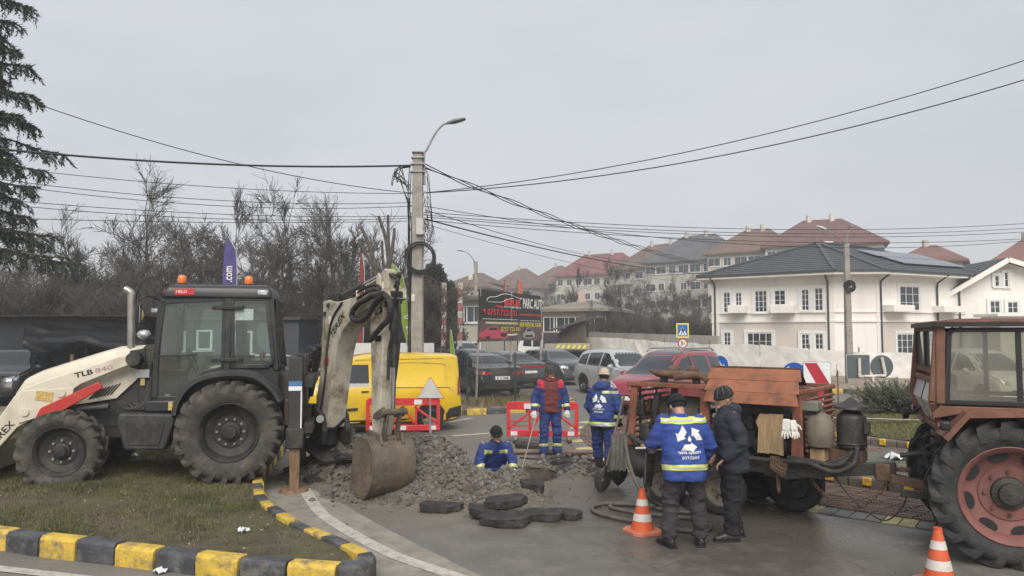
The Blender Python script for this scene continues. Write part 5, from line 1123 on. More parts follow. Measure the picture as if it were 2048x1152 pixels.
def car(name, label, kind, pmat, loc, rz, cat='car', group=None, rim=M_RIMS, plate=None, detail=False, wr_=None, z=0.0, spec=None):
 K = dict(CARS[kind]); K.update(spec or {}); L, Wd = K['L'], K['W']
 o = thing(name, label, cat, (loc[0], loc[1], z), rz, group); N = 46
 def sect(x):
  t, b = interp(K['top'], x), interp(K['belt'], x); xe = abs(x) / (L / 2)
  w = Wd * (1 - .16 * max(0, (xe - .72) / .28) ** 2.2); b = min(b, t - .015); zb = .20 + .10 * max(0, (xe - .8) / .2) ** 2
  k = max(0, min(1, (t - b - .08) / .38)); k = k * k * (3 - 2 * k); wr = w * (.93 * (1 - k) + K.get('rf', .69) * k)
  zm = zb + (b - zb) * .5; h = [(0, zb), (w * .80, zb), (w * .95, zb + .07), (w * .99, zm), (w, zm + (b - zm) * .5), (w * .975, b), (w * .955 * (1 - k) + (w * .93) * k, b + (t - b) * .12), (wr + (w * .93 - wr) * .5 * k, b + (t - b) * (.55 if k > .1 else .5)), (wr, t - (.06 * k + .02 * (1 - k))), (wr * .82, t - .008), (wr * .4, t + .008), (0, t + .012)]
  return [V(x, y, q) for y, q in h] + [V(x, -y, q) for y, q in h[-2:0:-1]]
 xs = [-L / 2 + L * i / N for i in range(N + 1)]
 body = MB().loft([sect(x) for x in xs]); bm = body.mesh('body', pmat, 42); bo = link('body', bm, o)
 def side_piece(nm, m, poly, s, off=.005, ml=.12, parent=None):
  mb = MB().add([(x, s * 1.5, q) for x, q in poly], [tuple(range(len(poly)))]); subdivide(mb, ml); project(mb, bm, (0, -s, 0), off); return mb.build(nm, m, parent or o, smooth=180)
 def end_piece(nm, m, poly, s, off=.006, ml=.10, parent=None):
  mb = MB().add([(s * 3.5, y, q) for y, q in poly], [tuple(range(len(poly)))]); subdivide(mb, ml); project(mb, bm, (-s, 0, 0), off); return mb.build(nm, m, parent or o, smooth=180)
 for s in (-1, 1):
  for pl in K['side']: side_piece('side_window', M_CGL, pl, s)
  for i, xw in enumerate(K['wx']):
   r = K['wr']; side_piece('wheel_arch', M_TRIM, [(xw + math.cos(a) * (r + .055), max(.21, r + math.sin(a) * (r + .055))) for a in [R(-28 + 236 * j / 18) for j in range(19)]], s, .004, .3)
   wheel(o, (xw, s * (Wd - .115), r), r, .21, rim, s)
  for pl in K['head']: end_piece('headlight', M_HEAD, [(s * y, q) for y, q in pl], 1, .008)
  for pl in K['tail']: end_piece('tail_light', M_TAIL, [(s * y, q) for y, q in pl], -1, .008)
  mb = MB(); bx_ = interp(K['belt'], .8); mb.ell((K.get('mx', .82), s * (Wd + .10), bx_ + .09), (.07, .11, .075), 10, 8); mb.beam((K.get('mx', .82), s * (Wd - .08), bx_ + .03), (K.get('mx', .82), s * (Wd + .08), bx_ + .06), .06, .04); mb.build('wing_mirror', M_TRIM if detail else pmat, o, smooth=60)
  side_piece('sill_trim', M_TRIM, [(K['wx'][0] + .42, .23), (K['wx'][1] - .42, .23), (K['wx'][1] - .42, .33), (K['wx'][0] + .42, .33)], s, .006, .4)
  for xd in K.get('doors', (-.18,)):
   side_piece('door_seam', M_TRIM, [(xd - .008, .36), (xd + .008, .36), (xd + .008, interp(K['belt'], xd)), (xd - .008, interp(K['belt'], xd))], s, .003, .3)
  for xh in K.get('handles', (-.95, .05)): MB().box((xh, s * (Wd + .005), interp(K['belt'], xh) - .10), (.17, .03, .03)).build('door_handle', M_TRIM if detail else pmat, o, bevel=.008)
 end_piece('windscreen', M_CGL, K['ws'], 1); end_piece('rear_window', M_CGL, K['rw'], -1)
 end_piece('grille', M_TRIM, K['grille'], 1, .007); end_piece('lower_grille', M_TRIM, [(-.6, .27), (.6, .27), (.56, .37), (-.56, .37)], 1, .007)
 end_piece('rear_bumper_trim', M_TRIM, [(-.72, .27), (.72, .27), (.70, .45), (-.70, .45)], -1, .007)
 for s in (1, -1):
  zz = .50 if s > 0 else K.get('pz', .68); pl = end_piece('number_plate', M_PLATE, [(-.26, zz - .055), (.26, zz - .055), (.26, zz + .055), (-.26, zz + .055)], s, .016)
  if plate and s == plate[1]:
   xx = max([q.co.x * s for q in pl.data.vertices] or [L / 2]) + .006; mb = MB(); put_text(mb, plate[0], (xx * s, 0, zz), (0, s, 0), Z, .42, .07, .01); mb.build('plate_lettering', M_BLK, pl)
 MB().lathe([(.001, .012), (.05, .01), (.055, 0)], (max(v.co.x for v in bm.vertices) - .03, 0, K['head'][0][0][1] + .03), (1, 0, 0), 14).build('badge', M_CHR, o)
 return o, bm, side_piece, end_piece
# parked and passing cars
BLK, WHT, SIL, RED, GRY = paint('black', (.012, .013, .016), .3), paint('white', (.70, .70, .69), .2), paint('silver', (.42, .44, .46), .2), paint('red', (.26, .03, .05), .25), paint('graphite', (.05, .053, .06), .3)
def head(dx, dy): return math.atan2(dy, dx)
GC = 'cars parked behind the mesh fence'
c = at(962, 760, 27.8); car('parked_car', 'black saloon car parked tail first behind the mesh fence with white plate', 'sedan', BLK, c, head(-.35, .94), group=GC, plate=('BT 16 WMC', -1), z=.13)
c = at(1012, 760, 31.5); car('parked_car', 'graphite saloon with full width red tail lights beside the black saloon', 'sedan', GRY, c, head(-.42, .9), group=GC, plate=None, z=.13, spec=dict(tail=[[(.0, .84), (.88, .84), (.86, .94), (.0, .94)]]))
c = at(1092, 745, 35.5); car('passing_car', 'dark grey estate car coming toward the camera right of the billboard', 'suv', GRY, (2.0, 35.6), head(.42, -.9), plate=('BT 08 WXA', 1), spec=dict(top=[(x, z * .92 if z > 1.2 else z) for x, z in CARS['suv']['top']], side=[[(x, min(q, 1.47)) for x, q in pl] for pl in CARS['suv']['side']], ws=[(-.72, 1.1), (.72, 1.1), (.6, 1.46), (-.6, 1.46)], rw=[(-.66, 1.1), (.66, 1.1), (.58, 1.42), (-.58, 1.42)]))
car('passing_car', 'silver four wheel drive car waiting behind the red car', 'suv', SIL, (4.15, 28.6), head(.42, -.91))
rc, rbm, _, _ = car('passing_car', 'dark red van-like family car with black roof behind the compressor', 'mpv', RED, (4.75, 22.8), head(-.66, -.75), spec=dict(mx=.95))
mb = MB().add([(-1.7, -.52, 1.5), (.45, -.52, 1.5), (.45, .52, 1.5), (-1.7, .52, 1.5)], [(0, 1, 2, 3)]); subdivide(mb, .2); project(mb, rbm, (0, 0, -1), .006); mb.build('roof_panel', BLK, rc, smooth=180)
for s in (1, -1): MB().tube([V(-1.75, s * .58, 1.78), V(-1.6, s * .58, 1.86), V(.1, s * .58, 1.87), V(.3, s * .58, 1.77)], .022, 8).build('roof_rail', M_RIMS, rc, smooth=60)
car('parked_car', 'dark four wheel drive car cut off by the left picture edge', 'suv', BLK, (-16.4, 24.6), head(.30, -.95), z=.13, group=GC)
car('parked_car', 'white coupe parked behind the backhoe stabiliser', 'sedan', WHT, (-8.6, 27.0), head(.9, -.42), z=.13, group=GC)
car('parked_car', 'dark grey saloon parked in front of the white coupe', 'sedan', GRY, (-8.0, 24.6), head(.82, -.57), z=.13, group=GC)
car('parked_car', 'dark blue estate parked behind the white coupe', 'suv', paint('navy', (.03, .04, .06)), (-8.1, 31.5), head(.95, -.3), z=.13, group=GC)
car('parked_car', 'silver hatchback parked far back by the beige house', 'suv', SIL, at(925, 690, 46), head(.5, -.87), z=.13, group=GC)
car('parked_car', 'dark saloon in the second row beyond the green pennant', 'sedan', GRY, at(885, 705, 37), head(.8, -.6), z=.13, group=GC)
car('parked_car', 'grey blue saloon in the second row behind the black saloon', 'sedan', paint('slate', (.07, .08, .095)), at(940, 712, 36), head(.75, -.65), z=.13, group=GC)
car('parked_car', 'white compact van standing beyond the tractor cab', 'mpv', WHT, (15.6, 25.2), head(.05, -1), z=.0)
# lorry with platform
def lorry():
 o = thing('lorry', 'small flatbed lorry with white cab and grey platform parked near the shed', 'lorry', at(1105, 712, 52) * 1.0, R(-8)); o.location.z = .1
 mb = MB(); mb.loft([[V(x, y, z) for x, y, z in ((-2.3, s, .7), (-2.3, s, 1.3), (-2.0, s, 2.15), (-.6, s, 2.2), (-.6, s, .7))] for s in (-.95, .95)]); mb.build('cab', WHT, o, bevel=.06)
 MB().add([(-1.95, -.97, 1.35), (-1.8, -.97, 2.05), (-1.35, -.97, 2.08), (-1.35, -.97, 1.3)], [(0, 1, 2, 3)]).build('side_window', M_CGL, o); MB().add([(-1.25, -.97, 1.3), (-1.25, -.97, 2.08), (-.7, -.97, 2.1), (-.7, -.97, 1.3)], [(0, 1, 2, 3)]).build('side_window', M_CGL, o)
 MB().bx(-.45, 2.6, -1.0, 1.0, .95, 1.1).build('platform', M_TRIM, o, bevel=.02)
 ms = mat('lorry_board', (.33, .30, .25), .6, v=.15, vs=2)
 for y in (-1.02, 1.0): MB().bx(-.45, 2.6, y, y + .03, 1.1, 1.5).build('side_board', ms, o, bevel=.01)
 MB().bx(2.6, 2.63, -1, 1, 1.1, 1.5).build('tail_board', ms, o, bevel=.01)
 for i in range(6): MB().add([(.3 + i * .36, -1.026, 1.18), (.48 + i * .36, -1.026, 1.18), (.62 + i * .36, -1.026, 1.42), (.44 + i * .36, -1.026, 1.42)], [(0, 1, 2, 3)]).build('hazard_stripe', M_SY, o)
 MB().bx(-2.2, 2.6, -.4, .4, .55, .93).build('chassis', M_TRIM, o); MB().bx(2.0, 2.68, -.9, .9, .5, .7).build('rear_lamp_bar', M_TAIL, o)
 for x in (-1.5, 1.5):
  for s in (-1, 1): wheel(o, (x, s * .85, .38), .38, .22, M_RIMD, s)
 MB().beam((-.5, 0, 1.1), (-.5, 0, 2.25), .08, 1.7, up=(1, 0, 0)).build('headboard', M_TRIM, o)
lorry()
# yellow delivery van
YEL = paint('yellow', (.68, .46, .012), .22, 1.6)
VAN = dict(L=4.42, W=.915, rf=.85, top=[(-2.21, .6), (-2.2, 1.3), (-2.185, 1.62), (-2.15, 1.76), (-2.05, 1.82), (-1.2, 1.845), (-.1, 1.84), (.42, 1.76), (.95, 1.50), (1.42, 1.18), (1.95, 1.04), (2.15, .84), (2.21, .5)], belt=[(-2.21, .55), (-2.15, 1.04), (-1, 1.1), (.9, 1.06), (2, .9), (2.21, .48)], wx=(-1.42, 1.33), wr=.325,
 side=[[(.02, 1.10), (.04, 1.60), (.42, 1.60), (.80, 1.44), (1.22, 1.13), (1.18, 1.06)]], tail=[], doors=(-.06, 1.20), handles=(.12,), mx=1.0)
vc = V(-3.55, 18.35, 0)
van, vbm, vside, vend = car('delivery_van', 'bright yellow panel van standing behind the excavator arm', 'mpv', YEL, vc, head(-.955, -.295), cat='van', rim=mat('steel_rim', (.25, .25, .25), .5, m=.4, v=.2, dirt=(.12, .1, .08), da=.5, ds=9), spec=VAN, detail=True)
vside('rear_bumper', M_TRIM, [(-2.19, .27), (-1.80, .27), (-1.80, .42), (-1.88, .54), (-2.19, .60)], 1, .012); vside('rear_bumper', M_TRIM, [(-2.19, .27), (-1.80, .27), (-1.80, .42), (-1.88, .54), (-2.19, .60)], -1, .012)
for s in (1, -1):
 vside('rub_strip', M_TRIM, [(.28, .56), (1.02, .52), (1.02, .57), (.28, .62)], s, .02, .2)
 vside('tail_light', M_TAIL, [(-2.185, .84), (-2.09, .86), (-2.10, 1.1), (-2.13, 1.30), (-2.175, 1.32)], s, .014, .06)
 # pressed panel outline on the load side
 pts = smoothline([(x, 0, z) for x, z in [(-.25, 1.62), (-1.0, 1.64), (-1.7, 1.60), (-1.80, 1.52), (-1.80, 1.2), (-1.86, 1.02), (-1.98, .95)]], 5)
 mb = MB(); mb.tube([V(p.x, s * 1.5, p.z) for p in pts], .0, 3)
 L_ = [(p.x, p.z + .012) for p in pts]; R_ = [(p.x, p.z - .012) for p in pts][::-1]
 vside('panel_crease', paint('yellow_crease', (.50, .33, .01), .3), L_ + R_, s, .006, .08)
 vside('roof_seam', M_TRIM, [(-2.0, 1.722), (.35, 1.70), (.35, 1.712), (-2.0, 1.734)], s, .003, .3)
vside('sliding_rail', M_TRIM, [(-1.9, 1.03), (-.1, 1.06), (-.1, 1.075), (-1.9, 1.045)], 1, .006, .3)
# ------------------------------------------------------------------ machinery helpers
M_MUDT = mat('muddy_tyre', (.05, .047, .043), .9, v=.25, vs=9, b=.3, bs=30, dirt=(.125, .11, .09), da=.7, ds=3.5, dt=.47)
M_DKT = mat('dark_tyre', (.03, .031, .033), .85, v=.25, vs=9, b=.3, bs=30, dirt=(.09, .082, .07), da=.6, ds=4, dt=.5)
def tractor_wheel(parent, c, r, w, side, nl, tyre_m, rim_m, rr, bolts=8, hub_m=None, dish=.3, lug=.04, bolt_m=None, cut=0):
 c = Vector(c); y = V(0, side, 0); h = w / 2
 prof = [(rr, -h * .62), (rr * 1.12, -h * .80), ((r + rr) / 2, -h * 1.0), (r * .90, -h * .98), (r * .965, -h * .80), (r * .975, -h * .4), (r * .98, 0), (r * .975, h * .4), (r * .965, h * .80), (r * .90, h * .98), ((r + rr) / 2, h * 1.0), (rr * 1.12, h * .80), (rr, h * .62)]
 t = MB().lathe(prof, c, y, 48).build('wheel', tyre_m, parent, smooth=50)
 u, v = frame_of(y); mb = MB()
 for k in range(nl):
  for sd in (-1, 1):
   a0 = 2 * PI * (k + (.5 if sd > 0 else 0)) / nl; rings = []
   for f, da, rad in ((.02, 0, 1.0), (.35, .10, 1.0), (.72, .24, 1.0), (.93, .33, .985), (1.02, .37, .93), (1.03, .385, .86)):
    a = a0 + da * 1.15 * (2.2 / nl * 10 / 2.2 if False else 20 / nl) * .62; wd = .5 * r * 2 * PI / nl * (.36 if f < .9 else .42) * .62
    base = r * rad - .03; top = r * rad + lug * (1 if f < .95 else .55)
    d = u * math.cos(a) + v * math.sin(a); tg = -u * math.sin(a) + v * math.cos(a); yy = y * sd * h * f
    rings.append([c + yy + d * base - tg * wd * 1.25, c + yy + d * top - tg * wd, c + yy + d * top + tg * wd, c + yy + d * base + tg * wd * 1.25])
   mb.loft(rings)
 mb.build('tread', tyre_m, t)
 rp = [(rr * 1.0, -h * .62), (rr * .93, -h * .5), (rr * .93, h * .45), (rr * 1.0, h * .60), (rr * 1.05, h * .74), (rr * 1.03, h * .78), (rr * .97, h * .66), (rr * .90, h * .45), (rr * .87, h * (.45 - dish)), (rr * .60, h * (.25 - dish)), (rr * .58, h * (.32 - dish)), (.001, h * (.32 - dish))]
 rim = MB().lathe(rp, c, y, 40).build('rim', rim_m, t, smooth=35)
 z0 = h * (.32 - dish)
 hb = MB().lathe([(rr * .36, z0), (rr * .34, z0 + .035), (rr * .24, z0 + .05), (rr * .22, z0 + .09), (.001, z0 + .10)], c, y, 20).build('hub', hub_m or rim_m, t, smooth=35)
 for k in range(bolts):
  a = 2 * PI * k / bolts; d = u * math.cos(a) + v * math.sin(a); p = c + d * rr * .46 + y * z0
  MB().cyl(p, p + y * .028, .019, n=6).build('wheel_nut', bolt_m or M_STEEL, t)
 if cut:
  for k in range(cut):
   a = 2 * PI * (k + .3) / cut; d = u * math.cos(a) + v * math.sin(a); p = c + d * rr * .80
   n_ = 18; tg = -u * math.sin(a) + v * math.cos(a)
   MB().extr([(math.cos(q) * rr * .19, math.sin(q) * rr * .11) for q in [2 * PI * i / n_ for i in range(n_)]], p, tg, d, y, h * (.43 - dish) , h * (.45 - dish) + .012).build('rim_opening', M_BLK, t)
 return t
def ring_frame(mb, poly, y, w, t, closed=True):
 P = [V(x, y, z) for x, z in poly]; n = len(P)
 for i in range(n if closed else n - 1): 
  a, b = P[i], P[(i + 1) % n]; d = (b - a).normalized(); mb.beam(a - d * w * .4, b + d * w * .4, t, w, up=(0, 1, 0) if False else (d.cross(V(0, 1, 0))))
 return mb
# ------------------------------------------------------------------ backhoe loader
M_CRM = mat('cream_paint', (.60, .555, .45), .5, v=.06, vs=2, dirt=(.30, .24, .16), da=.45, ds=2.2, dt=.52, coat=.15)
M_BOOM = mat('muddy_cream_boom', (.47, .44, .36), .6, v=.12, vs=3, b=.2, bs=25, dirt=(.16, .115, .065), da=.9, ds=2.3, dt=.47)
M_MUDST = mat('muddy_steel', (.105, .088, .068), .75, v=.25, vs=4, b=.6, bs=22, dirt=(.19, .14, .085), da=.8, ds=3, dt=.5)
M_CHAR = mat('charcoal_plastic', (.030, .031, .034), .6, v=.15, vs=3, dirt=(.14, .125, .1), da=.35, ds=3, dt=.52)
M_CHAR2 = mat('dark_chassis', (.02, .02, .021), .65, v=.2, vs=4, dirt=(.13, .11, .085), da=.5, ds=3, dt=.5)
M_CAB = mat('cab_anthracite', (.019, .021, .024), .42, v=.1, vs=3, coat=.2, dirt=(.12, .11, .09), da=.25, ds=2)
M_RED = mat('bright_red_part', (.46, .035, .028), .45, v=.1, vs=4, dirt=(.2, .12, .08), da=.35, ds=4)
M_HYD = mat('hydraulic_black', (.02, .02, .022), .45, v=.2, dirt=(.12, .1, .075), da=.5, ds=5)
M_HOSE = mat('hose_rubber', (.022, .022, .023), .7, v=.2, vs=8, dirt=(.1, .09, .07), da=.4, ds=8)
M_RUSTL = mat('rusty_leg', (.17, .105, .06), .8, v=.35, vs=5, b=.3, bs=30, dirt=(.26, .2, .13), da=.6, ds=4, stretch=(4, 4, .7))
G_CAB = glass('cab_glass', (.86, .93, .90), .02, dirt=.05)
M_AMB = mat('amber_beacon', (.75, .16, .01), .12, v=.15, vs=20, coat=.7)
BO = V(-4.32, 12.03, .22); BRZ = math.atan2(-.217, -.976)
bh = thing('backhoe_loader', 'cream and charcoal backhoe loader parked on the grass island', 'backhoe loader', BO, BRZ)
def backhoe():
 for s in (1, -1):
  tractor_wheel(bh, (.02, s * .90, .675), .715, .44, s, 22, M_MUDT, M_CHAR2, .41, 10, dish=.35)
  tractor_wheel(bh, (2.26, s * .86, .465), .535, .34, s, 18, M_MUDT, M_CHAR2, .33, 8, dish=.2, lug=.035)
 MB().bx(-1.1, 2.2, -.38, .38, .55, .95).build('chassis', M_CHAR2, bh, bevel=.03)
 MB().cyl((.02, -.8, .675), (.02, .8, .675), .14, n=12).build('rear_axle', M_CHAR2, bh); MB().cyl((2.26, -.8, .465), (2.26, .8, .465), .10, n=12).build('front_axle', M_CHAR2, bh)
 MB().bx(1.9, 2.6, -.3, .3, .4, .9).build('front_frame', M_CHAR2, bh, bevel=.04)
 # bonnet
 xs = [(1.36, 1.94, .44), (1.7, 1.92, .44), (1.97, 1.84, .43), (2.3, 1.73, .42), (2.77, 1.57, .40), (2.96, 1.47, .38), (3.08, 1.28, .36), (3.13, 1.0, .34)]
 rings = []
 for x, zt, w in xs:
  zb = max(.92, 1.22 - (x - 1.3) * .16) if x > 1.65 and x < 2.9 else (1.5 if x < 1.65 else .72)
  rings.append([V(x, -w, zb), V(x, -w, zt - .14), V(x, -w * .88, zt - .035), V(x, -w * .5, zt), V(x, w * .5, zt), V(x, w * .88, zt - .035), V(x, w, zt - .14), V(x, w, zb)])
 bon = MB().loft(rings).build('bonnet', M_CRM, bh, smooth=40)
 MB().loft([[V(x, -w + .03, .72), V(x, -w + .03, zb), V(x, w - .03, zb), V(x, w - .03, .72)] for x, zb, w in ((1.3, 1.6, .43), (1.68, 1.5, .42), (1.72, 1.15, .42), (2.85, 1.0, .39))]).build('engine_panel', M_CHAR, bh, bevel=.02)
 MB().bx(2.95, 3.17, -.36, .36, .55, .95).build('nose_guard', M_CRM, bh, bevel=.05)
 for s in (1, -1):
  for k in range(7): a_, b_ = (2.08 - k * .048, 1.15 + k * .010), (1.95 - k * .048, 1.29 + k * .014); MB().extr([a_, (a_[0] - .026, a_[1]), (b_[0] - .026, b_[1]), b_], (0, s * .425, 0), X, Z, V(0, s, 0), 0, .02).build('vent_slot', M_BLK, bon)
  # loader arm
  pl = [(1.36, 1.82), (1.36, 1.70), (1.70, 1.56), (2.12, 1.38), (2.30, 1.24), (2.55, 1.00), (2.92, .78), (3.40, .18), (3.56, .26), (3.2, .86), (2.98, 1.22), (2.86, 1.34), (2.55, 1.46), (1.62, 1.78)]
  arm = MB().extr(pl, (0, s * .52, 0), X, Z, V(0, s, 0), 0, .14).build('loader_arm', M_CRM, bh, bevel=.015)
  MB().extr([(2.95, 1.18), (2.86, 1.30), (2.20, 1.34), (2.22, 1.20), (2.62, .93), (2.9, .84)], (0, s * .665, 0), X, Z, V(0, s, 0), 0, .02).build('knee_plate', M_CRM, arm, bevel=.008)
  for x, z in ((2.82, 1.0), (2.36, 1.26)): MB().cyl((x, s * .685, z), (x, s * .71, z), .055, n=16).build('pivot_boss', M_CRM, arm, smooth=40)
  MB().extr([(2.66, .93), (2.60, 1.06), (1.86, 1.42), (1.80, 1.33), (2.50, .90)], (0, s * .70, 0), X, Z, V(0, s, 0), 0, .06).build('lift_link', M_RED, bh, bevel=.01)
  MB().cyl((2.6, s * .6, .98), (1.75, s * .6, 1.05), .05, n=12).build('lift_cylinder', M_HYD, bh, smooth=40)
  MB().cyl((1.42, s * .48, 1.74), (1.42, s * .72, 1.74), .10, n=18).build('arm_pivot', M_CHAR2, bh, smooth=40)
  MB().extr([(1.30, 1.9), (1.52, 1.86), (1.52, 1.62), (1.30, 1.55)], (0, s * .46, 0), X, Z, V(0, s, 0), 0, .05).build('arm_bracket', M_CHAR, bh, bevel=.01)
  MB().box((2.58, s * .692, 1.22), (.22, .004, .13), Matrix.Rotation(-.16, 3, 'Y')).build('warning_sticker', mat('yellow_sticker', (.5, .36, .12), .5, v=.35, vs=30), arm)
  # rear mudguard: arch sheet
  A = [(.79, .95), (.74, 1.16), (.60, 1.37), (.37, 1.50), (.02, 1.55), (-.32, 1.51), (-.57, 1.32), (-.70, 1.12)]
  ou = smoothline([(x, 0, z) for x, z in A], 4); rg = []
  for i, p in enumerate(ou):
   d = (ou[min(i + 1, len(ou) - 1)] - ou[max(i - 1, 0)]).normalized(); n_ = V(-d.z, 0, d.x); n_ = -n_ if n_.dot(p - V(.02, 0, .675)) < 0 else n_
   rg.append([p + V(0, s * 1.10, 0) - n_ * .05, p + V(0, s * 1.10, 0) + n_ * .0, p + V(0, s * 1.02, 0) + n_ * .03, p + V(0, s * .60, 0) + n_ * .03, p + V(0, s * .60, 0) - n_ * .02, p + V(0, s * 1.06, 0) - n_ * .02])
  MB().loft(rg).build('mudguard', M_CHAR, bh, smooth=50)
  # step box and tank
  MB().loft([[V(x, s * y, z) for x, z in ((1.52, .98), (.80, .95), (.76, .86), (.90, .44), (1.44, .46), (1.55, .84))] for y in (.55, .98)]).build('tank_step', M_CHAR, bh, bevel=.03)
  MB().extr([(1.42, .86), (.90, .84), (.97, .52), (1.38, .53)], (0, s * .98, 0), X, Z, V(0, s, 0), 0, .012).build('step_recess', M_CHAR2, bh, bevel=.006)
  MB().bx(.72, 1.22, s * .74, s * .86, .98, 1.14).build('cab_step', M_CAB, bh, bevel=.02)
  MB().box((.86, s * .866, 1.06), (.06, .006, .12)).build('warning_sticker', MATS['yellow_sticker'], bh); MB().box((1.33, s * .50, 1.40), (.06, .006, .11)).build('warning_sticker', MATS['yellow_sticker'], bh); MB().box((1.33, s * .53, 1.52), (.19, .006, .12)).build('data_plate', mat('data_plate', (.42, .43, .43), .35, m=.3, v=.1), bh)
 MB().bx(1.22, 1.40, -.46, .46, .95, 1.68).build('bulkhead', M_CHAR, bh, bevel=.02)
 # cab
 FW = [(1.02, 2.58), (.16, 2.64), (.16, 1.60), (.42, 1.52), (.62, 1.36), (.70, 1.16), (1.09, 1.16), (1.10, 1.8)]
 RW = [(.06, 2.64), (-.44, 2.64), (-.55, 1.70), (-.46, 1.62), (.03, 1.62)]
 for s in (1, -1):
  y = s * .74; mb = MB(); ring_frame(mb, FW, y, .07, .06); mb.build('door_frame', M_CAB, bh, bevel=.008)
  gl = MB().extr(FW, (0, y, 0), X, Z, V(0, s, 0), -.004, .004).build('door_glass', G_CAB, bh)
  mb = MB(); ring_frame(mb, RW, y, .06, .06); mb.build('window_frame', M_CAB, bh, bevel=.008); MB().extr(RW, (0, y, 0), X, Z, V(0, s, 0), -.004, .004).build('side_glass', G_CAB, bh)
  MB().beam((.11, y, 1.5), (.11, y, 2.7), .08, .10, up=(1, 0, 0)).build('pillar', M_CAB, bh, bevel=.015)
  MB().extr([(.72, 1.12), (.62, 1.36), (.42, 1.53), (.02, 1.60), (-.5, 1.60), (-.62, 1.58), (-.66, 1.15), (-.3, 1.0), (.5, 1.0)], (0, s * .58, 0), X, Z, V(0, s, 0), 0, .14).build('lower_side_panel', M_CAB, bh, bevel=.02)
  for z in (2.50, 1.72): MB().box((.11, s * .79, z), (.44, .03, .06)).build('hinge', M_BLK, bh, bevel=.01)
  MB().beam((1.05, s * .80, 1.78), (.55, s * .80, 1.80), .02, .025).build('grab_rail', M_BLK, bh)
  MB().beam((1.12, s * .72, 1.16), (1.05, s * .72, 2.62), .08, .09, up=(1, 0, 0)).build('pillar', M_CAB, bh, bevel=.02)
  MB().beam((-.60, s * .70, 1.55), (-.48, s * .70, 2.68), .10, .10, up=(1, 0, 0)).build('pillar', M_CAB, bh, bevel=.02)
 MB().loft([[V(x, y, z) for x, y, z in ((1.03 - k, -.80 + j, z0), (1.03 - k, .80 - j, z0), (-.52 + k * .5, .80 - j, z0), (-.52 + k * .5, -.80 + j, z0))] for z0, k, j in ((2.64, 0, 0), (2.76, .03, .0), (2.83, .10, .05), (2.855, .22, .14))]).build('roof', M_CAB, bh, bevel=.03)
 MB().box((1.0, 0, 2.72), (.10, 1.3, .12)).build('roof_visor', M_RED, bh, bevel=.03)
 MB().box((.72, .803, 2.735), (.27, .012, .09)).build('roof_badge', mat('badge_red', (.5, .03, .04), .5, v=.08), bh)
 marks('badge_lettering', mat('badge_pink', (.7, .5, .48), .5, v=.1), bh, lambda mb: put_text(mb, 'HELO', (.76, .812, 2.735), -X, Z, .15, .045, .02))
 MB().box((-.38, .80, 2.73), (.14, .02, .07)).build('work_lamp', M_HEAD, bh, bevel=.01)
 for x, y in ((.86, .3), (-.12, .3)):
  b = MB().cyl((x, y, 2.84), (x, y, 2.89), .065, n=16).build('beacon_base', M_BLK, bh); MB().lathe([(.06, 0), (.065, .05), (.06, .10), (.035, .125), (.001, .13)], (x, y, 2.89), Z, 18).build('beacon_lens', M_AMB, b, smooth=50)
 MB().extr([(-.68, 2.6), (.68, 2.6), (.70, 1.6), (.4, 1.2), (-.4, 1.2), (-.70, 1.6)], (1.08, 0, 0), V(0, 1, 0), Z, X, 0, .008).build('windscreen', G_CAB, bh)
 MB().extr([(-.66, 2.62), (.66, 2.62), (.68, 1.66), (-.68, 1.66)], (-.53, 0, 0), V(0, 1, 0), Z, X, -.05, -.042).build('rear_glass', G_CAB, bh)
 MB().bx(-.6, 1.15, -.6, .6, .96, 1.0).build('cab_floor', M_BLK, bh)
 st = MB(); st.box((.15, 0, 1.35), (.45, .46, .12)); st.box((-.07, 0, 1.66), (.10, .44, .55), Matrix.Rotation(.15, 3, 'Y') * 1.0); st.box((.15, 0, 1.18), (.3, .3, .26)); st.build('seat', mat('seat_fabric', (.04, .04, .045), .8, v=.2), bh, bevel=.04)
 MB().tube([V(.74 + math.cos(a) * .07, math.sin(a) * .19, 1.70 + math.cos(a) * .17) for a in [2 * PI * i / 24 for i in range(24)]], .014, 6, closed=True).build('steering_wheel', M_BLK, bh); MB().cyl((.95, 0, 1.15), (.74, 0, 1.70), .03, n=8).build('steering_column', M_BLK, bh); MB().bx(.85, 1.1, -.35, .35, 1.2, 1.55).build('dashboard', M_BLK, bh, bevel=.04)
 for y in (-.18, .18): MB().tube([V(-.3, y, 1.2), V(-.32, y, 1.75)], .015, 6).build('lever', M_BLK, bh); MB().ell((-.32, y, 1.78), (.03, .03, .05), 10, 8).build('lever_knob', M_RED if y > 0 else M_BLK, bh)
 for k in range(4): MB().box((.03 - k * 0, .735, 2.38 - 0 * k), (.001, .001, .001)) if False else None
 MB().box((-.12, .748, 2.40), (.26, .004, .17)).build('window_notice', mat('notice_pale', (.35, .42, .40), .5, v=.2, vs=25), bh)
 # exhaust, mirrors, lamps, wiper
 MB().tube(smoothline([V(1.54, .34, 1.85), V(1.55, .34, 2.3), V(1.56, .34, 2.66), V(1.58, .34, 2.74), V(1.66, .34, 2.79)], 5), .055, 14).build('exhaust', mat('stainless_exhaust', (.42, .40, .36), .3, m=.8, v=.15, vs=4), bh, smooth=50)
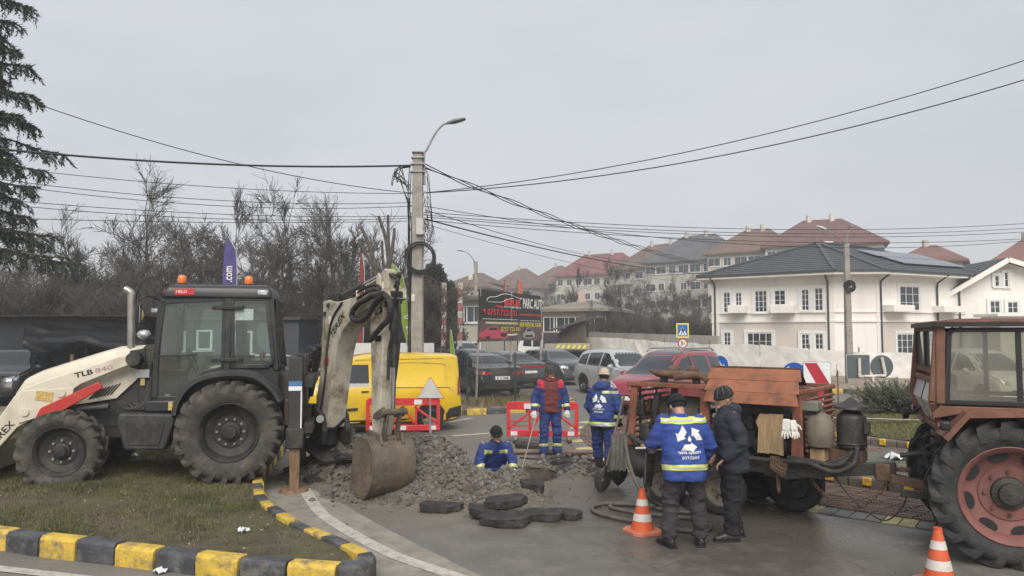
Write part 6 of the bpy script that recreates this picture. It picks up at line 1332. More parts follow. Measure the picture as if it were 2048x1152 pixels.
 for s in (1, -1):
  MB().tube(smoothline([V(1.05, s * .74, 2.6), V(1.2, s * .86, 2.66), V(1.30, s * .95, 2.60)], 4), .014, 6).build('mirror_arm', M_BLK, bh); MB().box((1.30, s * .97, 2.40), (.05, .17, .30)).build('mirror', M_BLK, bh, bevel=.02); MB().box((1.27, s * .97, 2.40), (.006, .14, .26)).build('mirror_glass', M_CHR, bh)
  MB().ell((1.30, s * .62, 2.10), (.10, .09, .07), 14, 8).build('headlight', M_HEAD, bh, smooth=60); MB().beam((1.12, s * .6, 2.05), (1.3, s * .62, 2.06), .05, .05).build('lamp_bracket', M_BLK, bh)
  MB().box((1.12, s * .7, 2.45), (.14, .1, .07)).build('roof_lamp', M_STEEL, bh, bevel=.015)
  MB().ell((1.32, s * .72, 2.38), (.035, .03, .08), 10, 8).build('indicator', mat('indicator_amber', (.55, .4, .2), .2, v=.1), bh, smooth=60)
 MB().tube(smoothline([V(1.36, .1, 1.95), V(1.5, .3, 2.55), V(1.4, .35, 2.9), V(1.05, .35, 3.05)], 5), .008, 5).build('aerial', M_BLK, bh)
 mb = MB(); rn = random.Random(9)
 for k in range(6): mb.tube(smoothline([V(1.62 - .06 * k, .62, 1.12), V(1.5 - .07 * k, .72, 1.0 + .05 * rn.random()), V(1.32 - .05 * k, .74, 1.05), V(1.18, .66, 1.2 + .06 * k)], 5), .022, 6)
 mb.build('hydraulic_hoses', M_HOSE, bh)
 # loader bucket in front
 bk = [(3.38, .95), (3.30, .55), (3.36, .12), (3.55, -.02), (4.25, -.04), (4.25, .0), (3.60, .04), (3.42, .2), (3.37, .55), (3.44, .93)]
 MB().extr(bk, (0, 0, 0), X, Z, V(0, 1, 0), -1.12, 1.12).build('loader_bucket', M_CRM, bh)
 for s in (1, -1): MB().extr([(3.38, .93), (3.32, .55), (3.38, .12), (3.56, 0), (4.2, -.02), (4.1, .2), (3.6, .9)], (0, s * 1.12, 0), X, Z, V(0, s, 0), 0, .03).build('bucket_cheek', M_CRM, bh)
 # lettering
 u = V(-.972, 0, .236); vz = V(.236, 0, .972)
 marks('lettering', M_BLK, bh, lambda mb: put_text(mb, 'TLB', (2.085, .662, 1.535), u, vz, .25, .075, .03))
 marks('lettering', mat('faded_lettering', (.42, .26, .24), .5, v=.1), bh, lambda mb: put_text(mb, '840', (1.82, .662, 1.60), u, vz, .25, .075, .03))
 marks('lettering', M_BLK, bh, lambda mb: put_text(mb, 'TEREX', (3.12, .662, .70), V(-.66, 0, .75), V(.75, 0, .66), .42, .095, .02))
 # stabilisers
 for s in (1, -1):
  MB().bx(-1.0, -.80, s * .90, s * 1.08, .50, 1.76).build('stabiliser_tube', M_CHAR, bh, bevel=.015); MB().bx(-1.03, -.77, s * .87, s * 1.11, .42, .72).build('stabiliser_collar', M_CHAR2, bh, bevel=.02)
  MB().bx(-.975, -.83, s * .925, s * 1.055, -.19, .6).build('stabiliser_leg', M_RUSTL, bh, bevel=.01); MB().cyl((-.90, s * .99, -.217), (-.90, s * .99, -.17), .22, .20, 20).build('stabiliser_pad', M_RUSTL, bh)
  MB().bx(-.995, -.805, s * 1.081, s * 1.086, 1.34, 1.41).build('arrow_sticker', mat('sticker_blue', (.06, .17, .35), .5, v=.2), bh); MB().bx(-.995, -.805, s * 1.081, s * 1.086, 1.27, 1.335).build('white_sticker', M_SW, bh); MB().bx(-.998, -.978, s * 1.081, s * 1.086, .72, 1.26).build('white_scale', M_SW, bh)
  MB().bx(-1.06, -1.0, s * .92, s * 1.06, 1.5, 1.78).build('stabiliser_bracket', M_BLK, bh, bevel=.01)
 for z in (.62, 1.30): MB().bx(-1.16, -1.02, -1.0, 1.0, z, z + .16).build('rear_cross_rail', M_CHAR2, bh, bevel=.015)
 MB().bx(-.85, -.72, .5, .8, .72, 1.12).build('rear_box', mat('brown_box', (.09, .06, .045), .7, v=.2), bh, bevel=.02)
 MB().bx(-1.02, -.55, -.5, .5, .7, 1.5).build('rear_frame', M_CHAR2, bh, bevel=.03)
backhoe()
# boom, dipper and bucket share the vertical working plane of the swung arm
SW = V(.576, -.818, 0); SL = V(-.818, -.576, 0); B0 = V(-2.9, 12.2, 0); Tinv = None
bpy.context.view_layer.update()
BHI = bh.matrix_world.inverted()
def bp(px, py, off=0.0):
 d = ray(px, py); o = V(0, 0, CAMZ); t = ((B0 + SL * off) - o).dot(SL) / d.dot(SL); p = o + d * t; return ((p - B0).dot(SW), p.z)
def bw(r, z, off=0.0): return BHI @ (B0 + SW * r + SL * off + V(0, 0, z))
EX, EZ, ES = BHI.to_3x3() @ SW, V(0, 0, 1), BHI.to_3x3() @ SL
def plate(name, rz_, m, t0, t1, bevel=.01): return MB().extr(rz_, BHI @ B0, EX, EZ + V(0, 0, 0), ES, t0, t1).xf(Matrix.Identity(4)).build(name, m, bh, bevel=bevel)
def backhoe_arm():
 H = .155
 out = [(625, 856), (634, 790), (640, 749), (643, 700), (645, 650), (646, 603), (657, 600), (671, 605), (713, 593), (752, 579), (770, 574), (774, 597), (744, 612), (722, 624), (702, 640), (686, 659), (677, 680), (670, 711), (660, 790), (652, 856)]
 rz_ = [bp(x, y, H) for x, y in out]
 boom = MB().extr([(r, z) for r, z in rz_], V(0, 0, 0), (1, 0, 0), (0, 0, 1), (0, 1, 0), 0, 1)
 def ext(poly, a, b, name, m, bevel=.012, parent=bh):
  mb = MB(); n = len(poly); A = [bw(r, z, a) for r, z in poly]; B = [bw(r, z, b) for r, z in poly]
  mb.add(A + B, [tuple(range(n)), tuple(range(2 * n - 1, n - 1, -1))] + [(k, n + k, n + (k + 1) % n, (k + 1) % n) for k in range(n)]); return mb.build(name, m, parent, bevel=bevel)
 bo = ext(rz_, H, -H, 'boom', M_BOOM)
 ext([bp(x, y, .07) for x, y in ((748, 584), (760, 558), (764, 545), (769, 537), (777, 541), (778, 570), (776, 600), (752, 606))], .08, -.06, 'boom_ear', M_BOOM)
 def T(px, py, off): r, z = bp(px, py, off); return bw(r, z, off)
 # kingpost and swing frame
 kb = bw(-.05, .72, 0); MB().cyl(bw(-.12, .55, 0), bw(-.12, 1.45, 0), .13, n=16).build('kingpost', M_CHAR2, bh, smooth=40)
 ext([(-.35, .6), (.15, .58), (.22, .8), (.1, 1.05), (-.3, 1.2)], .24, .15, 'swing_plate', M_CHAR2); ext([(-.35, .6), (.15, .58), (.22, .8), (.1, 1.05), (-.3, 1.2)], -.15, -.24, 'swing_plate', M_CHAR2)
 MB().cyl(T(640, 838, .30), T(640, 838, -.30), .06, n=14).build('boom_pin', M_STEEL, bh)
 # boom cylinder behind the boom, dipper cylinder on top
 MB().cyl(T(620, 790, .0), T(640, 690, 0), .06, n=14).build('boom_cylinder', M_HYD, bh, smooth=40); MB().cyl(T(640, 690, 0), T(655, 612, 0), .032, n=12).build('cylinder_rod', M_CHR, bh, smooth=40)
 MB().cyl(T(672, 600, 0), T(728, 571, 0), .055, n=14).build('dipper_cylinder', M_HYD, bh, smooth=40); MB().cyl(T(724, 572, 0), T(766, 549, 0), .03, n=12).build('cylinder_rod', M_CHR, bh, smooth=40)
 ext([bp(666, 606, 0), bp(670, 590, 0), bp(684, 586, 0), bp(684, 603, 0)], .12, -.12, 'cylinder_lug', M_CHAR2)
 for px, py in ((657, 611), (650, 628)): MB().cyl(T(px, py, H + .001), T(px, py, H + .02), .04, n=14).build('boss', M_BLK, bo)
 # dipper
 Er, Ez = bp(776, 560, 0); Kr, Kz = bp(764, 868, 0); h2 = .115
 dp = [(Er - .12, Ez - .12), (Er - .08, Ez - .02), (Er + .02, Ez - .02), (Er + .07, Ez - .15), (Er + .12, Ez - .55), (Kr + .20, Kz + .75), (Kr + .15, Kz + .2), (Kr + .06, Kz - .06), (Kr - .08, Kz - .04), (Kr - .12, Kz + .35), (Kr - .14, Kz + 1.0), (Er - .34, Ez - .62), (Er - .26, Ez - .25)]
 dip = ext(dp, h2, -h2, 'dipper', M_BOOM)
 ext([(r, z) for r, z in [(Er - .08, Ez + .05), (Er - .02, Ez + .10), (Er + .05, Ez + .03), (Er + .02, Ez - .45), (Er - .15, Ez - .5)]], h2 + .03, h2 + .002, 'ear_plate', M_BOOM)
 for f in (.62, .8): 
  for dr in (-.04, .06): MB().cyl(bw(Kr + dr + (Er - Kr) * f, Kz + (Ez - Kz) * f, h2 + .001), bw(Kr + dr + (Er - Kr) * f, Kz + (Ez - Kz) * f, h2 + .018), .045, n=12).build('boss', M_BLK, dip)
 # bucket cylinder on the outer side
 a, b, c = bw(Er + .22, Ez - .25, 0), bw(Kr + .36, Kz + .95, 0), bw(Kr + .34, Kz + .33, 0)
 MB().cyl(a, b, .06, n=14).build('bucket_cylinder', M_HYD, bh, smooth=40); MB().cyl(b, c, .032, n=12).build('cylinder_rod', M_CHR, bh, smooth=40)
 ext([(Er + .05, Ez - .10), (Er + .30, Ez - .18), (Er + .28, Ez - .34), (Er + .05, Ez - .4)], .09, -.09, 'cylinder_lug', M_CHAR2)
 for s in (1, -1):
  ext([(Kr + .42, Kz + .36), (Kr + .36, Kz + .42), (Kr + .05, Kz + .30), (Kr + .02, Kz + .22), (Kr + .36, Kz + .27)], s * (h2 + .05), s * (h2 + .015), 'link_arm', M_MUDST)
  ext([(Kr + .42, Kz + .38), (Kr + .33, Kz + .38), (Kr + .18, Kz - .06), (Kr + .30, Kz - .08)], s * (h2 + .0), s * (h2 - .035), 'link_arm', M_MUDST)
 for r, z in ((Kr, Kz), (Kr + .24, Kz - .04), (Kr + .37, Kz + .34)): MB().cyl(bw(r, z, .19), bw(r, z, -.19), .045, n=14).build('link_pin', M_MUDST, bh, smooth=40)
 # bucket
 W2 = .30; prof = [(-.14, -.02), (.10, -.01), (.27, -.05), (.37, -.16), (.41, -.34), (.39, -.53), (.30, -.70), (.15, -.83), (-.04, -.91), (-.26, -.97)]
 pr = smoothline([V(r, 0, z) for r, z in prof], 4); ins = []
 for i, p in enumerate(pr):
  d = (pr[min(i + 1, len(pr) - 1)] - pr[max(i - 1, 0)]).normalized(); ins.append(p + V(-d.z, 0, d.x) * -.03 if False else p + V(d.z, 0, -d.x) * .03)
 sh = MB(); rings = []
 for p, q_ in zip(pr, ins): rings.append([bw(Kr + p.x, Kz + p.z, W2), bw(Kr + p.x, Kz + p.z, -W2), bw(Kr + q_.x, Kz + q_.z, -W2), bw(Kr + q_.x, Kz + q_.z, W2)])
 bk = sh.loft(rings).build('bucket', M_MUDST, bh, smooth=35)
 cheek = [(p.x, p.z) for p in pr] + [(-.36, -.80), (-.30, -.45), (-.22, -.15)]
 for s in (1, -1): ext([(Kr + r, Kz + z) for r, z in cheek], s * W2, s * (W2 + .025), 'bucket_cheek', M_MUDST, .006)
 for k in range(5):
  o_ = -W2 + .05 + k * (2 * W2 - .1) / 4; ext([(Kr - .26, Kz - .955), (Kr - .42, Kz - 1.01), (Kr - .26, Kz - 1.0)], o_ + .03, o_ - .03, 'tooth', M_MUDST, .004, bk)
 for o_ in (.16, -.16): ext([(Kr - .10, Kz + .07), (Kr + .30, Kz + .04), (Kr + .36, Kz - .10), (Kr - .12, Kz - .06)], o_ + .02, o_ - .02, 'bucket_ear', M_MUDST)
 # hoses
 def hose(pts, r, off): MB().tube(smoothline([T(x, y, off) for x, y in pts], 6), r, 10).build('hose', M_HOSE, bh, smooth=60)
 hose([(766, 588), (748, 590), (734, 598), (717, 608), (706, 622), (704, 634), (713, 641), (728, 638), (740, 624), (752, 604), (764, 592)], .042, .22)
 hose([(752, 596), (765, 588), (777, 598), (781, 616), (776, 638), (764, 652), (750, 668), (741, 680)], .04, .20)
 hose([(706, 592), (730, 576), (752, 570), (762, 578)], .02, .16); hose([(715, 596), (738, 582), (756, 580), (768, 592)], .02, .17); hose([(684, 605), (664, 640), (655, 690), (650, 760), (640, 830)], .018, .17); hose([(778, 541), (790, 552), (800, 548), (792, 570), (784, 590)], .025, .0); hose([(778, 548), (796, 560), (794, 580), (788, 610), (780, 660)], .022, .05)
 hose([(798, 600), (800, 640), (797, 700), (790, 760)], .02, -.02); hose([(785, 610), (786, 660), (778, 700), (776, 760)], .022, .12)
 hose([(628, 700), (618, 740), (612, 790), (618, 840), (640, 862), (668, 858), (690, 838)], .028, .1); hose([(622, 720), (606, 770), (610, 820), (632, 850)], .022, .22); hose([(630, 760), (616, 800), (604, 840), (612, 865), (650, 870)], .022, -.1)
 for px, py in ((716, 590), (661, 641)): MB().box(T(px, py, .15), (.06, .06, .13)).build('hose_clamp', mat('clamp_cream', (.5, .46, .36), .6, v=.1), bh, bevel=.01)
 # lettering on the boom
 c0, c1 = T(662, 672, H + .006), T(687, 627, H + .006); u = (c1 - c0).normalized(); v = ES.cross(u).normalized(); v = v if v.dot(V(0, 0, 1)) > -9 else v
 nrm = ES; v = nrm.cross(u)
 marks('lettering', M_BLK, bh, lambda mb: put_text(mb, 'TEREX', (c0 + c1) / 2, u, v, (c1 - c0).length * 1.05, .12, .02))
 c = T(653, 722, H + .004); mb = MB(); mb.extr(disc((0, 0), .09, 20), c, EX, EZ, ES, 0, .004); mb.build('logo_disc', mat('logo_red', (.35, .025, .03), .5, v=.15), bh)
 marks('logo_mark', M_BOOM, bh, lambda mb: put_text(mb, 'T', c + ES * .007, EX, EZ, .08, .09, .02))
 marks('small_lettering', mat('logo_red2', (.28, .03, .035), .5, v=.15), bh, lambda mb: put_text(mb, 'NEL', T(656, 692, H + .005), u, v, .16, .07, .02))
backhoe_arm()
# ------------------------------------------------------------------ old red tractor at the right edge
M_TRED = mat('faded_tractor_red', (.175, .078, .052), .6, v=.2, vs=3, b=.15, bs=30, dirt=(.13, .065, .035), da=.7, ds=3.5, dt=.48)
M_TRIM2 = mat('tractor_rim_red', (.195, .076, .066), .65, v=.2, vs=3, b=.1, bs=20, dirt=(.16, .10, .07), da=.6, ds=4, dt=.48)
M_GRS = mat('greasy_iron', (.035, .032, .03), .6, v=.3, vs=6, b=.4, bs=30, dirt=(.1, .075, .055), da=.6, ds=6)
M_RUST = mat('rust_brown', (.11, .062, .04), .85, v=.35, vs=6, b=.3, bs=40, dirt=(.17, .11, .07), da=.5, ds=5)
G_DIRTY = glass('dusty_glass', (.88, .88, .82), .05, dirt=.22)
def tractor():
 t = thing('tractor', 'old faded red tractor with dusty cab windows at the right edge', 'tractor', (5.38, 8.43, 0), math.atan2(-.36, .93))
 for s in (1, -1):
  tractor_wheel(t, (-.05, s * .79, .715), .70, .36, s, 20, M_DKT, M_TRIM2, .47, 8, hub_m=M_GRS, dish=.55, lug=.045, bolt_m=M_RUST, cut=8)
  tractor_wheel(t, (2.35, s * .70, .42), .40, .22, s, 16, M_DKT, M_TRIM2, .24, 6, hub_m=M_GRS, dish=.2, lug=.02)
 MB().cyl((-.05, -.75, .715), (-.05, .75, .715), .15, n=14).build('rear_axle', M_GRS, t, smooth=40); MB().bx(-.45, .45, -.28, .28, .50, 1.10).build('gearbox', M_GRS, t, bevel=.05); MB().bx(.4, 2.5, -.24, .24, .55, 1.0).build('engine', M_GRS, t, bevel=.04); MB().cyl((2.35, -.7, .45), (2.35, .7, .45), .06, n=10).build('front_axle', M_GRS, t)
 MB().loft([[V(x, -w, 1.0), V(x, -w, z - .12), V(x, -w * .6, z), V(x, w * .6, z), V(x, w, z - .12), V(x, w, 1.0)] for x, z, w in ((.95, 1.55, .36), (1.6, 1.55, .34), (2.5, 1.48, .32), (2.68, 1.35, .30))]).build('bonnet', M_TRED, t, smooth=40)
 MB().cyl((1.7, .12, 1.5), (1.7, .12, 2.5), .04, n=12).build('exhaust', M_RUST, t)
 # mudguards
 for s in (1, -1):
  A = [(-.66, 1.28), (-.44, 1.54), (.06, 1.57), (.55, 1.50), (.72, 1.2), (.78, .85)]
  rg = []
  for i, (x, z) in enumerate(A):
   d = V(A[min(i + 1, 5)][0] - A[max(i - 1, 0)][0], 0, A[min(i + 1, 5)][1] - A[max(i - 1, 0)][1]).normalized(); n_ = V(-d.z, 0, d.x)
   rg.append([V(x, s * 1.0, z) - n_ * .06, V(x, s * 1.0, z), V(x, s * .52, z) + n_ * .0, V(x, s * .52, z) - n_ * .03, V(x, s * .97, z) - n_ * .03])
  MB().loft(rg).build('mudguard', M_TRED, t)
  MB().extr([(-.45, 1.52), (.06, 1.55), (.55, 1.48), (.7, 1.15), (.45, .95), (-.3, 1.0)], (0, s * .50, 0), X, Z, V(0, s, 0), 0, .03).build('inner_guard', M_TRED, t)
  MB().box((-.64, s * .98, 1.40), (.10, .12, .09)).build('rear_lamp', M_BLK, t, bevel=.02); MB().cyl((-.69, s * .98, 1.40), (-.70, s * .98, 1.40), .035, n=12).build('lamp_lens', M_TAIL, t)
  # cab side
  y = s * .75; WN = [(-.54, 2.34), (-.50, 2.38), (.66, 2.38), (.70, 2.34), (.80, 1.62), (-.58, 1.62)]
  mb = MB(); ring_frame(mb, WN, y, .05, .05); mb.build('window_frame', M_BLK, t, bevel=.006); MB().extr(WN, (0, y, 0), X, Z, V(0, s, 0), -.003, .003).build('side_glass', G_DIRTY, t)
  for a, b in (((-.62, y, 2.42), (-.64, y, 1.60)), ((.76, y, 2.42), (.88, y, 1.60))): MB().beam(a, b, .07, .09, up=(1, 0, 0)).build('pillar', M_TRED, t, bevel=.012)
  MB().extr([(-.64, 1.58), (.90, 1.58), (.86, 1.48), (-.45, 1.50), (-.72, 1.44), (-.72, 1.50)], (0, s * .71, 0), X, Z, V(0, s, 0), 0, .06).build('side_sill', M_TRED, t, bevel=.01)
  MB().beam((.08, s * .752, 2.38), (.08, s * .752, 1.62), .02, .05, up=(1, 0, 0)).build('window_bar', M_BLK, t)
 # rear wall: two panes over lower panels, kinked outward
 P = lambda y, z: V(-.64 - (.0 if z > 1.9 else (.08 * (1.9 - z) / .3 if z > 1.6 else .08 - .12 * (1.6 - z) / .3)), y, z)
 mb = MB()
 for a, b in (((-.74, 2.42), (-.74, 1.62)), ((.74, 2.42), (.74, 1.62)), ((-.72, 2.40), (.72, 2.40)), ((-.74, 1.93), (.74, 1.93)), ((-.74, 1.83), (.74, 1.83)), ((-.74, 1.62), (-.55, 1.32)), ((.74, 1.62), (.55, 1.32)), ((-.56, 1.32), (.56, 1.32)), ((0, 2.40), (0, 1.32))): mb.beam(P(*a), P(*b), .06, .07, up=(1, 0, 0))
 mb.build('rear_frame', M_TRED, t, bevel=.008)
 mb = MB(); ring_frame(mb, [(0, 0)] * 0 or [(-.0, 0)], 0, .01, .01) if False else None
 for y0, y1 in ((-.68, -.04), (.04, .68)):
  MB().add([P(y0, 1.98) + V(-.01, 0, 0), P(y1, 1.98) + V(-.01, 0, 0), P(y1, 2.36) + V(-.01, 0, 0), P(y0, 2.36) + V(-.01, 0, 0)], [(0, 1, 2, 3)]).build('rear_glass', G_DIRTY, t)
  r_ = MB(); q_ = [P(y0, 1.96), P(y1, 1.96), P(y1, 2.38), P(y0, 2.38)]
  for i in range(4): r_.beam(q_[i] + V(-.02, 0, 0), q_[(i + 1) % 4] + V(-.02, 0, 0), .03, .03, up=(1, 0, 0))
  r_.build('rubber_seal', M_BLK, t)
  k = .2 if y0 < 0 else 0; k2 = .2 if y1 > .1 else 0
  MB().add([P(y0, 1.79), P(y1, 1.79), P(y1, 1.60), P(y1 - k2, 1.37), P(y0 + k, 1.37), P(y0, 1.60)], [(0, 1, 2, 5), (5, 2, 3, 4)]).build('lower_pane', mat('whitish_pane', (.45, .45, .44), .3, v=.12, vs=3), t)
 MB().add([V(-.68, -.82, 2.42), V(1.0, -.82, 2.42), V(1.0, .82, 2.42), V(-.68, .82, 2.42), V(-.66, -.80, 2.47), V(.98, -.80, 2.47), V(.98, .80, 2.47), V(-.66, .80, 2.47), V(-.4, -.5, 2.50), V(.8, -.5, 2.50), V(.8, .5, 2.50), V(-.4, .5, 2.50)], [(0, 3, 2, 1), (0, 1, 5, 4), (1, 2, 6, 5), (2, 3, 7, 6), (3, 0, 4, 7), (4, 5, 9, 8), (5, 6, 10, 9), (6, 7, 11, 10), (7, 4, 8, 11), (8, 9, 10, 11)]).build('cab_roof', mat('cab_roof_rust', (.13, .045, .03), .7, v=.25, vs=4, dirt=(.04, .03, .025), da=.6, ds=3), t)
 MB().beam((-.69, -.83, 2.43), (-.69, .83, 2.43), .03, .05).build('roof_gutter', M_BLK, t); MB().beam((-.69, -.83, 2.435), (1.0, -.83, 2.435), .03, .05).build('roof_gutter', M_BLK, t)
 MB().add([V(.80, -.70, 1.6), V(.80, .70, 1.6), V(.72, .68, 2.38), V(.72, -.68, 2.38)], [(0, 1, 2, 3)]).build('windscreen', G_DIRTY, t)
 MB().bx(-.45, .2, -.25, .25, 1.42, 1.55).build('seat', M_BLK, t, bevel=.04); MB().box((-.42, 0, 1.72), (.08, .46, .34)).build('seat_back', M_BLK, t, bevel=.04)
 MB().tube([V(.42 + math.cos(a) * .06, math.sin(a) * .2, 1.72 + math.cos(a) * .18) for a in [2 * PI * i / 24 for i in range(24)]], .014, 6, closed=True).build('steering_wheel', M_BLK, t)
 # three point linkage
 for s in (1, -1):
  MB().beam((-.25, s * .3, .55), (-1.0, s * .42, .58), .04, .09).build('lift_arm', M_GRS, t, bevel=.008); MB().cyl((-.62, s * .37, .6), (-.45, s * .32, 1.18), .035, n=8).build('lift_rod', M_GRS, t); MB().beam((-.2, s * .32, 1.15), (-.5, s * .32, 1.2), .05, .08).build('rocker_arm', M_GRS, t, bevel=.01)
  MB().tube(smoothline([V(-.5, s * .5, 1.3), V(-.62, s * .6, 1.0), V(-.58, s * .5, .7)], 5), .012, 5).build('cable', M_HOSE, t)
 MB().cyl((-.45, .05, 1.0), (-.95, .08, .92), .03, n=8).build('top_link', M_GRS, t); MB().bx(-.62, -.40, -.2, .2, .75, 1.25).build('lift_cover', M_GRS, t, bevel=.05)
 rn = random.Random(12)
 for k in range(12): MB().tube(smoothline([V(-.4 - .1 * rn.random(), rn.uniform(-.4, .4), rn.uniform(.8, 1.3)), V(-.75, rn.uniform(-.4, .4), rn.uniform(.7, 1.2)), V(-.6, rn.uniform(-.4, .4), rn.uniform(.6, .9))], 5), rn.uniform(.008, .02), 5).build('hose', M_HOSE, t)
 MB().beam((-.3, -.05, .52), (-1.15, -.05, .70), .12, .10).build('hitch_bar', M_RUST, t, bevel=.01); MB().box((-1.15, -.05, .74), (.16, .16, .2)).build('hitch_jaw', M_RUST, t, bevel=.02)
 MB().tube(smoothline([V(-.66, .5, 1.45), V(-.76, .55, 1.38), V(-.8, .6, 1.36)], 4), .02, 6).build('lamp_stalk', M_BLK, t); MB().lathe([(.001, -.05), (.06, -.03), (.075, .03), (.001, .035)], (-.82, .6, 1.36), (-1, 0, 0), 16).build('work_lamp', M_BLK, t, smooth=40)
tractor()
# ------------------------------------------------------------------ towed compressor
M_ORG = mat('rusty_orange_paint', (.30, .11, .056), .6, v=.16, vs=2.5, b=.15, bs=25, dirt=(.15, .07, .045), da=.8, ds=4.5, dt=.46)
M_ORG2 = mat('worn_orange_frame', (.225, .08, .047), .65, v=.25, vs=4, b=.2, bs=25, dirt=(.10, .05, .035), da=.7, ds=5, dt=.46)
M_TANK = mat('grey_brown_tank', (.15, .13, .10), .6, v=.25, vs=3, dirt=(.07, .06, .05), da=.6, ds=4)
M_IRON = mat('oily_iron', (.03, .029, .029), .5, v=.3, vs=7, b=.3, bs=30, dirt=(.09, .075, .06), da=.5, ds=6)
M_BOARD = mat('raw_board', (.36, .25, .14), .85, v=.2, vs=5, stretch=(8, 8, 1), dirt=(.2, .13, .07), da=.5, ds=3)
def compressor():
 t = thing('air_compressor', 'rusty orange towed air compressor with open hood panels', 'compressor', (2.0, 10.3, 0), math.atan2(-.62, .78))
 for x, yy, nm in ((.04, .10, 0), (.84, .10, 0), (.04, 1.25, 0), (.84, 1.25, 0)):
  s = -1 if yy < .5 else 1; w = wheel(t, (x, yy, .315), .315, .19, mat('muddy_rim', (.10, .088, .072), .75, v=.25, vs=8, dirt=(.17, .14, .1), da=.6, ds=7), s, spokes=0)
  for k in range(6): a = 2 * PI * k / 6; MB().cyl((x + math.cos(a) * .10, yy + s * .02, .315 + math.sin(a) * .10), (x + math.cos(a) * .10, yy + s * .055, .315 + math.sin(a) * .10), .014, n=6).build('wheel_nut', M_IRON, w)
 MB().cyl((.04, .1, .315), (.04, 1.25, .315), .05, n=10).build('axle', M_IRON, t); MB().cyl((.84, .1, .315), (.84, 1.25, .315), .05, n=10).build('axle', M_IRON, t)
 # steering dolly with bigger dark wheels near the drawbar
 for xx, yy in ((1.52, .92), (1.30, 1.22)): wheel(t, (xx, yy, .36), .36, .24, M_IRON, -1 if yy < 1 else 1, spokes=0)
 MB().cyl((1.55, .8, .36), (1.28, 1.22, .36), .05, n=10).build('axle', M_IRON, t)
 for y in (.12, 1.2): MB().bx(-.6, 2.1, y - .05, y + .05, .60, .76).build('chassis_rail', M_IRON, t, bevel=.01)
 for x in (-.55, .4, 1.2, 2.05): MB().bx(x - .04, x + .04, .171, 1.149, .60, .72).build('cross_member', M_IRON, t)
 MB().bx(-.6, 2.1, .08, 1.28, .762, .79).build('deck', M_IRON, t)
 # frame posts and rails
 for x0, x1 in ((-.55, -.30), (.55, .71), (1.75, 1.90)):
  for y in (.02, 1.28): MB().extr([(x0 + (.05 if x0 < 0 else 0), .78), (x1 - (.12 if x0 < 0 else 0), .78), (x1 - (.04 if x0 < 0 else 0), 1.6), (x0 + (.10 if x0 < 0 else .05), 1.6)], (0, y, 0), X, Z, V(0, 1, 0), 0, .05).build('post', M_ORG2, t, bevel=.01)
 for y in (.0, 1.30): MB().bx(-.50, 1.92, y, y + .05, 1.602, 1.66).build('top_rail', M_ORG2, t, bevel=.008)
 for x in (-.48, 1.92): MB().bx(x - .03, x + .03, .052, 1.298, 1.604, 1.655).build('end_rail', M_ORG2, t, bevel=.008)
 MB().bx(-.47, .58, .055, 1.295, 1.61, 1.635).build('roof_panel', M_ORG2, t)
 for k in range(9): z = .86 + k * .082; MB().box((-.50, .67, z), (.035, 1.18, .022), Matrix.Rotation(.5, 3, 'Y')).build('grille_slat', M_ORG2, t)
 for y in (.4, .9): MB().bx(-.52, -.49, y - .01, y + .01, .8, 1.6).build('grille_bar', M_IRON, t)
 for k in range(10): z = .92 + k * .068; MB().box((1.93, .67, z), (.035, 1.16, .022), Matrix.Rotation(.5, 3, 'Y')).build('grille_slat', M_ORG2, t)
 # hood panels folded up over the roof
 hp = [V(.70, .02, 1.50), V(.74, .16, 1.62), V(.78, .30, 1.86), V(.78, .34, 1.90)]
 for i, (z0, z1, y0, y1) in enumerate(((1.46, 1.60, -.10, -.06), (1.602, 1.745, -.058, .03), (1.747, 1.89, .032, .12))):
  MB().add([V(.68, y0, z0), V(1.90, y0, z0), V(1.86, y1, z1), V(.72, y1, z1), V(.68, y0 + .025, z0), V(1.90, y0 + .025, z0), V(1.86, y1 + .025, z1), V(.72, y1 + .025, z1)], [(0, 1, 2, 3), (7, 6, 5, 4), (0, 4, 5, 1), (1, 5, 6, 2), (2, 6, 7, 3), (3, 7, 4, 0)]).build('hood_panel', M_ORG, t, bevel=.006)
 MB().add([V(.72, .145, 1.895), V(1.86, .145, 1.895), V(1.78, .62, 1.67), V(.74, .62, 1.67), V(.72, .145, 1.915), V(1.86, .145, 1.915), V(1.78, .62, 1.69), V(.74, .62, 1.69)], [(0, 3, 2, 1), (4, 5, 6, 7), (0, 1, 5, 4), (1, 2, 6, 5), (2, 3, 7, 6), (3, 0, 4, 7)]).build('hood_panel', M_RUST, t)
 # silencer and exhaust on the roof
 MB().loft([[V(x, .55 + math.cos(a) * w, z + math.sin(a) * h) for a in [2 * PI * i / 14 for i in range(14)]] for x, w, h, z in ((-.42, .02, .02, 1.80), (-.30, .09, .05, 1.76), (-.05, .13, .06, 1.75), (.35, .13, .055, 1.75), (.5, .06, .04, 1.74))]).build('silencer', M_RUST, t, smooth=50)
 MB().tube(smoothline([V(.1, .30, 1.72), V(.38, .26, 1.76), (V(.56, .22, 1.74)), V(.64, .2, 1.66), V(.66, .2, 1.5)], 5), .04, 12).build('exhaust_pipe', M_RUST, t, smooth=50)
 for x in (-.2, .3): MB().bx(x - .03, x + .03, .48, .62, 1.636, 1.72).build('silencer_bracket', M_IRON, t)
 for x, y, w in ((-.12, .7, .10), (.18, .7, .09)): MB().lathe([(w, 0), (w, .04), (w * .6, .08), (.001, .085)], (x, y, 1.79), Z, 14).build('filter_cap', M_RUST, t, smooth=40)
 # machinery inside
 MB().lathe([(.001, -.02), (.14, 0), (.22, .07), (.235, .2), (.235, .55), (.22, .68), (.14, .75), (.001, .77)], (-.28, .55, 1.22), X, 22).build('pressure_tank', M_TANK, t, smooth=50)
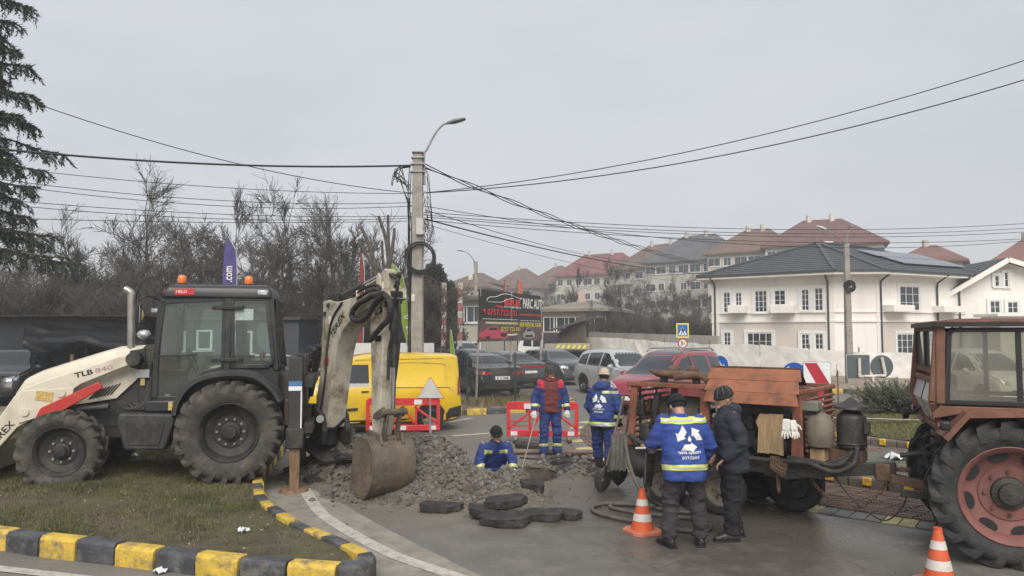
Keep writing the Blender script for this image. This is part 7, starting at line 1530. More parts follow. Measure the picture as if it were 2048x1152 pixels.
 MB().bx(-.35, .5, .25, .9, .79, .98).build('engine_block', M_IRON, t, bevel=.04)
 rn = random.Random(14)
 for k in range(48):
  x, y, z = rn.uniform(-.4, 1.7), rn.uniform(.08, .45), rn.uniform(.82, 1.35); d = (rn.uniform(.06, .22), rn.uniform(.06, .2), rn.uniform(.06, .25))
  if k % 2: MB().box((x, y, z), d).build('engine_part', M_IRON if k % 4 else M_TANK, t, bevel=.015)
  else: MB().cyl((x, y, z - d[2] / 2), (x + d[0] * .5, y, z + d[2] / 2), d[1] * .35, n=12).build('engine_part', M_IRON if k % 3 else M_RUST, t, smooth=40)
 MB().tube(smoothline([V(-.12, .22, 1.5), V(-.15, .18, 1.3), V(-.14, .2, 1.1), V(-.05, .2, .95)], 5), .05, 12).build('intake_pipe', M_IRON, t, smooth=50)
 MB().cyl((-.1, .18, 1.0), (.12, .16, .92), .09, n=16).build('pulley', M_IRON, t, smooth=40); MB().bx(-.30, -.05, .10, .35, .80, .95).build('battery', M_IRON, t, bevel=.01)
 MB().bx(.72, 1.72, .35, 1.1, .80, 1.42).build('engine_body', M_IRON, t, bevel=.06)
 MB().bx(.74, 1.72, 1.285, 1.30, .8, 1.6).build('back_panel', M_RUST, t)
 for i in range(2): MB().extr([(1.36, .86), (1.36 + .155, .86), (1.36 + .155, 1.34), (1.40, 1.34), (1.345, 1.24), (1.38, 1.16)] if i == 0 else [(1.518, .87), (1.68, .85), (1.685, 1.35), (1.518, 1.345)], (0, -.02, 0), X, Z, V(0, 1, 0), 0, .022).build('board', M_BOARD, t)
 MB().bx(1.5, 1.85, -.03, .03, 1.12, 1.24).build('timber', M_BOARD, t, bevel=.006) if False else None
 # radiator end with filters
 MB().lathe([(.001, 0), (.15, .0), (.165, .05), (.165, .28), (.13, .36), (.06, .40), (.001, .41)], (2.05, .20, .98), Z, 20).build('oil_filter', M_TANK, t, smooth=40); MB().box((1.98, .15, 1.46), (.20, .2, .12)).build('filter_box', mat('grey_green_box', (.16, .16, .13), .6, v=.2), t, bevel=.015); MB().cyl((2.02, .18, 1.36), (2.02, .18, 1.42), .05, n=10).build('filter_neck', M_IRON, t)
 MB().bx(1.95, 2.12, .12, .95, .80, .95).build('wooden_crate', M_BOARD, t, bevel=.01)
 MB().lathe([(.001, -.02), (.14, 0), (.17, .03), (.17, .36), (.16, .40), (.09, .46), (.001, .47)], (2.36, .42, .95), Z, 22).build('air_cleaner', M_IRON, t, smooth=40); MB().lathe([(.20, 0), (.19, .03), (.07, .09), (.03, .13), (.001, .14)], (2.36, .42, 1.43), Z, 20).build('air_cleaner_cap', M_IRON, t, smooth=40)
 MB().tube([V(2.36 + math.cos(a) * .176, .42 + math.sin(a) * .176, 1.02) for a in [2 * PI * i / 24 for i in range(24)]], .012, 6, closed=True).build('clamp_band', M_IRON, t)
 MB().box((2.55, .36, 1.22), (.06, .08, .16)).build('bracket', M_IRON, t, bevel=.01); MB().bx(2.05, 2.5, .3, .56, .80, .94).build('tray', M_RUST, t, bevel=.01)
 for k in range(3): MB().tube(smoothline([V(1.72, .02 + .03 * k, .83), V(2.0, .0, .82 - .02 * k), V(2.3, .02, .80 + .03 * k), V(2.42, .2, .95)], 5), .028 if k == 0 else .015, 8).build('hose', M_HOSE, t, smooth=60)
 MB().tube(smoothline([V(.9, -.02, .80), V(1.5, -.04, .78), V(1.95, -.04, .80), V(2.25, .0, .72), V(2.45, .1, .82), V(2.46, .25, 1.0)], 6), .032, 10).build('hose', M_HOSE, t, smooth=60)
 MB().tube(smoothline([V(-.45, -.02, .92), V(-.2, -.06, .82), V(.2, -.07, .80), V(.6, -.05, .80), V(.9, -.02, .80)], 6), .03, 10).build('hose', M_HOSE, t, smooth=60)
 MB().extr([(-.2, .78), (.5, .78), (.5, .83), (-.2, .83)], (0, -.16, 0), X, Z, V(0, 1, 0), 0, .18).build('side_board', M_BOARD, t, bevel=.006)
 MB().ell((-.36, .16, .50), (.22, .16, .18), 18, 12).build('fuel_tank', M_IRON, t, smooth=60)
 # tow bar: A-frame to the tractor hitch (given in world, brought into the local frame)
 bpy.context.view_layer.update(); I = t.matrix_world.inverted(); a, b, c = I @ V(3.35, 9.35, .62), I @ V(4.42, 8.75, .80), I @ V(3.75, 9.75, .62)
 MB().beam(a, b, .09, .14).build('tow_bar', M_IRON, t, bevel=.01); MB().beam(c, b, .07, .10).build('tow_bar', M_IRON, t, bevel=.01); MB().lathe([(.03, -.02), (.075, -.02), (.075, .02), (.03, .02), (.03, -.02)], b + V(.08, 0, -.02), Z, 16).build('tow_eye', M_RUST, t)
 MB().box(a + V(-.1, .1, .02), (.3, .26, .16)).build('tow_bar_root', M_IRON, t, bevel=.02)
 def chain(pts, nm):
  P = smoothline(pts, 8)
  for i in range(0, len(P) - 1):
   d = (P[i + 1] - P[i]); L_ = d.length; d.normalize(); u, v = frame_of(d); s_ = u if i % 2 else v; m_ = (P[i] + P[i + 1]) / 2
   MB().tube([m_ + d * math.cos(a_) * max(L_ * .68, .025) + s_ * math.sin(a_) * .018 for a_ in [2 * PI * q / 10 for q in range(10)]], .0065, 4, closed=True).build('chain_link', M_RUST, t)
 chain([I @ V(3.62, 9.25, .60), I @ V(3.75, 9.1, .40), I @ V(4.0, 8.95, .30), I @ V(4.2, 8.85, .42), I @ V(4.4, 8.75, .74)], 'c1')
 chain([V(1.60, -.05, .80), V(1.62, -.06, .6), V(1.63, -.06, .42)], 'c2')
 for k in range(5): chain([V(1.55 + .02 * k, -.05, .82), V(1.57 + .03 * k, -.09, .70 - .02 * k), V(1.66 + .02 * k, -.05, .80)], 'c3')
 MB().tube(smoothline([I @ V(3.85, 9.1, .66), I @ V(3.98, 8.95, .42), I @ V(4.25, 8.75, .20), I @ V(4.45, 8.7, .35), I @ V(4.5, 8.65, .55)], 6), .01, 5).build('brake_cable', M_HOSE, t)
 # work glove hung on the post
 return t
compressor()
def glove(loc, rz, label, s=1.0, tilt=0.0):
 g = thing('work_glove', label, 'glove', loc, rz); g.rotation_euler = (tilt, 0, rz); g.scale = (s, s, s); mb = MB()
 mb.loft([[V(x * w, y * .018, z) for x, y in ((-1, -1), (1, -1), (1, 1), (-1, 1))] for z, w in ((0, .035), (-.04, .042), (-.09, .045), (-.13, .04))])
 g1 = mb.build('palm', mat('white_glove_cotton', (.66, .65, .62), .95, v=.08, vs=20, b=.3, bs=90), g, bevel=.012, seg=3)
 for k, (x, L, a) in enumerate(((-.03, .07, -.25), (-.01, .085, -.06), (.012, .08, .1), (.032, .065, .3))): MB().tube([V(x, 0, -.125), V(x + math.sin(a) * L * .5, -.012, -.125 - L * .5), V(x + math.sin(a) * L, -.004, -.125 - L)], [.013, .012, .009], 8).build('finger', MATS['white_glove_cotton'], g, smooth=60)
 MB().tube([V(.04, 0, -.05), V(.075, -.01, -.075), V(.09, -.01, -.11)], [.015, .013, .010], 8).build('thumb', MATS['white_glove_cotton'], g, smooth=60)
p = at(1578, 838, 8.98); glove(p + V(-.03, 0, .0), R(-35), 'white cotton work glove hanging on the orange compressor post', 1.1, R(-8)); glove(p + V(.03, -.03, -.01), R(20), 'second white cotton glove overlapping the first on the compressor post', 1.05, R(-12))
# ------------------------------------------------------------------ pit, rubble, broken asphalt
M_CLAY = mat('wet_clay', (.085, .07, .055), .8, v=.3, vs=3, b=1.0, bs=9, dirt=(.14, .12, .09), da=.5, ds=4)
M_GRV = [mat('stone_%d' % i, c, .85, v=.25, vs=8, b=.4, bs=30, dirt=(.10, .085, .065), da=.5, ds=5) for i, c in enumerate([(.135, .132, .124), (.165, .16, .148), (.10, .096, .09), (.135, .118, .096)])]
M_SLAB = mat('broken_asphalt', (.028, .027, .027), .8, v=.3, vs=7, b=1.0, bs=30, dirt=(.12, .11, .095), da=.5, ds=5, dt=.52)
rn = random.Random(77)
hl = [Vector((x, y, 0)) for x, y in HOLE]; ctr = sum(hl, Vector()) / len(hl); rings = []
for k, (z, s) in enumerate(((.012, 1.03), (.0, .99), (-.10, .97), (-.3, .95), (-.6, .90), (-.92, .82))):
 rings.append([ctr + (p - ctr) * (s + (.03 * noise.noise(p * 3 + V(0, 0, z * 5)) if k > 1 else 0)) + V(0, 0, z) for p in smoothline(hl + [hl[0]], 4)[:-1]])
mb = MB(); mb.loft(rings, cap=False); n_ = len(rings[0]); mb.add(rings[-1], [tuple(range(n_))]); struct('pit', mb, M_CLAY, 'freshly dug pit with clay walls in the road', 'pit', 60)
BL = [(-1.45, 11.4, .68, .86, .75), (-.95, 11.75, .26, .38, .38), (-.8, 10.9, .18, .6, .45), (-.08, 10.85, .34, .42, .36), (-2.8, 12.6, .58, .66, .65), (-1.95, 12.5, .50, .6, .6), (.18, 10.6, .16, .32, .3), (1.3, 12.9, .20, .5, .42), (.9, 13.5, .16, .5, .25)]
def heap(x, y):
 h = sum(a * math.exp(-((x - cx) / sx) ** 2 - ((y - cy) / sy) ** 2) for cx, cy, a, sx, sy in BL)
 return max(0, h * (1 + .25 * noise.noise(V(x * 2.2, y * 2.2, 0)) + .14 * noise.noise(V(x * 6, y * 6, 3))) - .045)
hp_ = thing('rubble_heap', 'heap of grey excavated stones and earth beside the pit', 'rubble heap', (0, 0, 0))
st = .055; nx, ny = int(6.4 / st), int(5.2 / st); mb = MB(); idx = {}
for i in range(nx + 1):
 for j in range(ny + 1):
  x, y = -3.9 + i * st, 9.4 + j * st; h = heap(x, y)
  if h > -1: idx[i, j] = len(mb.v); mb.v.append((x + .012 * noise.noise(V(x * 9, y * 9, 1)), y, h + .01 if h > .0 else -.02))
for (i, j), a in idx.items():
 q = [idx.get(k) for k in ((i, j), (i + 1, j), (i + 1, j + 1), (i, j + 1))]
 if None in q: continue
 x, y = mb.v[a][0], mb.v[a][1]
 if max(mb.v[k][2] for k in q) <= -.01 or pip(x, y, HOLE): continue
 mb.f.append(tuple(q)); mb.m.append(0)
mb.build('earth', mat('heap_earth', (.12, .105, .085), .92, v=.3, vs=5, b=1.0, bs=26, dirt=(.17, .16, .14), da=.6, ds=7), hp_, smooth=180)
def stone_base(seed, sub=1):
 b = bmesh.new(); bmesh.ops.create_icosphere(b, subdivisions=sub, radius=1); r = random.Random(seed)
 s = (r.uniform(.8, 1.3), r.uniform(.7, 1.1), r.uniform(.5, .85))
 for v in b.verts: v.co = Vector((v.co.x * s[0], v.co.y * s[1], v.co.z * s[2])) * (1 + .35 * noise.noise(v.co * 1.6 + V(seed, 0, 0)) + r.uniform(-.10, .10))
 vs = [v.co.copy() for v in b.verts]; fs = [tuple(v.index for v in f.verts) for f in b.faces]; b.free(); return vs, fs
SB = [stone_base(k) for k in range(8)]
SM = []
for k in range(8):
 m_ = MB().add(*SB[k]); SM.append([m_.mesh('stone', M_GRV[(k + j) % 4]) for j in range(2)])
pts = []
while len(pts) < 9500:
 c = rn.choice(BL[:6] + BL[:3] * 2 + BL[7:]); x, y = rn.gauss(c[0], c[3] * .85), rn.gauss(c[1], c[4] * .9)
 h = heap(x, y)
 if pip(x, y, HOLE) or (h < .015 and rn.random() < .93) or y < 9.75 or (x > .75 and y < 12): continue
 pts.append((x, y, h, min(.065, .009 + rn.expovariate(1 / .0115))))
pts.sort(key=lambda p: -p[3]); gv = MB()
for i, (x, y, h, s) in enumerate(pts):
 rot = Matrix.Rotation(rn.uniform(0, 6.3), 3, 'Z') @ Matrix.Rotation(rn.uniform(0, 3), 3, 'X'); k = rn.randrange(8)
 if i < 290:
  o = link('stone', SM[k][i % 2], hp_); o.location = (x, y, h + s * .3); o.rotation_euler = rot.to_euler(); o.scale = (s, s, s)
 else:
  gv.k = 4 if x > .5 and y > 12.2 or (x < -2.1 and rn.random() < .6) else (5 if rn.random() < .3 else rn.randrange(4)); gv.add([rot @ (v * s) + V(x, y, h + s * .35) for v in SB[k][0]], SB[k][1])
tag(gv.build('gravel', M_GRV + [M_SLAB, M_CLAY], hp_), None, None, None, 'stuff')
db = MB()
for i in range(900):
 a = rn.uniform(0, 6.3); r_ = abs(rn.gauss(0, 1.1)); c = rn.choice([(-1.0, 10.6), (-2.8, 12.4), (.3, 10.6), (1.2, 13.2), (-2.2, 11.6), (1.8, 12.6)]); x, y = c[0] + math.cos(a) * r_, c[1] + math.sin(a) * r_ * .6
 if pip(x, y, HOLE) or y < 8.2: continue
 s = rn.choice((.006, .008, .01, .012, .02)); k = rn.randrange(8); rot = Matrix.Rotation(a, 3, 'Z'); db.add([rot @ (v * s) + V(x, y, heap(x, y) + s * .5) for v in SB[k][0]], SB[k][1])
tag(db.build('debris', M_GRV[2]), 'small stone chips and crumbs scattered on the asphalt', None, None, 'stuff')
def slab(px, py, z, L, Wd, th, rz, tx, ty, label, seed):
 r = random.Random(seed); n = 14; top = []
 for i in range(n):
  a = 2 * PI * (i + r.uniform(-.3, .3)) / n; k = max(abs(math.cos(a + .3)), abs(math.sin(a + .3))) ** -.9; top.append(V(math.cos(a) * L / 2 * k * r.uniform(.85, 1.1), math.sin(a) * Wd / 2 * k * r.uniform(.85, 1.1), 0))
 p = gnd(px, py, z); o = thing('asphalt_slab', label, 'asphalt slab', p, rz, 'broken asphalt slabs'); o.rotation_euler = (tx, ty, rz)
 mb = MB(); rings = []
 for zz, s in ((0, .93), (th * .25, 1.0), (th * .9, 1.0), (th, .985)): rings.append([q * (s + r.uniform(-.045, .045)) + V(0, 0, zz + (r.uniform(-.012, .012) if 0 < zz < th * .95 else r.uniform(-.004, .004))) for q in top])
 mb.loft(rings); mb.build('slab', M_SLAB, o)
for i, a in enumerate([(880, 1022, .0, .52, .3, .10, .1, 0, .05, 'dark asphalt slab lying alone in front of the heap'), (1012, 1048, 0, .62, .46, .11, -.15, 0, 0, 'large asphalt slab nearest the camera in the broken pile'), (1085, 1038, 0, .48, .36, .10, .1, .03, 0, 'asphalt slab right of the large one'), (1139, 1036, 0, .30, .28, .09, -.3, 0, .04, 'small asphalt slab at the right end of the row'), (968, 1030, .03, .4, .35, .10, .5, .1, .1, 'asphalt slab tucked behind the large one'),
                       (1012, 1012, .12, .5, .36, .11, .2, .05, -.06, 'asphalt slab stacked on top of the large one'), (1062, 990, .08, .36, .28, .20, .4, .2, .1, 'thick brown lump of broken road at the right foot of the heap'), (655, 905, .40, .95, .55, .10, -.55, .35, .30, 'long asphalt slab tilted on the left heap'), (622, 940, .10, .75, .5, .10, .7, .3, -.5, 'asphalt slab leaning beside the stabiliser leg'),
                       (640, 968, 0, .42, .34, .10, .1, .1, .1, 'asphalt slab low at the front of the left heap'), (700, 925, .3, .5, .4, .1, 1.0, -.3, .2, 'asphalt slab behind the bucket'), (690, 968, .0, .38, .3, .1, .5, .2, -.2, 'broken slab at the foot of the left heap near the bucket'), (1130, 925, .06, .5, .36, .09, .2, .15, -.1, 'black broken slab on the far edge of the pit'), (1170, 938, .02, .42, .3, .08, -.4, -.1, .15, 'black broken slab beside the boots of the worker in the pale cap'), (1060, 895, .0, .6, .4, .08, .1, .05, .05, 'flat dark slab behind the pit near the barrier')]): slab(*a, seed=i + 3)
# ------------------------------------------------------------------ barriers, cones, tools
M_BRED = mat('barrier_red', (.55, .025, .035), .4, v=.12, vs=4, dirt=(.35, .12, .1), da=.4, ds=5); M_BWH = mat('barrier_white', (.66, .64, .62), .5, v=.1, dirt=(.4, .36, .32), da=.5, ds=6)
def barrier(px, py, wpx, Y, rz, label, hgt=.86):
 p = gnd(px, py); Y = p.y; w = wpx * Y / 1500 / 2; o = thing('safety_barrier', label, 'barrier', p, rz, 'red and white plastic barriers'); d = .025
 def bar(a, b, t, nm='bar', m=M_BRED): MB().beam(V(a[0], 0, a[1]), V(b[0], 0, b[1]), d * 2, t, up=(0, 1, 0)).build(nm, m, o, bevel=.008)
 z0, z1 = .12, hgt
 MB().extr([(-w, z1 - .17), (w, z1 - .17), (w, z1 - .05), (w - .06, z1), (-w + .06, z1), (-w, z1 - .05)], (0, -d, 0), X, Z, V(0, 1, 0), 0, 2 * d).build('top_panel', M_BRED, o, bevel=.01); MB().bx(-w, w, -d, d, z0, z0 + .13).build('bottom_panel', M_BRED, o, bevel=.01)
 for k in range(5):
  x = -w + .16 + k * (2 * w - .32) / 4
  if k % 2: MB().bx(x - .09, x + .09, -d - .006, d + .006, z1 - .15, z1 - .04).build('reflector', M_BWH, o)
  MB().bx(x - .07, x + .07, -d - .006, d + .006, z0 + .02, z0 + .11).build('reflector', M_BWH if k % 2 == 0 else M_BRED, o)
 for x in (-w + .04, w - .04): MB().bx(x - .04, x + .04, -d, d, z0 + .131, z1 - .171).build('upright', M_BRED, o, bevel=.008)
 for x in (-w * .35, w * .35): MB().bx(x - .025, x + .025, -d, d, z0 + .131, z1 - .171).build('upright', M_BRED, o, bevel=.008)
 for s in (-1, 1): bar((s * w * .95, z0 + .16), (s * w * .3, z1 - .2), .05, 'brace'); bar((s * w * .3, z0 + .16), (0, z1 - .2), .05, 'brace')
 for z in (z0 + .22, z0 + .32): MB().bx(-w + .08, -w * .35 - .03, -d * .7, d * .7, z - .015, z + .015).build('rail', M_BRED, o)
 for x in (-w * .75, w * .75): MB().bx(x - .05, x + .05, -.24, .24, .0, .045).build('foot', M_BLK, o, bevel=.01); MB().bx(x - .03, x + .03, -d, d, .046, z0).build('leg', mat('barrier_leg', (.3, .24, .17), .6, v=.2), o)
barrier(806, 872, 146, 17.4, R(4), 'red and white plastic barrier standing in front of the yellow van'); barrier(1085, 884, 142, 16.6, R(-3), 'red and white plastic barrier behind the worker in the burgundy hoodie')
p = gnd(860, 872); s_ = thing('traffic_sign', 'grey back of a triangular warning sign on the left barrier', 'traffic sign', (p.x, p.y + .02, 0)); zt = at(860, 757, p.y).z; zb = at(860, 796, p.y).z
MB().extr([(-.30, zb), (.30, zb), (.02, zt + .0), (-.02, zt)], (0, 0, 0), X, Z, V(0, 1, 0), -.03, -.022).build('plate', mat('sign_back_pale', (.6, .6, .58), .4, m=.3, v=.1), s_, bevel=.003); MB().extr([(-.32, zb - .012), (.32, zb - .012), (.02, zt + .02), (-.02, zt + .02)], (0, 0, 0), X, Z, V(0, 1, 0), -.02, -.012).build('rim', M_BRED, s_); MB().bx(-.02, .02, -.012, .012, .05, zt - .15).build('post', M_STEEL, s_)
def cone(px, py, h, label, tilt=0.0):
 p = gnd(px, py); o = thing('traffic_cone', label, 'traffic cone', p, .5, 'traffic cones'); o.rotation_euler = (tilt, 0, .4); mo, mw = mat('cone_orange', (.62, .10, .03), .5, v=.1, vs=6, dirt=(.3, .14, .08), da=.45, ds=8), mat('cone_white_band', (.62, .58, .54), .5, v=.12, vs=12, dirt=(.3, .25, .2), da=.6, ds=12)
 b = .2; MB().loft([[V(x * k, y * k, z) for x, y in [(b, b * .6), (b * .6, b), (-b * .6, b), (-b, b * .6), (-b, -b * .6), (-b * .6, -b), (b * .6, -b), (b, -b * .6)]] for z, k in ((0, 1), (.03, 1), (.04, .95))]).build('base', mat('cone_base', (.50, .16, .09), .6, v=.15, dirt=(.25, .15, .1), da=.6, ds=6), o)
 rz_ = lambda t: .135 * (1 - t) + .032 * t
 for i, (a, c) in enumerate(((0, .22), (.22, .40), (.40, .60), (.60, .76), (.76, 1.0))): MB().lathe([(rz_(a) + (.002 if i % 2 else 0), .04 + (h - .04) * a), (rz_(c) + (.002 if i % 2 else 0), .04 + (h - .04) * c)], (0, 0, 0), Z, 24).build('sleeve' if i % 2 == 0 else 'reflective_band', mw if i % 2 else mo, o, smooth=50)
 MB().lathe([(.036, h - .02), (.038, h), (.02, h), (.018, h - .1)], (0, 0, 0), Z, 18).build('rim', mo, o)
cone(1285, 1064, .50, 'worn orange and white traffic cone beside the coiled hose'); cone(1879, 1168, .52, 'clean orange and white traffic cone at the bottom edge by the tractor wheel')
def ghose(label, pts, r, m=M_HOSE, name='hose', cat='hose', z=None):
 P = smoothline([gnd(x, y, r + .004) if len(q) == 2 else at(x, y, q[2]) for q in pts for x, y in [q[:2]]], 7); tag(MB().tube(P, r, 9).build(name, m, None, smooth=60), label, cat)
mh = mat('grey_air_hose', (.10, .088, .072), .6, v=.2, vs=6, dirt=(.17, .145, .115), da=.5, ds=6)
ghose('grey air hose coiled in a wide oval on the asphalt', [(1300, 1005), (1250, 1006), (1205, 1008), (1184, 1016), (1200, 1028), (1260, 1042), (1330, 1056), (1385, 1062), (1420, 1056), (1410, 1040), (1350, 1034), (1280, 1026), (1225, 1016), (1230, 1008), (1290, 1012), (1340, 1022), (1400, 1026)], .026, mh)
ghose('second loop of air hose lying inside the coil', [(1250, 872, 10.35), (1254, 905, 10.1), (1264, 945, 9.9), (1285, 985, 9.7), (1320, 1012), (1345, 1010), (1365, 1000), (1375, 985, 9.9)], .026, mh)
ghose('brown pipe lying across the road behind the pit', [(1000, 905), (1060, 903), (1120, 904), (1190, 904), (1240, 906)], .05, mat('brown_pipe', (.17, .12, .09), .6, v=.2))
ghose('thin black cable lying behind the pit', [(1040, 915), (1080, 918), (1130, 916), (1170, 922), (1150, 930), (1190, 928), (1230, 918)], .015)
ghose('thin rope hanging from the glove of the worker in burgundy into the pit', [(1073, 832, 13.9), (1062, 870, 13.5), (1050, 915, 12.9), (1040, 950, 12.4)], .008, mat('rope_tan', (.3, .25, .18), .9, v=.2), 'rope', 'rope')
def shovel(a, b, label):
 a, b = Vector(a), Vector(b); d = (a - b).normalized(); o = thing('shovel', label, 'shovel', b); L = (a - b).length
 MB().tube([d * .18, d * L], .018, 10).build('handle', mat('ash_wood', (.22, .17, .12), .8, v=.2, vs=6), o, smooth=60); u = d.cross(V(0, -1, .1)).normalized(); n_ = d.cross(u)
 rings = []
 for t, w, c in ((0, .03, .0), (.05, .085, .0), (.14, .12, .01), (.26, .125, .025), (.30, .09, .035)): rings.append([d * t * 1.05 + u * w * k + n_ * (c + .05 * k * k) for k in (-1, -.5, 0, .5, 1)] + [d * t * 1.05 + u * w * k + n_ * (c + .05 * k * k - .006) for k in (1, .5, 0, -.5, -1)])
 MB().loft(rings).build('blade', M_IRON, o, smooth=40); MB().tube([d * .22, d * .42], .024, 10).build('socket', M_IRON, o)
shovel(at(1248, 792, 10.9), gnd(1200, 985, .02), 'shovel with wooden handle leaning on the rear of the compressor'); shovel(at(1262, 800, 10.75), gnd(1236, 972, .02), 'second shovel leaning beside the first against the compressor')
o = thing('toothed_plate', 'grey steel plate with toothed lower edge leaning on the compressor', 'steel plate', (0, 0, 0)); a, b, c, d = at(1222, 870, 10.8), at(1256, 866, 10.8), at(1252, 940, 10.6), at(1220, 938, 10.6); n_ = 8
top = [a.lerp(b, i / n_) + V(0, .02 * (i % 2), 0) for i in range(n_ + 1)]; bot = [d.lerp(c, i / n_) + V(0, .02 * (i % 2), -.03 * (i % 2)) for i in range(n_ + 1)]
MB().add(top + bot + [p + V(0, .012, 0) for p in top + bot], [(i, i + 1, n_ + 2 + i, n_ + 1 + i) for i in range(n_)] + [(2 * n_ + 2 + i, 2 * n_ + 3 + i, 3 * n_ + 4 + i, 3 * n_ + 3 + i) for i in range(n_)]).build('plate', mat('worn_steel_sheet', (.13, .125, .11), .55, m=.3, v=.25, vs=5, dirt=(.08, .07, .06), da=.5, ds=6), o)
def jackhammer():
 a, b = at(1302, 893, 9.75), gnd(1296, 1012, .03); o = thing('jackhammer', 'pneumatic jackhammer standing against the compressor wheel', 'jackhammer', b); A = a - b; d = A.normalized(); L = A.length
 MB().cyl(d * L * .05, d * L * .4, .016, n=8).build('chisel', M_STEEL, o); MB().lathe([(.001, L * .35), (.04, L * .36), (.045, L * .5), (.055, L * .52), (.055, L * .88), (.07, L * .9), (.07, L), (.03, L * 1.02), (.001, L * 1.02)], (0, 0, 0), d, 16).build('cylinder', M_IRON, o, smooth=40)
 MB().tube([d * L * .97 + V(-.2, 0, .0), d * L * .98 + V(.2, 0, .0)], .018, 8).build('handle', M_STEEL, o); MB().beam(d * L * .95 + V(-.05, -.03, 0), d * L * .95 + V(.05, -.03, 0), .1, .1).build('throttle_block', M_IRON, o, bevel=.015); MB().cyl(d * L * .4 + V(-.06, -.02, 0), d * L * .9 + V(-.06, -.02, 0), .014, n=8).build('air_tube', M_STEEL, o)
 for k in range(5): MB().lathe([(.06, 0), (.062, .012), (.06, .024)], d * L * (.54 + .05 * k), d, 14).build('fin', M_IRON, o)
jackhammer()
# litter
def paper(px, py, z, s, label, seed, m=None):
 p = gnd(px, py, z); r = random.Random(seed); b = bmesh.new(); bmesh.ops.create_grid(b, x_segments=6, y_segments=6, size=s)
 for v in b.verts: v.co += V(r.uniform(-.2, .2) * s, r.uniform(-.2, .2) * s, abs(noise.noise(v.co * 4 / s * .5 + V(seed, 0, 0))) * s * 1.3 + .004)
 me = bpy.data.meshes.new('litter'); b.to_mesh(me); b.free(); me.materials.append(m or mat('litter_white', (.6, .62, .64), .5, v=.15, vs=15)); o = link('litter', me); o.location = p; o.rotation_euler = (0, 0, seed); tag(o, label, 'litter'); return o
paper(487, 1062, .19, .055, 'white scrap of paper on the brown soil near the island tip', 1); paper(320, 1144, .012, .06, 'crumpled white plastic scrap on the road beside the kerb', 2); paper(1796, 918, .2, .16, 'crumpled white plastic bag on the pavers behind the tow bar', 3); paper(268, 912, .25, .07, 'grey plastic scrap in the grass under the step of the backhoe', 4)
# ------------------------------------------------------------------ grass
def blades(name, label, poly, zf, n, hmin, hmax, w, mats, seed, dens=None, clump=1.3):
 r = np.random.default_rng(seed); xs = [p[0] for p in poly]; ys = [p[1] for p in poly]; V_, F_, Mi = [], [], []; k = 0
 while k < n:
  x, y = r.uniform(min(xs), max(xs)), r.uniform(min(ys), max(ys))
  if not pip(x, y, poly): continue
  q = noise.noise(Vector((x * clump, y * clump, seed))) + .5 * noise.noise(Vector((x * 5, y * 5, seed)))
  if dens and r.random() > dens(x, y, q): k += .35; continue
  h = r.uniform(hmin, hmax) * (1 + .6 * q); a = r.uniform(0, 6.283); t = r.uniform(.1, .9) * h; ww = w * r.uniform(.6, 1.3); z = zf(x, y) - .006
  ca, sa = math.cos(a), math.sin(a); o = len(V_); V_ += [(x - sa * ww, y + ca * ww, z), (x + sa * ww, y - ca * ww, z), (x + ca * t, y + sa * t, z + h)]; F_.append((o, o + 1, o + 2))
  Mi.append(0 if q > r.normal(.02, .25) else (1 if r.random() < .7 else 2)); k += 1
 mb = MB(); mb.v, mb.f, mb.m = V_, F_, Mi; me = bpy.data.meshes.new(name); me.from_pydata(V_, [], F_)
 for m_ in mats: me.materials.append(m_)
 me.polygons.foreach_set('material_index', Mi); o = link(name, me); tag(o, label, None, None, 'stuff'); return o
MGR = [mat('grass_green', (.10, .108, .038), .8, v=.3, vs=2), mat('grass_dry', (.17, .14, .065), .85, v=.25, vs=2), mat('grass_dark', (.06, .055, .025), .85, v=.3, vs=2)]
def isl_d(x, y, q):
 e = math.hypot(x + 1.6, y - 7.4); return max(.06, min(1, (e - 1.1) / 2.6 + .7 * q)) if e < 3.9 else .8 + q
near = [p for p in OUT]; nearp = [(-1.55, 7.35), (-1.8, 7.28), (-2.9, 7.55), (-4.9, 8.2), (-7.5, 9.1), (-8.5, 12.5), (-8, 15.4), (-4.7, 14.9), (-4.35, 13.2), (-4.08, 11.9), (-3.82, 11.1), (-3.36, 10.0), (-2.64, 8.96), (-1.78, 8.0)]
blades('grass', 'short winter grass covering the island around the backhoe', nearp, island_z, 105000, .018, .058, .0035, MGR, 1, isl_d)
blades('grass', 'thin green grass on the roundabout lawn', [tuple(arc(3.75, a)[:2]) for a in range(0, 360, 10)], lawn_z, 60000, .03, .07, .006, [mat('lawn_green', (.15, .16, .055), .85, v=.25), MGR[1], MGR[0]], 2)
blades('weeds', 'dry weeds along the verge below the mesh fence', [(-9, 20.95), (-1.8, 21.7), (.5, 22.75), (1.6, 23.9), (1.4, 27), (0, 25.6), (-3, 24), (-9, 23.6)], lambda x, y: .13, 16000, .04, .22, .009, [MGR[1], mat('weed_straw', (.24, .19, .11), .9, v=.2), MGR[2]], 3, lambda x, y, q: .5 + q)
lf = MB()
for i in range(420):
 x, y = rn.uniform(-7.5, -1.6), rn.uniform(7.3, 14)
 if not pip(x, y, nearp): continue
 s = rn.uniform(.012, .028); z = island_z(x, y) + .012; a = rn.uniform(0, 6.3); u, v = V(math.cos(a), math.sin(a), rn.uniform(-.4, .4)) * s, V(-math.sin(a), math.cos(a), rn.uniform(-.4, .4)) * s * .6; c = V(x, y, z); lf.add([c - u, c - v, c + u, c + v], [(0, 1, 2, 3)])
tag(lf.build('leaves', mat('dead_leaf', (.26, .2, .13), .85, v=.3, vs=30)), 'pale dead leaves scattered over the island grass', None, None, 'stuff')
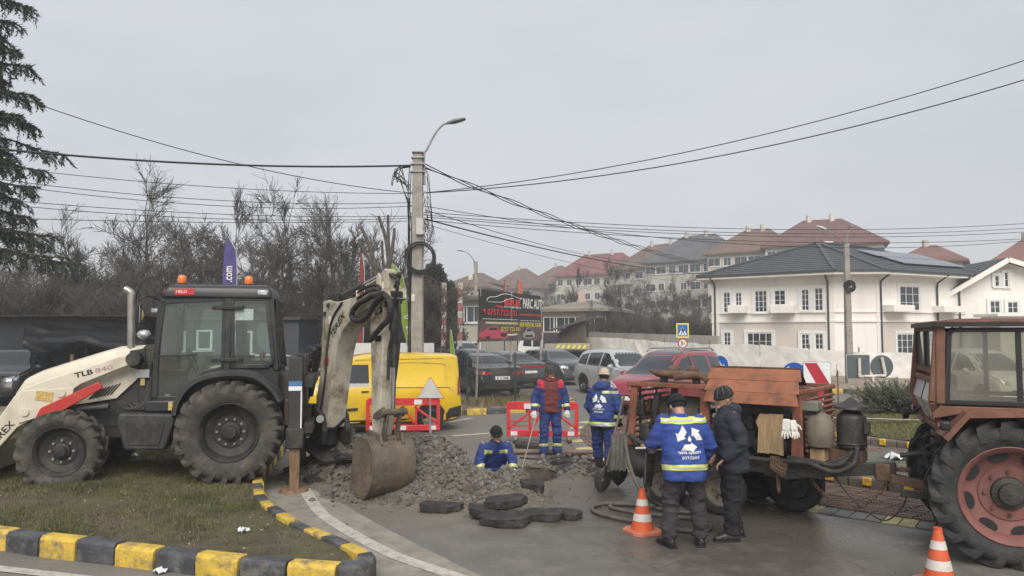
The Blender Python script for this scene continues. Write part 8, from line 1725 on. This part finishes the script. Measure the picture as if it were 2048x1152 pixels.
# ------------------------------------------------------------------ people
M_SKIN = mat('skin', (.42, .24, .17), .55, v=.08, vs=14); M_HAIRG = mat('grey_hair', (.16, .15, .14), .8, v=.3, vs=40)
M_JBL = mat('work_blue', (.022, .055, .26), .8, v=.12, vs=5, b=.25, bs=60, dirt=(.05, .06, .13), da=.4, ds=4); M_TBL = mat('trouser_blue', (.016, .036, .16), .85, v=.15, vs=5, b=.25, bs=60, dirt=(.075, .07, .075), da=.6, ds=5)
M_JB2 = mat('work_blue_deep', (.019, .042, .18), .8, v=.14, vs=5, b=.25, bs=60, dirt=(.045, .05, .10), da=.5, ds=4); M_NAVY = mat('navy_jacket', (.020, .024, .036), .85, v=.2, vs=5, b=.3, bs=40); M_BLKC = mat('black_cloth', (.010, .010, .014), .9, v=.2, vs=5); M_GRYT = mat('charcoal_trousers', (.036, .032, .038), .9, v=.2, vs=5, b=.2, bs=60)
M_HV = mat('hi_vis_yellow', (.55, .62, .09), .5, v=.08, vs=9); M_SILV = mat('reflective_silver', (.5, .52, .5), .35, m=.2, v=.1); M_BURG = mat('burgundy_fleece', (.15, .035, .035), .95, v=.15, vs=6, b=.3, bs=60); M_KNIT = mat('black_knit', (.010, .010, .011), .95, v=.2, vs=30, b=.5, bs=90); M_LEAT = mat('black_leather', (.014, .013, .013), .4, v=.2, vs=9, dirt=(.08, .07, .055), da=.5, ds=9)
def skin_mesh(mb, vox, smooth=4):
 """merge overlapping closed volumes into one continuous surface"""
 me = bpy.data.meshes.new('tmp'); me.from_pydata(mb.v, [], mb.f); b = bmesh.new(); b.from_mesh(me); bmesh.ops.recalc_face_normals(b, faces=b.faces); b.to_mesh(me); b.free(); o = baked(me)
 r = o.modifiers.new('r', 'REMESH'); r.mode = 'VOXEL'; r.voxel_size = vox; s = o.modifiers.new('s', 'SMOOTH'); s.factor = .5; s.iterations = smooth
 out = bake_out(o); bpy.data.meshes.remove(me); return out
def ered(c, fx, rx, ry, up=None, n=20, sq=.9):
 """ring in the plane spanned by forward fx and left"""
 c, f = Vector(c), Vector(fx).normalized(); l = (up or V(0, 0, 1)).cross(f).normalized()
 return [c + f * rx * math.copysign(abs(math.cos(a)) ** sq, math.cos(a)) + l * ry * math.copysign(abs(math.sin(a)) ** sq, math.sin(a)) for a in [2 * PI * i / n for i in range(n)]]
def wrinkle(me, amp, sc, seed, f=None):
 ns = [v.normal.copy() for v in me.vertices]; out = []
 for v, vn in zip(me.vertices, ns):
  p = v.co; a = amp * (f(p) if f else 1); n = noise.noise(V(p.x * sc, p.y * sc, p.z * sc * 2.3) + V(seed, 0, 0)) - 1.1 * abs(noise.noise(V(p.x * sc * .9 + p.z * 3, p.y * sc * .9, p.z * sc * 1.4) + V(7, seed, 0))) + .45 + .6 * noise.noise(V(p.x * sc * 2, p.y * sc * 2, p.z * sc * 4 + p.x * 9) + V(0, seed, 0)); out += list(p + vn * n * a)
 me.vertices.foreach_set('co', out); me.update()
def band(parent, me, c, ax, t0, t1, cond, m=None, off=.005, name='reflective_band', silver=True):
 """strip of cloth cut from a garment between two planes, laid just over it"""
 for lo, hi, mm, of in ((t0, t1, m or M_HV, off), ((t0 * .66 + t1 * .34), (t0 * .34 + t1 * .66), M_SILV, off + .003)):
  if mm is M_SILV and not silver: continue
  b = bmesh.new(); b.from_mesh(me); ax = Vector(ax).normalized(); c = Vector(c); g = lambda: b.verts[:] + b.edges[:] + b.faces[:]
  bmesh.ops.delete(b, geom=[f for f in b.faces if not cond(f.calc_center_median()) or not (lo - .05 < (f.calc_center_median() - c).dot(ax) < hi + .05)], context='FACES')
  bmesh.ops.bisect_plane(b, geom=g(), plane_co=c + ax * lo, plane_no=ax, clear_inner=True); bmesh.ops.bisect_plane(b, geom=g(), plane_co=c + ax * hi, plane_no=ax, clear_outer=True); b.normal_update()
  nn = {v: v.normal.copy() for v in b.verts}
  for v in b.verts: v.co += nn[v] * of
  q = bpy.data.meshes.new(name); b.to_mesh(q); b.free()
  if not q.polygons: continue
  q.materials.append(mm); q.shade_smooth(); link(name, q, parent)
RECY = []
for k in range(3):
 a = R(120 * k); rot = lambda x, y, a=a: (x * math.cos(a) - y * math.sin(a), x * math.sin(a) + y * math.cos(a))
 RECY += [[rot(*p) for p in [(-.32, -.42), (.04, -.42), (.04, -.51), (.29, -.31), (.04, -.12), (.04, -.20), (-.18, -.20)]]]
def back_logo(parent, me, c, s, d):
 d = Vector(d).normalized(); U = d.cross(Z).normalized(); Wd = U.cross(d); mb = MB()
 for pl in RECY: mb.add([c + U * x * s + Wd * (y * s + .1 * s) for x, y in pl], [tuple(range(len(pl)))])
 mb.add([c + U * x * s + Wd * (y * s + .1 * s) for x, y in [(0, .13), (-.05, .02), (-.065, -.04), (-.03, -.09), (.03, -.09), (.065, -.04), (.05, .02)]], [tuple(range(7))])
 subdivide(mb, .03); project(mb, me, d, .006); mb.build('logo', mat('logo_white', (.7, .7, .7), .6, v=.05), parent)
 for t, y, w, h in (('nova apaserv', -.42, .82, .13), ('BOTOSANI', -.58, .62, .11)): mb = MB(); put_text(mb, t, c + Wd * y * s, U, Wd, w * s, h * s, .015); project(mb, me, d, .006); mb.build('lettering', MATS['logo_white'], parent)
def person(label, loc, rz, J, jm, tm, bm_, H=1.0, coat=None, hem=.80, hat=M_KNIT, hatk='beanie', hands=None, boots='shoe', jr=1.0, hood=False, vox=.013, seed=1, group=None, gloves=(), hair=None):
 """J: joints in the figure's own frame (forward +x, left +y). Body is one skinned surface, clothes are children"""
 o = thing('person', label, 'person', loc, rz, group); o.scale = (H, H, H); J = {k: Vector(v) for k, v in J.items()}
 pel, ch, nk, hd = J['pelvis'], J['chest'], J['neck'], J['head']; hf = J.get('look', V(1, 0, 0)).normalized(); tf = J.get('front', V(1, 0, 0)).normalized(); up = (ch - pel).normalized(); hu = (hd - nk).normalized(); hu = (hu + V(0, 0, .6)).normalized(); hl = hu.cross(hf).normalized(); hf = hl.cross(hu)
 HM = Matrix((hf, hl, hu)).transposed()
 # --- body
 b = MB(); b.loft([ered(p, tf, x, y, up) for p, x, y in ((pel - up * .12, .06, .09), (pel, .11, .16), (pel.lerp(ch, .5), .10, .14), (ch, .115, .17), (ch.lerp(nk, .6), .09, .15), (nk, .05, .06))]); b.tube([nk - hu * .05, nk + hu * .06, hd - hu * .02], [.06, .055, .055], 12)
 b.ell(hd, (.098, .077, .122), 18, 14, HM); b.ell(hd + HM @ V(.012, 0, -.07), (.078, .060, .062), 14, 10, HM); b.ell(hd + HM @ V(.10, 0, -.012), (.022, .014, .024), 10, 8, HM); b.ell(hd + HM @ V(.086, 0, -.088), (.022, .03, .02), 10, 8, HM)
 for s in (-1, 1): b.ell(hd + HM @ V(-.005, s * .078, -.015), (.022, .012, .035), 8, 8, HM)
 for s, n in ((1, 'L'), (-1, 'R')):
  sh, el, wr = J['sh' + n], J['el' + n], J['wr' + n]; b.tube([ch.lerp(sh, .5), sh, sh.lerp(el, .5), el, el.lerp(wr, .4), wr], [.06, .055, .047, .040, .038, .027], 12)
  hp, kn, an = J['hip' + n], J['kn' + n], J['an' + n]; b.tube([hp + up * .04, hp.lerp(kn, .4), kn, kn.lerp(an, .35), an], [.085, .08, .058, .055, .042], 12); tv = J.get('toe' + n, V(1, 0, 0)); b.tube([an, an + V(0, 0, -.05) + tv * .03, an + V(0, 0, -.065) + tv * .16], [.042, .042, .03], 10)
  hv = J.get('hand' + n, (wr - el)).normalized(); sd = hv.cross(V(0, 0, 1)); sd = (sd if sd.length > .2 else hv.cross(tf)).normalized(); pn = hv.cross(sd); cu = J.get('curl', V(.5, 0, 0)).x
  b.loft([[wr + hv * t + sd * w * math.cos(a) + pn * .014 * math.sin(a) for a in [2 * PI * i / 12 for i in range(12)]] for t, w in ((-.01, .024), (.03, .036), (.07, .042), (.095, .040))])
  for k in range(4):
   w = (-.031, -.010, .011, .031)[k]; L = (.062, .078, .072, .055)[k]; p0 = wr + hv * .085 + sd * w; p1 = p0 + (hv * .9 + pn * cu * .4).normalized() * L * .5; b.tube([p0, p1, p1 + (hv * .5 + pn * cu * 1.5).normalized() * L * .5], [.0105, .0098, .008], 8)
  b.tube([wr + hv * .03 + sd * .03, wr + hv * .06 + sd * .058 + pn * .01, wr + hv * .095 + sd * .06 + pn * .03], [.014, .0115, .009], 8)
  if n in gloves or hands:
   g = MB(); [g.loft([[wr + hv * t + sd * w * math.cos(a) + pn * h * math.sin(a) for a in [2 * PI * i / 12 for i in range(12)]] for t, w, h in ((-.05, .036, .034), (.0, .034, .028), (.05, .045, .026), (.10, .046, .022))])]
   for k in range(4):
    w = (-.034, -.011, .012, .034)[k]; L = (.066, .08, .075, .06)[k]; p0 = wr + hv * .09 + sd * w; p1 = p0 + (hv * .9 + pn * cu * .4).normalized() * L * .5; g.tube([p0, p1, p1 + (hv * .5 + pn * cu * 1.5).normalized() * L * .5], [.0135, .013, .011], 8)
   g.tube([wr + hv * .03 + sd * .03, wr + hv * .06 + sd * .062 + pn * .01, wr + hv * .10 + sd * .064 + pn * .03], [.017, .0145, .012], 8); gm = skin_mesh(g, .007, 2); gm.materials.append(hands or M_BLKC); gm.shade_smooth(); link('glove', gm, o)
 me = skin_mesh(b, .0075, 3); me.materials.append(M_SKIN); me.shade_smooth(); body = link('body', me, o)
 for s in (-1, 1):
  MB().ell(hd + HM @ V(.083, s * .031, .012), (.012, .016, .009), 8, 6, HM).build('eye', mat('eye_dark', (.05, .04, .035), .2, v=.1), body, smooth=60); MB().ell(hd + HM @ V(.090, s * .032, .032), (.008, .021, .005), 8, 6, HM).build('eyebrow', M_HAIRG, body)
 MB().ell(hd + HM @ V(.094, 0, -.058), (.008, .024, .005), 8, 6, HM).build('mouth', mat('lips', (.28, .11, .09), .5, v=.1), body, smooth=60)
 # --- trousers
 t = MB(); t.loft([ered(p, tf, x, y, up) for p, x, y in ((pel - up * .13, .08, .12), (pel - up * .05, .135, .175), (pel + up * .06, .13, .17), (pel + up * .15, .12, .16))])
 for n in 'LR':
  hp, kn, an = J['hip' + n], J['kn' + n], J['an' + n]; e = an + (kn - an).normalized() * (-.01 if boots == 'shoe' else .16); t.tube([hp + up * .06, hp.lerp(kn, .3), hp.lerp(kn, .7), kn, kn.lerp(e, .5), kn.lerp(e, .9), e], [.105, .107, .09, .082, .08, .083, .078], 16)
 tme = skin_mesh(t, vox, 4); wrinkle(tme, .013, 7, seed, lambda p: .5 + 1.2 * max(0, 1 - abs(p.z - J['knL'].z) / .35) + (1.0 if p.z < J['anL'].z + .16 else 0)); tme.materials.append(tm); tme.shade_smooth(); tr = link('trousers', tme, o)
 # --- jacket
 def upper(k, hemz, m, nm, arms=True, sd=0):
  q = MB(); hp = pel + up * (hemz - .93); rr = [(hp, .145 * k, .205 * k), (hp.lerp(ch, .3), .155 * k, .205 * k), (hp.lerp(ch, .65), .15 * k, .205 * k), (ch, .145 * k, .215 * k), (ch.lerp(nk, .5), .12 * k, .175 * k), (ch.lerp(nk, .78), .10 * k, .12 * k), (ch.lerp(nk, 1.0), .08 * k, .085 * k), (nk + hu * .03, .072 * k, .078 * k)]
  q.loft([ered(p, tf, x, y, up) for p, x, y in rr])
  if arms:
   for n in 'LR': sh, el, wr = J['sh' + n] - V(0, 0, .05), J['el' + n], J['wr' + n]; q.ell(sh, (.085 * k, .085 * k, .085 * k), 12, 8); q.tube([ch.lerp(sh, .45) + up * .0, sh.lerp(ch, .12), sh.lerp(el, .35), sh.lerp(el, .75), el, el.lerp(wr, .5), el.lerp(wr, .9), el.lerp(wr, 1.0)], [c * k for c in (.08, .08, .08, .072, .068, .064, .058, .05)], 16)
  if hood: q.ell(nk - tf * .085 + V(0, 0, -.015), (.075, .14, .085), 16, 10, Matrix((tf, V(0, 0, 1).cross(tf), V(0, 0, 1))).transposed()); q.tube([nk + V(0, 0, .03) + HM @ V(.07 * math.cos(a), .085 * math.sin(a), 0) for a in [2 * PI * i / 20 for i in range(20)]], .03, 8, closed=True)
  me = skin_mesh(q, vox, 5); wrinkle(me, .013, 6, seed + sd, lambda p: .7 + .8 * max(0, 1 - (p - J['elL']).length / .2) + .8 * max(0, 1 - (p - J['elR']).length / .2) + .4 * (p.z < pel.z + .2)); me.materials.append(m); return me
 jme = upper(jr, hem, jm, 'jacket'); jme.shade_smooth(); jk = link('jacket', jme, o)
 # --- footwear
 for n in 'LR':
  an, tv = J['an' + n], J.get('toe' + n, V(1, 0, 0)).normalized(); l = Z.cross(tv).normalized(); f = MB(); zb = an.z - .085
  rg = [[V(an.x, an.y, zb) + tv * t + l * w * c_ + V(0, 0, h * z) for c_, z in ((-.8, 0), (.8, 0), (1, .3), (.85, .75), (.4, 1), (-.4, 1), (-.85, .75), (-1, .3))] for t, w, h in ((-.085, .025, .07), (-.06, .038, .09), (0, .042, .105), (.08, .046, .085), (.14, .05, .065), (.19, .04, .05), (.205, .02, .03))]
  f.loft(rg); f.tube([an + V(0, 0, -.02), an + V(0, 0, .06)] if boots == 'shoe' else [an + V(0, 0, -.03), an.lerp(J['kn' + n], .3), an.lerp(J['kn' + n], .75)], [.05, .055] if boots == 'shoe' else [.058, .068, .085], 14); fm = skin_mesh(f, .009, 3); fm.materials.append(bm_); fm.shade_smooth(); bo = link('boot', fm, o); MB().extr([(-.095, -.042), (.0, -.048), (.12, -.055), (.2, -.04), (.215, 0), (.2, .04), (.12, .055), (0, .048), (-.095, .042)], V(an.x, an.y, zb), tv, l, Z, -.012, .008).build('sole', M_BLK, bo)
 # --- headwear
 hm = MB(); hm.ell(hd + HM @ V(-.006, 0, .045), (.108, .090, .098), 20, 14, HM) if hatk else None
 if hatk:
  hmm = [v for v in hm.v]; k0 = MB(); k0.v, k0.f, k0.m = hm.v, [f for f in hm.f if all((HM.transposed() @ (Vector(hm.v[i]) - hd)).z > .012 for i in f)], []; k0.m = [0] * len(k0.f); hat_o = k0.build('cap', hat, o, smooth=180); sm = hat_o.modifiers.new('s', 'SOLIDIFY'); sm.thickness = .012
  MB().tube([hd + HM @ V(-.006 + .107 * math.cos(a), .088 * math.sin(a), .022 - .012 * math.cos(a)) for a in [2 * PI * i / 28 for i in range(28)]], .017, 8, closed=True).build('cap_fold', hat, hat_o, smooth=60)
 hr = MB(); hr.ell(hd + HM @ V(-.018, 0, .0), (.092, .081, .085), 16, 12, HM); k1 = MB(); k1.v = hr.v; k1.f = [f for f in hr.f if all((HM.transposed() @ (Vector(hr.v[i]) - hd)).x < -.005 and (HM.transposed() @ (Vector(hr.v[i]) - hd)).z > -.06 for i in f)]; k1.m = [0] * len(k1.f); k1.build('hair', hair or M_KNIT, o, smooth=180)
 return o, jk, jme, tr, tme, J, upper, HM, hd
def stand(lean=0.0, **k):
 d = dict(pelvis=(0, 0, .93), chest=(.02 + lean, 0, 1.30), neck=(.02 + lean * 1.4, 0, 1.48), head=(.05 + lean * 1.8, 0, 1.62), shL=(.0 + lean * 1.3, .185, 1.42), shR=(lean * 1.3, -.185, 1.42), elL=(-.02 + lean * 1.3, .27, 1.13), elR=(-.02 + lean * 1.3, -.27, 1.13), wrL=(.08 + lean * 1.2, .27, .88), wrR=(.08 + lean * 1.2, -.27, .88), hipL=(0, .095, .90), hipR=(0, -.095, .90), knL=(.03, .12, .49), knR=(.03, -.12, .49), anL=(0, .13, .10), anR=(0, -.13, .10), toeL=V(1, .25, 0), toeR=V(1, -.25, 0)); d.update(k); return d
def sleeve(r, n, lo, hi, silver=True): o, jk, jme, J = r[0], r[1], r[2], r[5]; e, w = J['el' + n], J['wr' + n]; band(jk, jme, e, w - e, lo, hi, lambda p: min((p - e.lerp(w, t)).length for t in (0, .25, .5, .75, 1)) < .11, silver=silver)
# worker facing the camera, open jacket over burgundy hoodie
p = gnd(1101, 916); r = person('worker in open blue jacket and burgundy hoodie standing behind the pit', p, R(-86), stand(head=(.075, -.01, 1.605), look=V(.85, .55, -.45), elL=(-.03, .29, 1.14), elR=(-.03, -.29, 1.14), wrL=(.06, .31, .89), wrR=(.08, -.31, .89)), M_JB2, M_TBL, mat('tan_boot', (.17, .13, .09), .7, v=.2, vs=9, dirt=(.1, .08, .06), da=.5, ds=8), hat=mat('olive_cap', (.05, .05, .045), .9, v=.2, vs=20), hands=mat('pale_glove', (.55, .54, .52), .9, v=.1, vs=20), hem=.84, jr=1.06, seed=2)
o, jk, jme, tr, tme, J, up_, HM, hd = r
hz = up_(1.02, .86, M_BURG, 'hoodie', False, 9); hz.shade_smooth(); ho = link('hoodie', hz, o); MB().tube([J['neck'] + V(.02, 0, .01) + HM @ V(.075 * math.cos(a), .085 * math.sin(a), -.02 * math.cos(a)) for a in [2 * PI * i / 20 for i in range(20)]], .032, 8, closed=True).build('hood', M_BURG, ho, smooth=60)
b = bmesh.new(); b.from_mesh(jme)
for y in (-.125, .13): bmesh.ops.bisect_plane(b, geom=b.verts[:] + b.edges[:] + b.faces[:], plane_co=(0, y, 0), plane_no=(0, 1, 0))
bmesh.ops.delete(b, geom=[f for f in b.faces if f.calc_center_median().x > .03 and -.125 < f.calc_center_median().y < .13], context='FACES'); b.to_mesh(jme); b.free(); sm = jk.modifiers.new('s', 'SOLIDIFY'); sm.thickness = .014
for s in (1, -1): band(jk, jme, (0, s * .19, 1.40), (0, 0, 1), -.085, .16, lambda q: .10 < s * q.y < .245 and q.x > -.02, mat('red_yoke', (.42, .02, .035), .8, v=.1), silver=False, name='shoulder_yoke')
for n in 'LR': sleeve(r, n, .15, .205); band(tr, tme, J['anL'], (0, 0, 1), .13, .185, lambda q, n=n: (q.y > 0) == (n == 'L'))
# worker with pale knit cap seen from behind
p = gnd(1206, 952); r = person('worker in blue jacket and beige knit cap with back turned by the shovels', p, R(62), stand(.02, look=V(.9, .35, -.2), elL=(.05, .27, 1.13), wrL=(.2, .2, .93), elR=(.0, -.28, 1.13), wrR=(.1, -.24, .9), knL=(.10, .13, .50), anL=(.18, .13, .10), knR=(.02, -.12, .5), anR=(-.10, -.14, .11)), M_JB2, M_TBL, mat('rubber_boot', (.03, .03, .028), .45, v=.2, dirt=(.1, .085, .065), da=.6, ds=6), hat=mat('beige_knit', (.50, .40, .31), .95, v=.15, vs=40, b=.5, bs=90), hem=.80, hood=True, boots='rubber', seed=5, hands=M_BLKC, jr=1.05)
o, jk, jme, tr, tme, J, _, HM, hd = r; back_logo(jk, jme, V(-.2, .02, 1.20), .25, V(1, -.03, 0))
band(jk, jme, (0, 0, .86), Z, -.03, .03, lambda q: q.z < 1.0); sleeve(r, 'L', .12, .17); sleeve(r, 'R', .12, .17); band(jk, jme, (0, -.16, 1.30), (0, 0, 1), .05, .095, lambda q: q.y < -.03 and q.x < .02)
# worker in the pit
r = person('worker in blue jacket and black cap bending inside the pit', (-.30, 12.45, -.80), R(-80), stand(.10, pelvis=(-.12, 0, .93), chest=(.10, 0, 1.24), neck=(.20, 0, 1.40), head=(.28, 0, 1.52), look=V(.8, .3, -.75), shL=(.14, .19, 1.34), shR=(.14, -.19, 1.34), elL=(.22, .28, 1.06), elR=(.22, -.28, 1.06), wrL=(.36, .25, .86), wrR=(.38, -.22, .86)), M_JB2, M_TBL, M_LEAT, hem=.78, seed=8, jr=1.07, gloves=('R',))
o, jk, jme, tr, tme, J, _, HM, hd = r
for n in 'LR': sleeve(r, n, .06, .11); sleeve(r, n, .15, .2)
for s in (1, -1): band(jk, jme, (.2, 0, 1.24), (.35, 0, .9), -.025, .035, lambda q: .06 < s * q.y < .19 and q.x > .14)
# foreground worker with the big logo
p = gnd(1371, 1092); r = person('worker in bright blue jacket with white recycling logo, back to the camera', p, R(96), stand(.06, pelvis=(0, 0, .90), head=(.21, 0, 1.54), neck=(.13, 0, 1.44), look=V(.9, .1, -.6), elL=(.12, .30, 1.12), wrL=(.32, .16, 1.10), elR=(.06, -.29, 1.10), wrR=(.22, -.29, .93), knL=(.04, .14, .48), anL=(.0, .17, .10), knR=(.04, -.14, .48), anR=(.0, -.16, .10)), M_JBL, M_GRYT, M_LEAT, hem=.77, seed=11, jr=1.10, vox=.011, hat=M_KNIT)
r[0].scale = (1.06, 1.08, .985); o, jk, jme, tr, tme, J, _, HM, hd = r; back_logo(jk, jme, V(-.15, -.02, 1.17), .29, V(1, 0, .05)); band(jk, jme, (-.1, 0, 1.37), (-.25, 0, 1), -.028, .022, lambda q: q.x < .06 and abs(q.y) < .24); band(jk, jme, (0, 0, .88), (.1, 0, 1), -.03, .03, lambda q: q.z < 1.02 and abs(q.y) < .27)
# foreground man in dark jacket, in profile
p = gnd(1467, 1078); r = person('man in dark hooded jacket and checked cap standing by the compressor', p, R(176), stand(.02, head=(.09, .02, 1.60), look=V(1, .25, -.3), elL=(-.06, .27, 1.12), wrL=(.13, .20, .93), elR=(-.05, -.28, 1.12), wrR=(.14, -.2, .92), knL=(.03, .10, .49), anL=(.04, .10, .10), anR=(-.06, -.11, .10), toeL=V(1, .1, 0), toeR=V(1, -.1, 0)), M_NAVY, M_BLKC, M_LEAT, hem=.76, hood=True, seed=14, jr=1.13, vox=.012, hair=M_HAIRG, hat=mat('check_cap', (.016, .018, .018), .95, v=.3, vs=12))
o, jk, jme, tr, tme, J, _, HM, hd = r
for k in range(4): a = .5 + k * .75; MB().tube([hd + HM @ V(-.006 + .111 * math.cos(a) * math.cos(t), .093 * math.sin(a) * math.cos(t), .045 + .101 * math.sin(t)) for t in [R(-8 + 88 * i / 10) for i in range(11)]], .004, 5).build('check_line', mat('check_grey', (.12, .13, .12), .9, v=.1), o)
# ------------------------------------------------------------------ haze: one closed box of even thin air
hz = MB().bx(-215, 275, -70, 345, -2.0, 30).build('haze', None); hz.data.materials.clear(); mt = bpy.data.materials.new('thin_haze'); mt.use_nodes = True; N, L = mt.node_tree.nodes, mt.node_tree.links; N.clear(); oo = N.new('ShaderNodeOutputMaterial'); pv = N.new('ShaderNodeVolumePrincipled'); pv.inputs['Color'].default_value = (.93, .95, .97, 1); pv.inputs['Density'].default_value = .0018; L.new(pv.outputs[0], oo.inputs['Volume']); hz.data.materials.append(mt); tag(hz, 'thin pale winter haze filling the air', None, None, 'stuff')
bpy.data.scenes.remove(TMP)
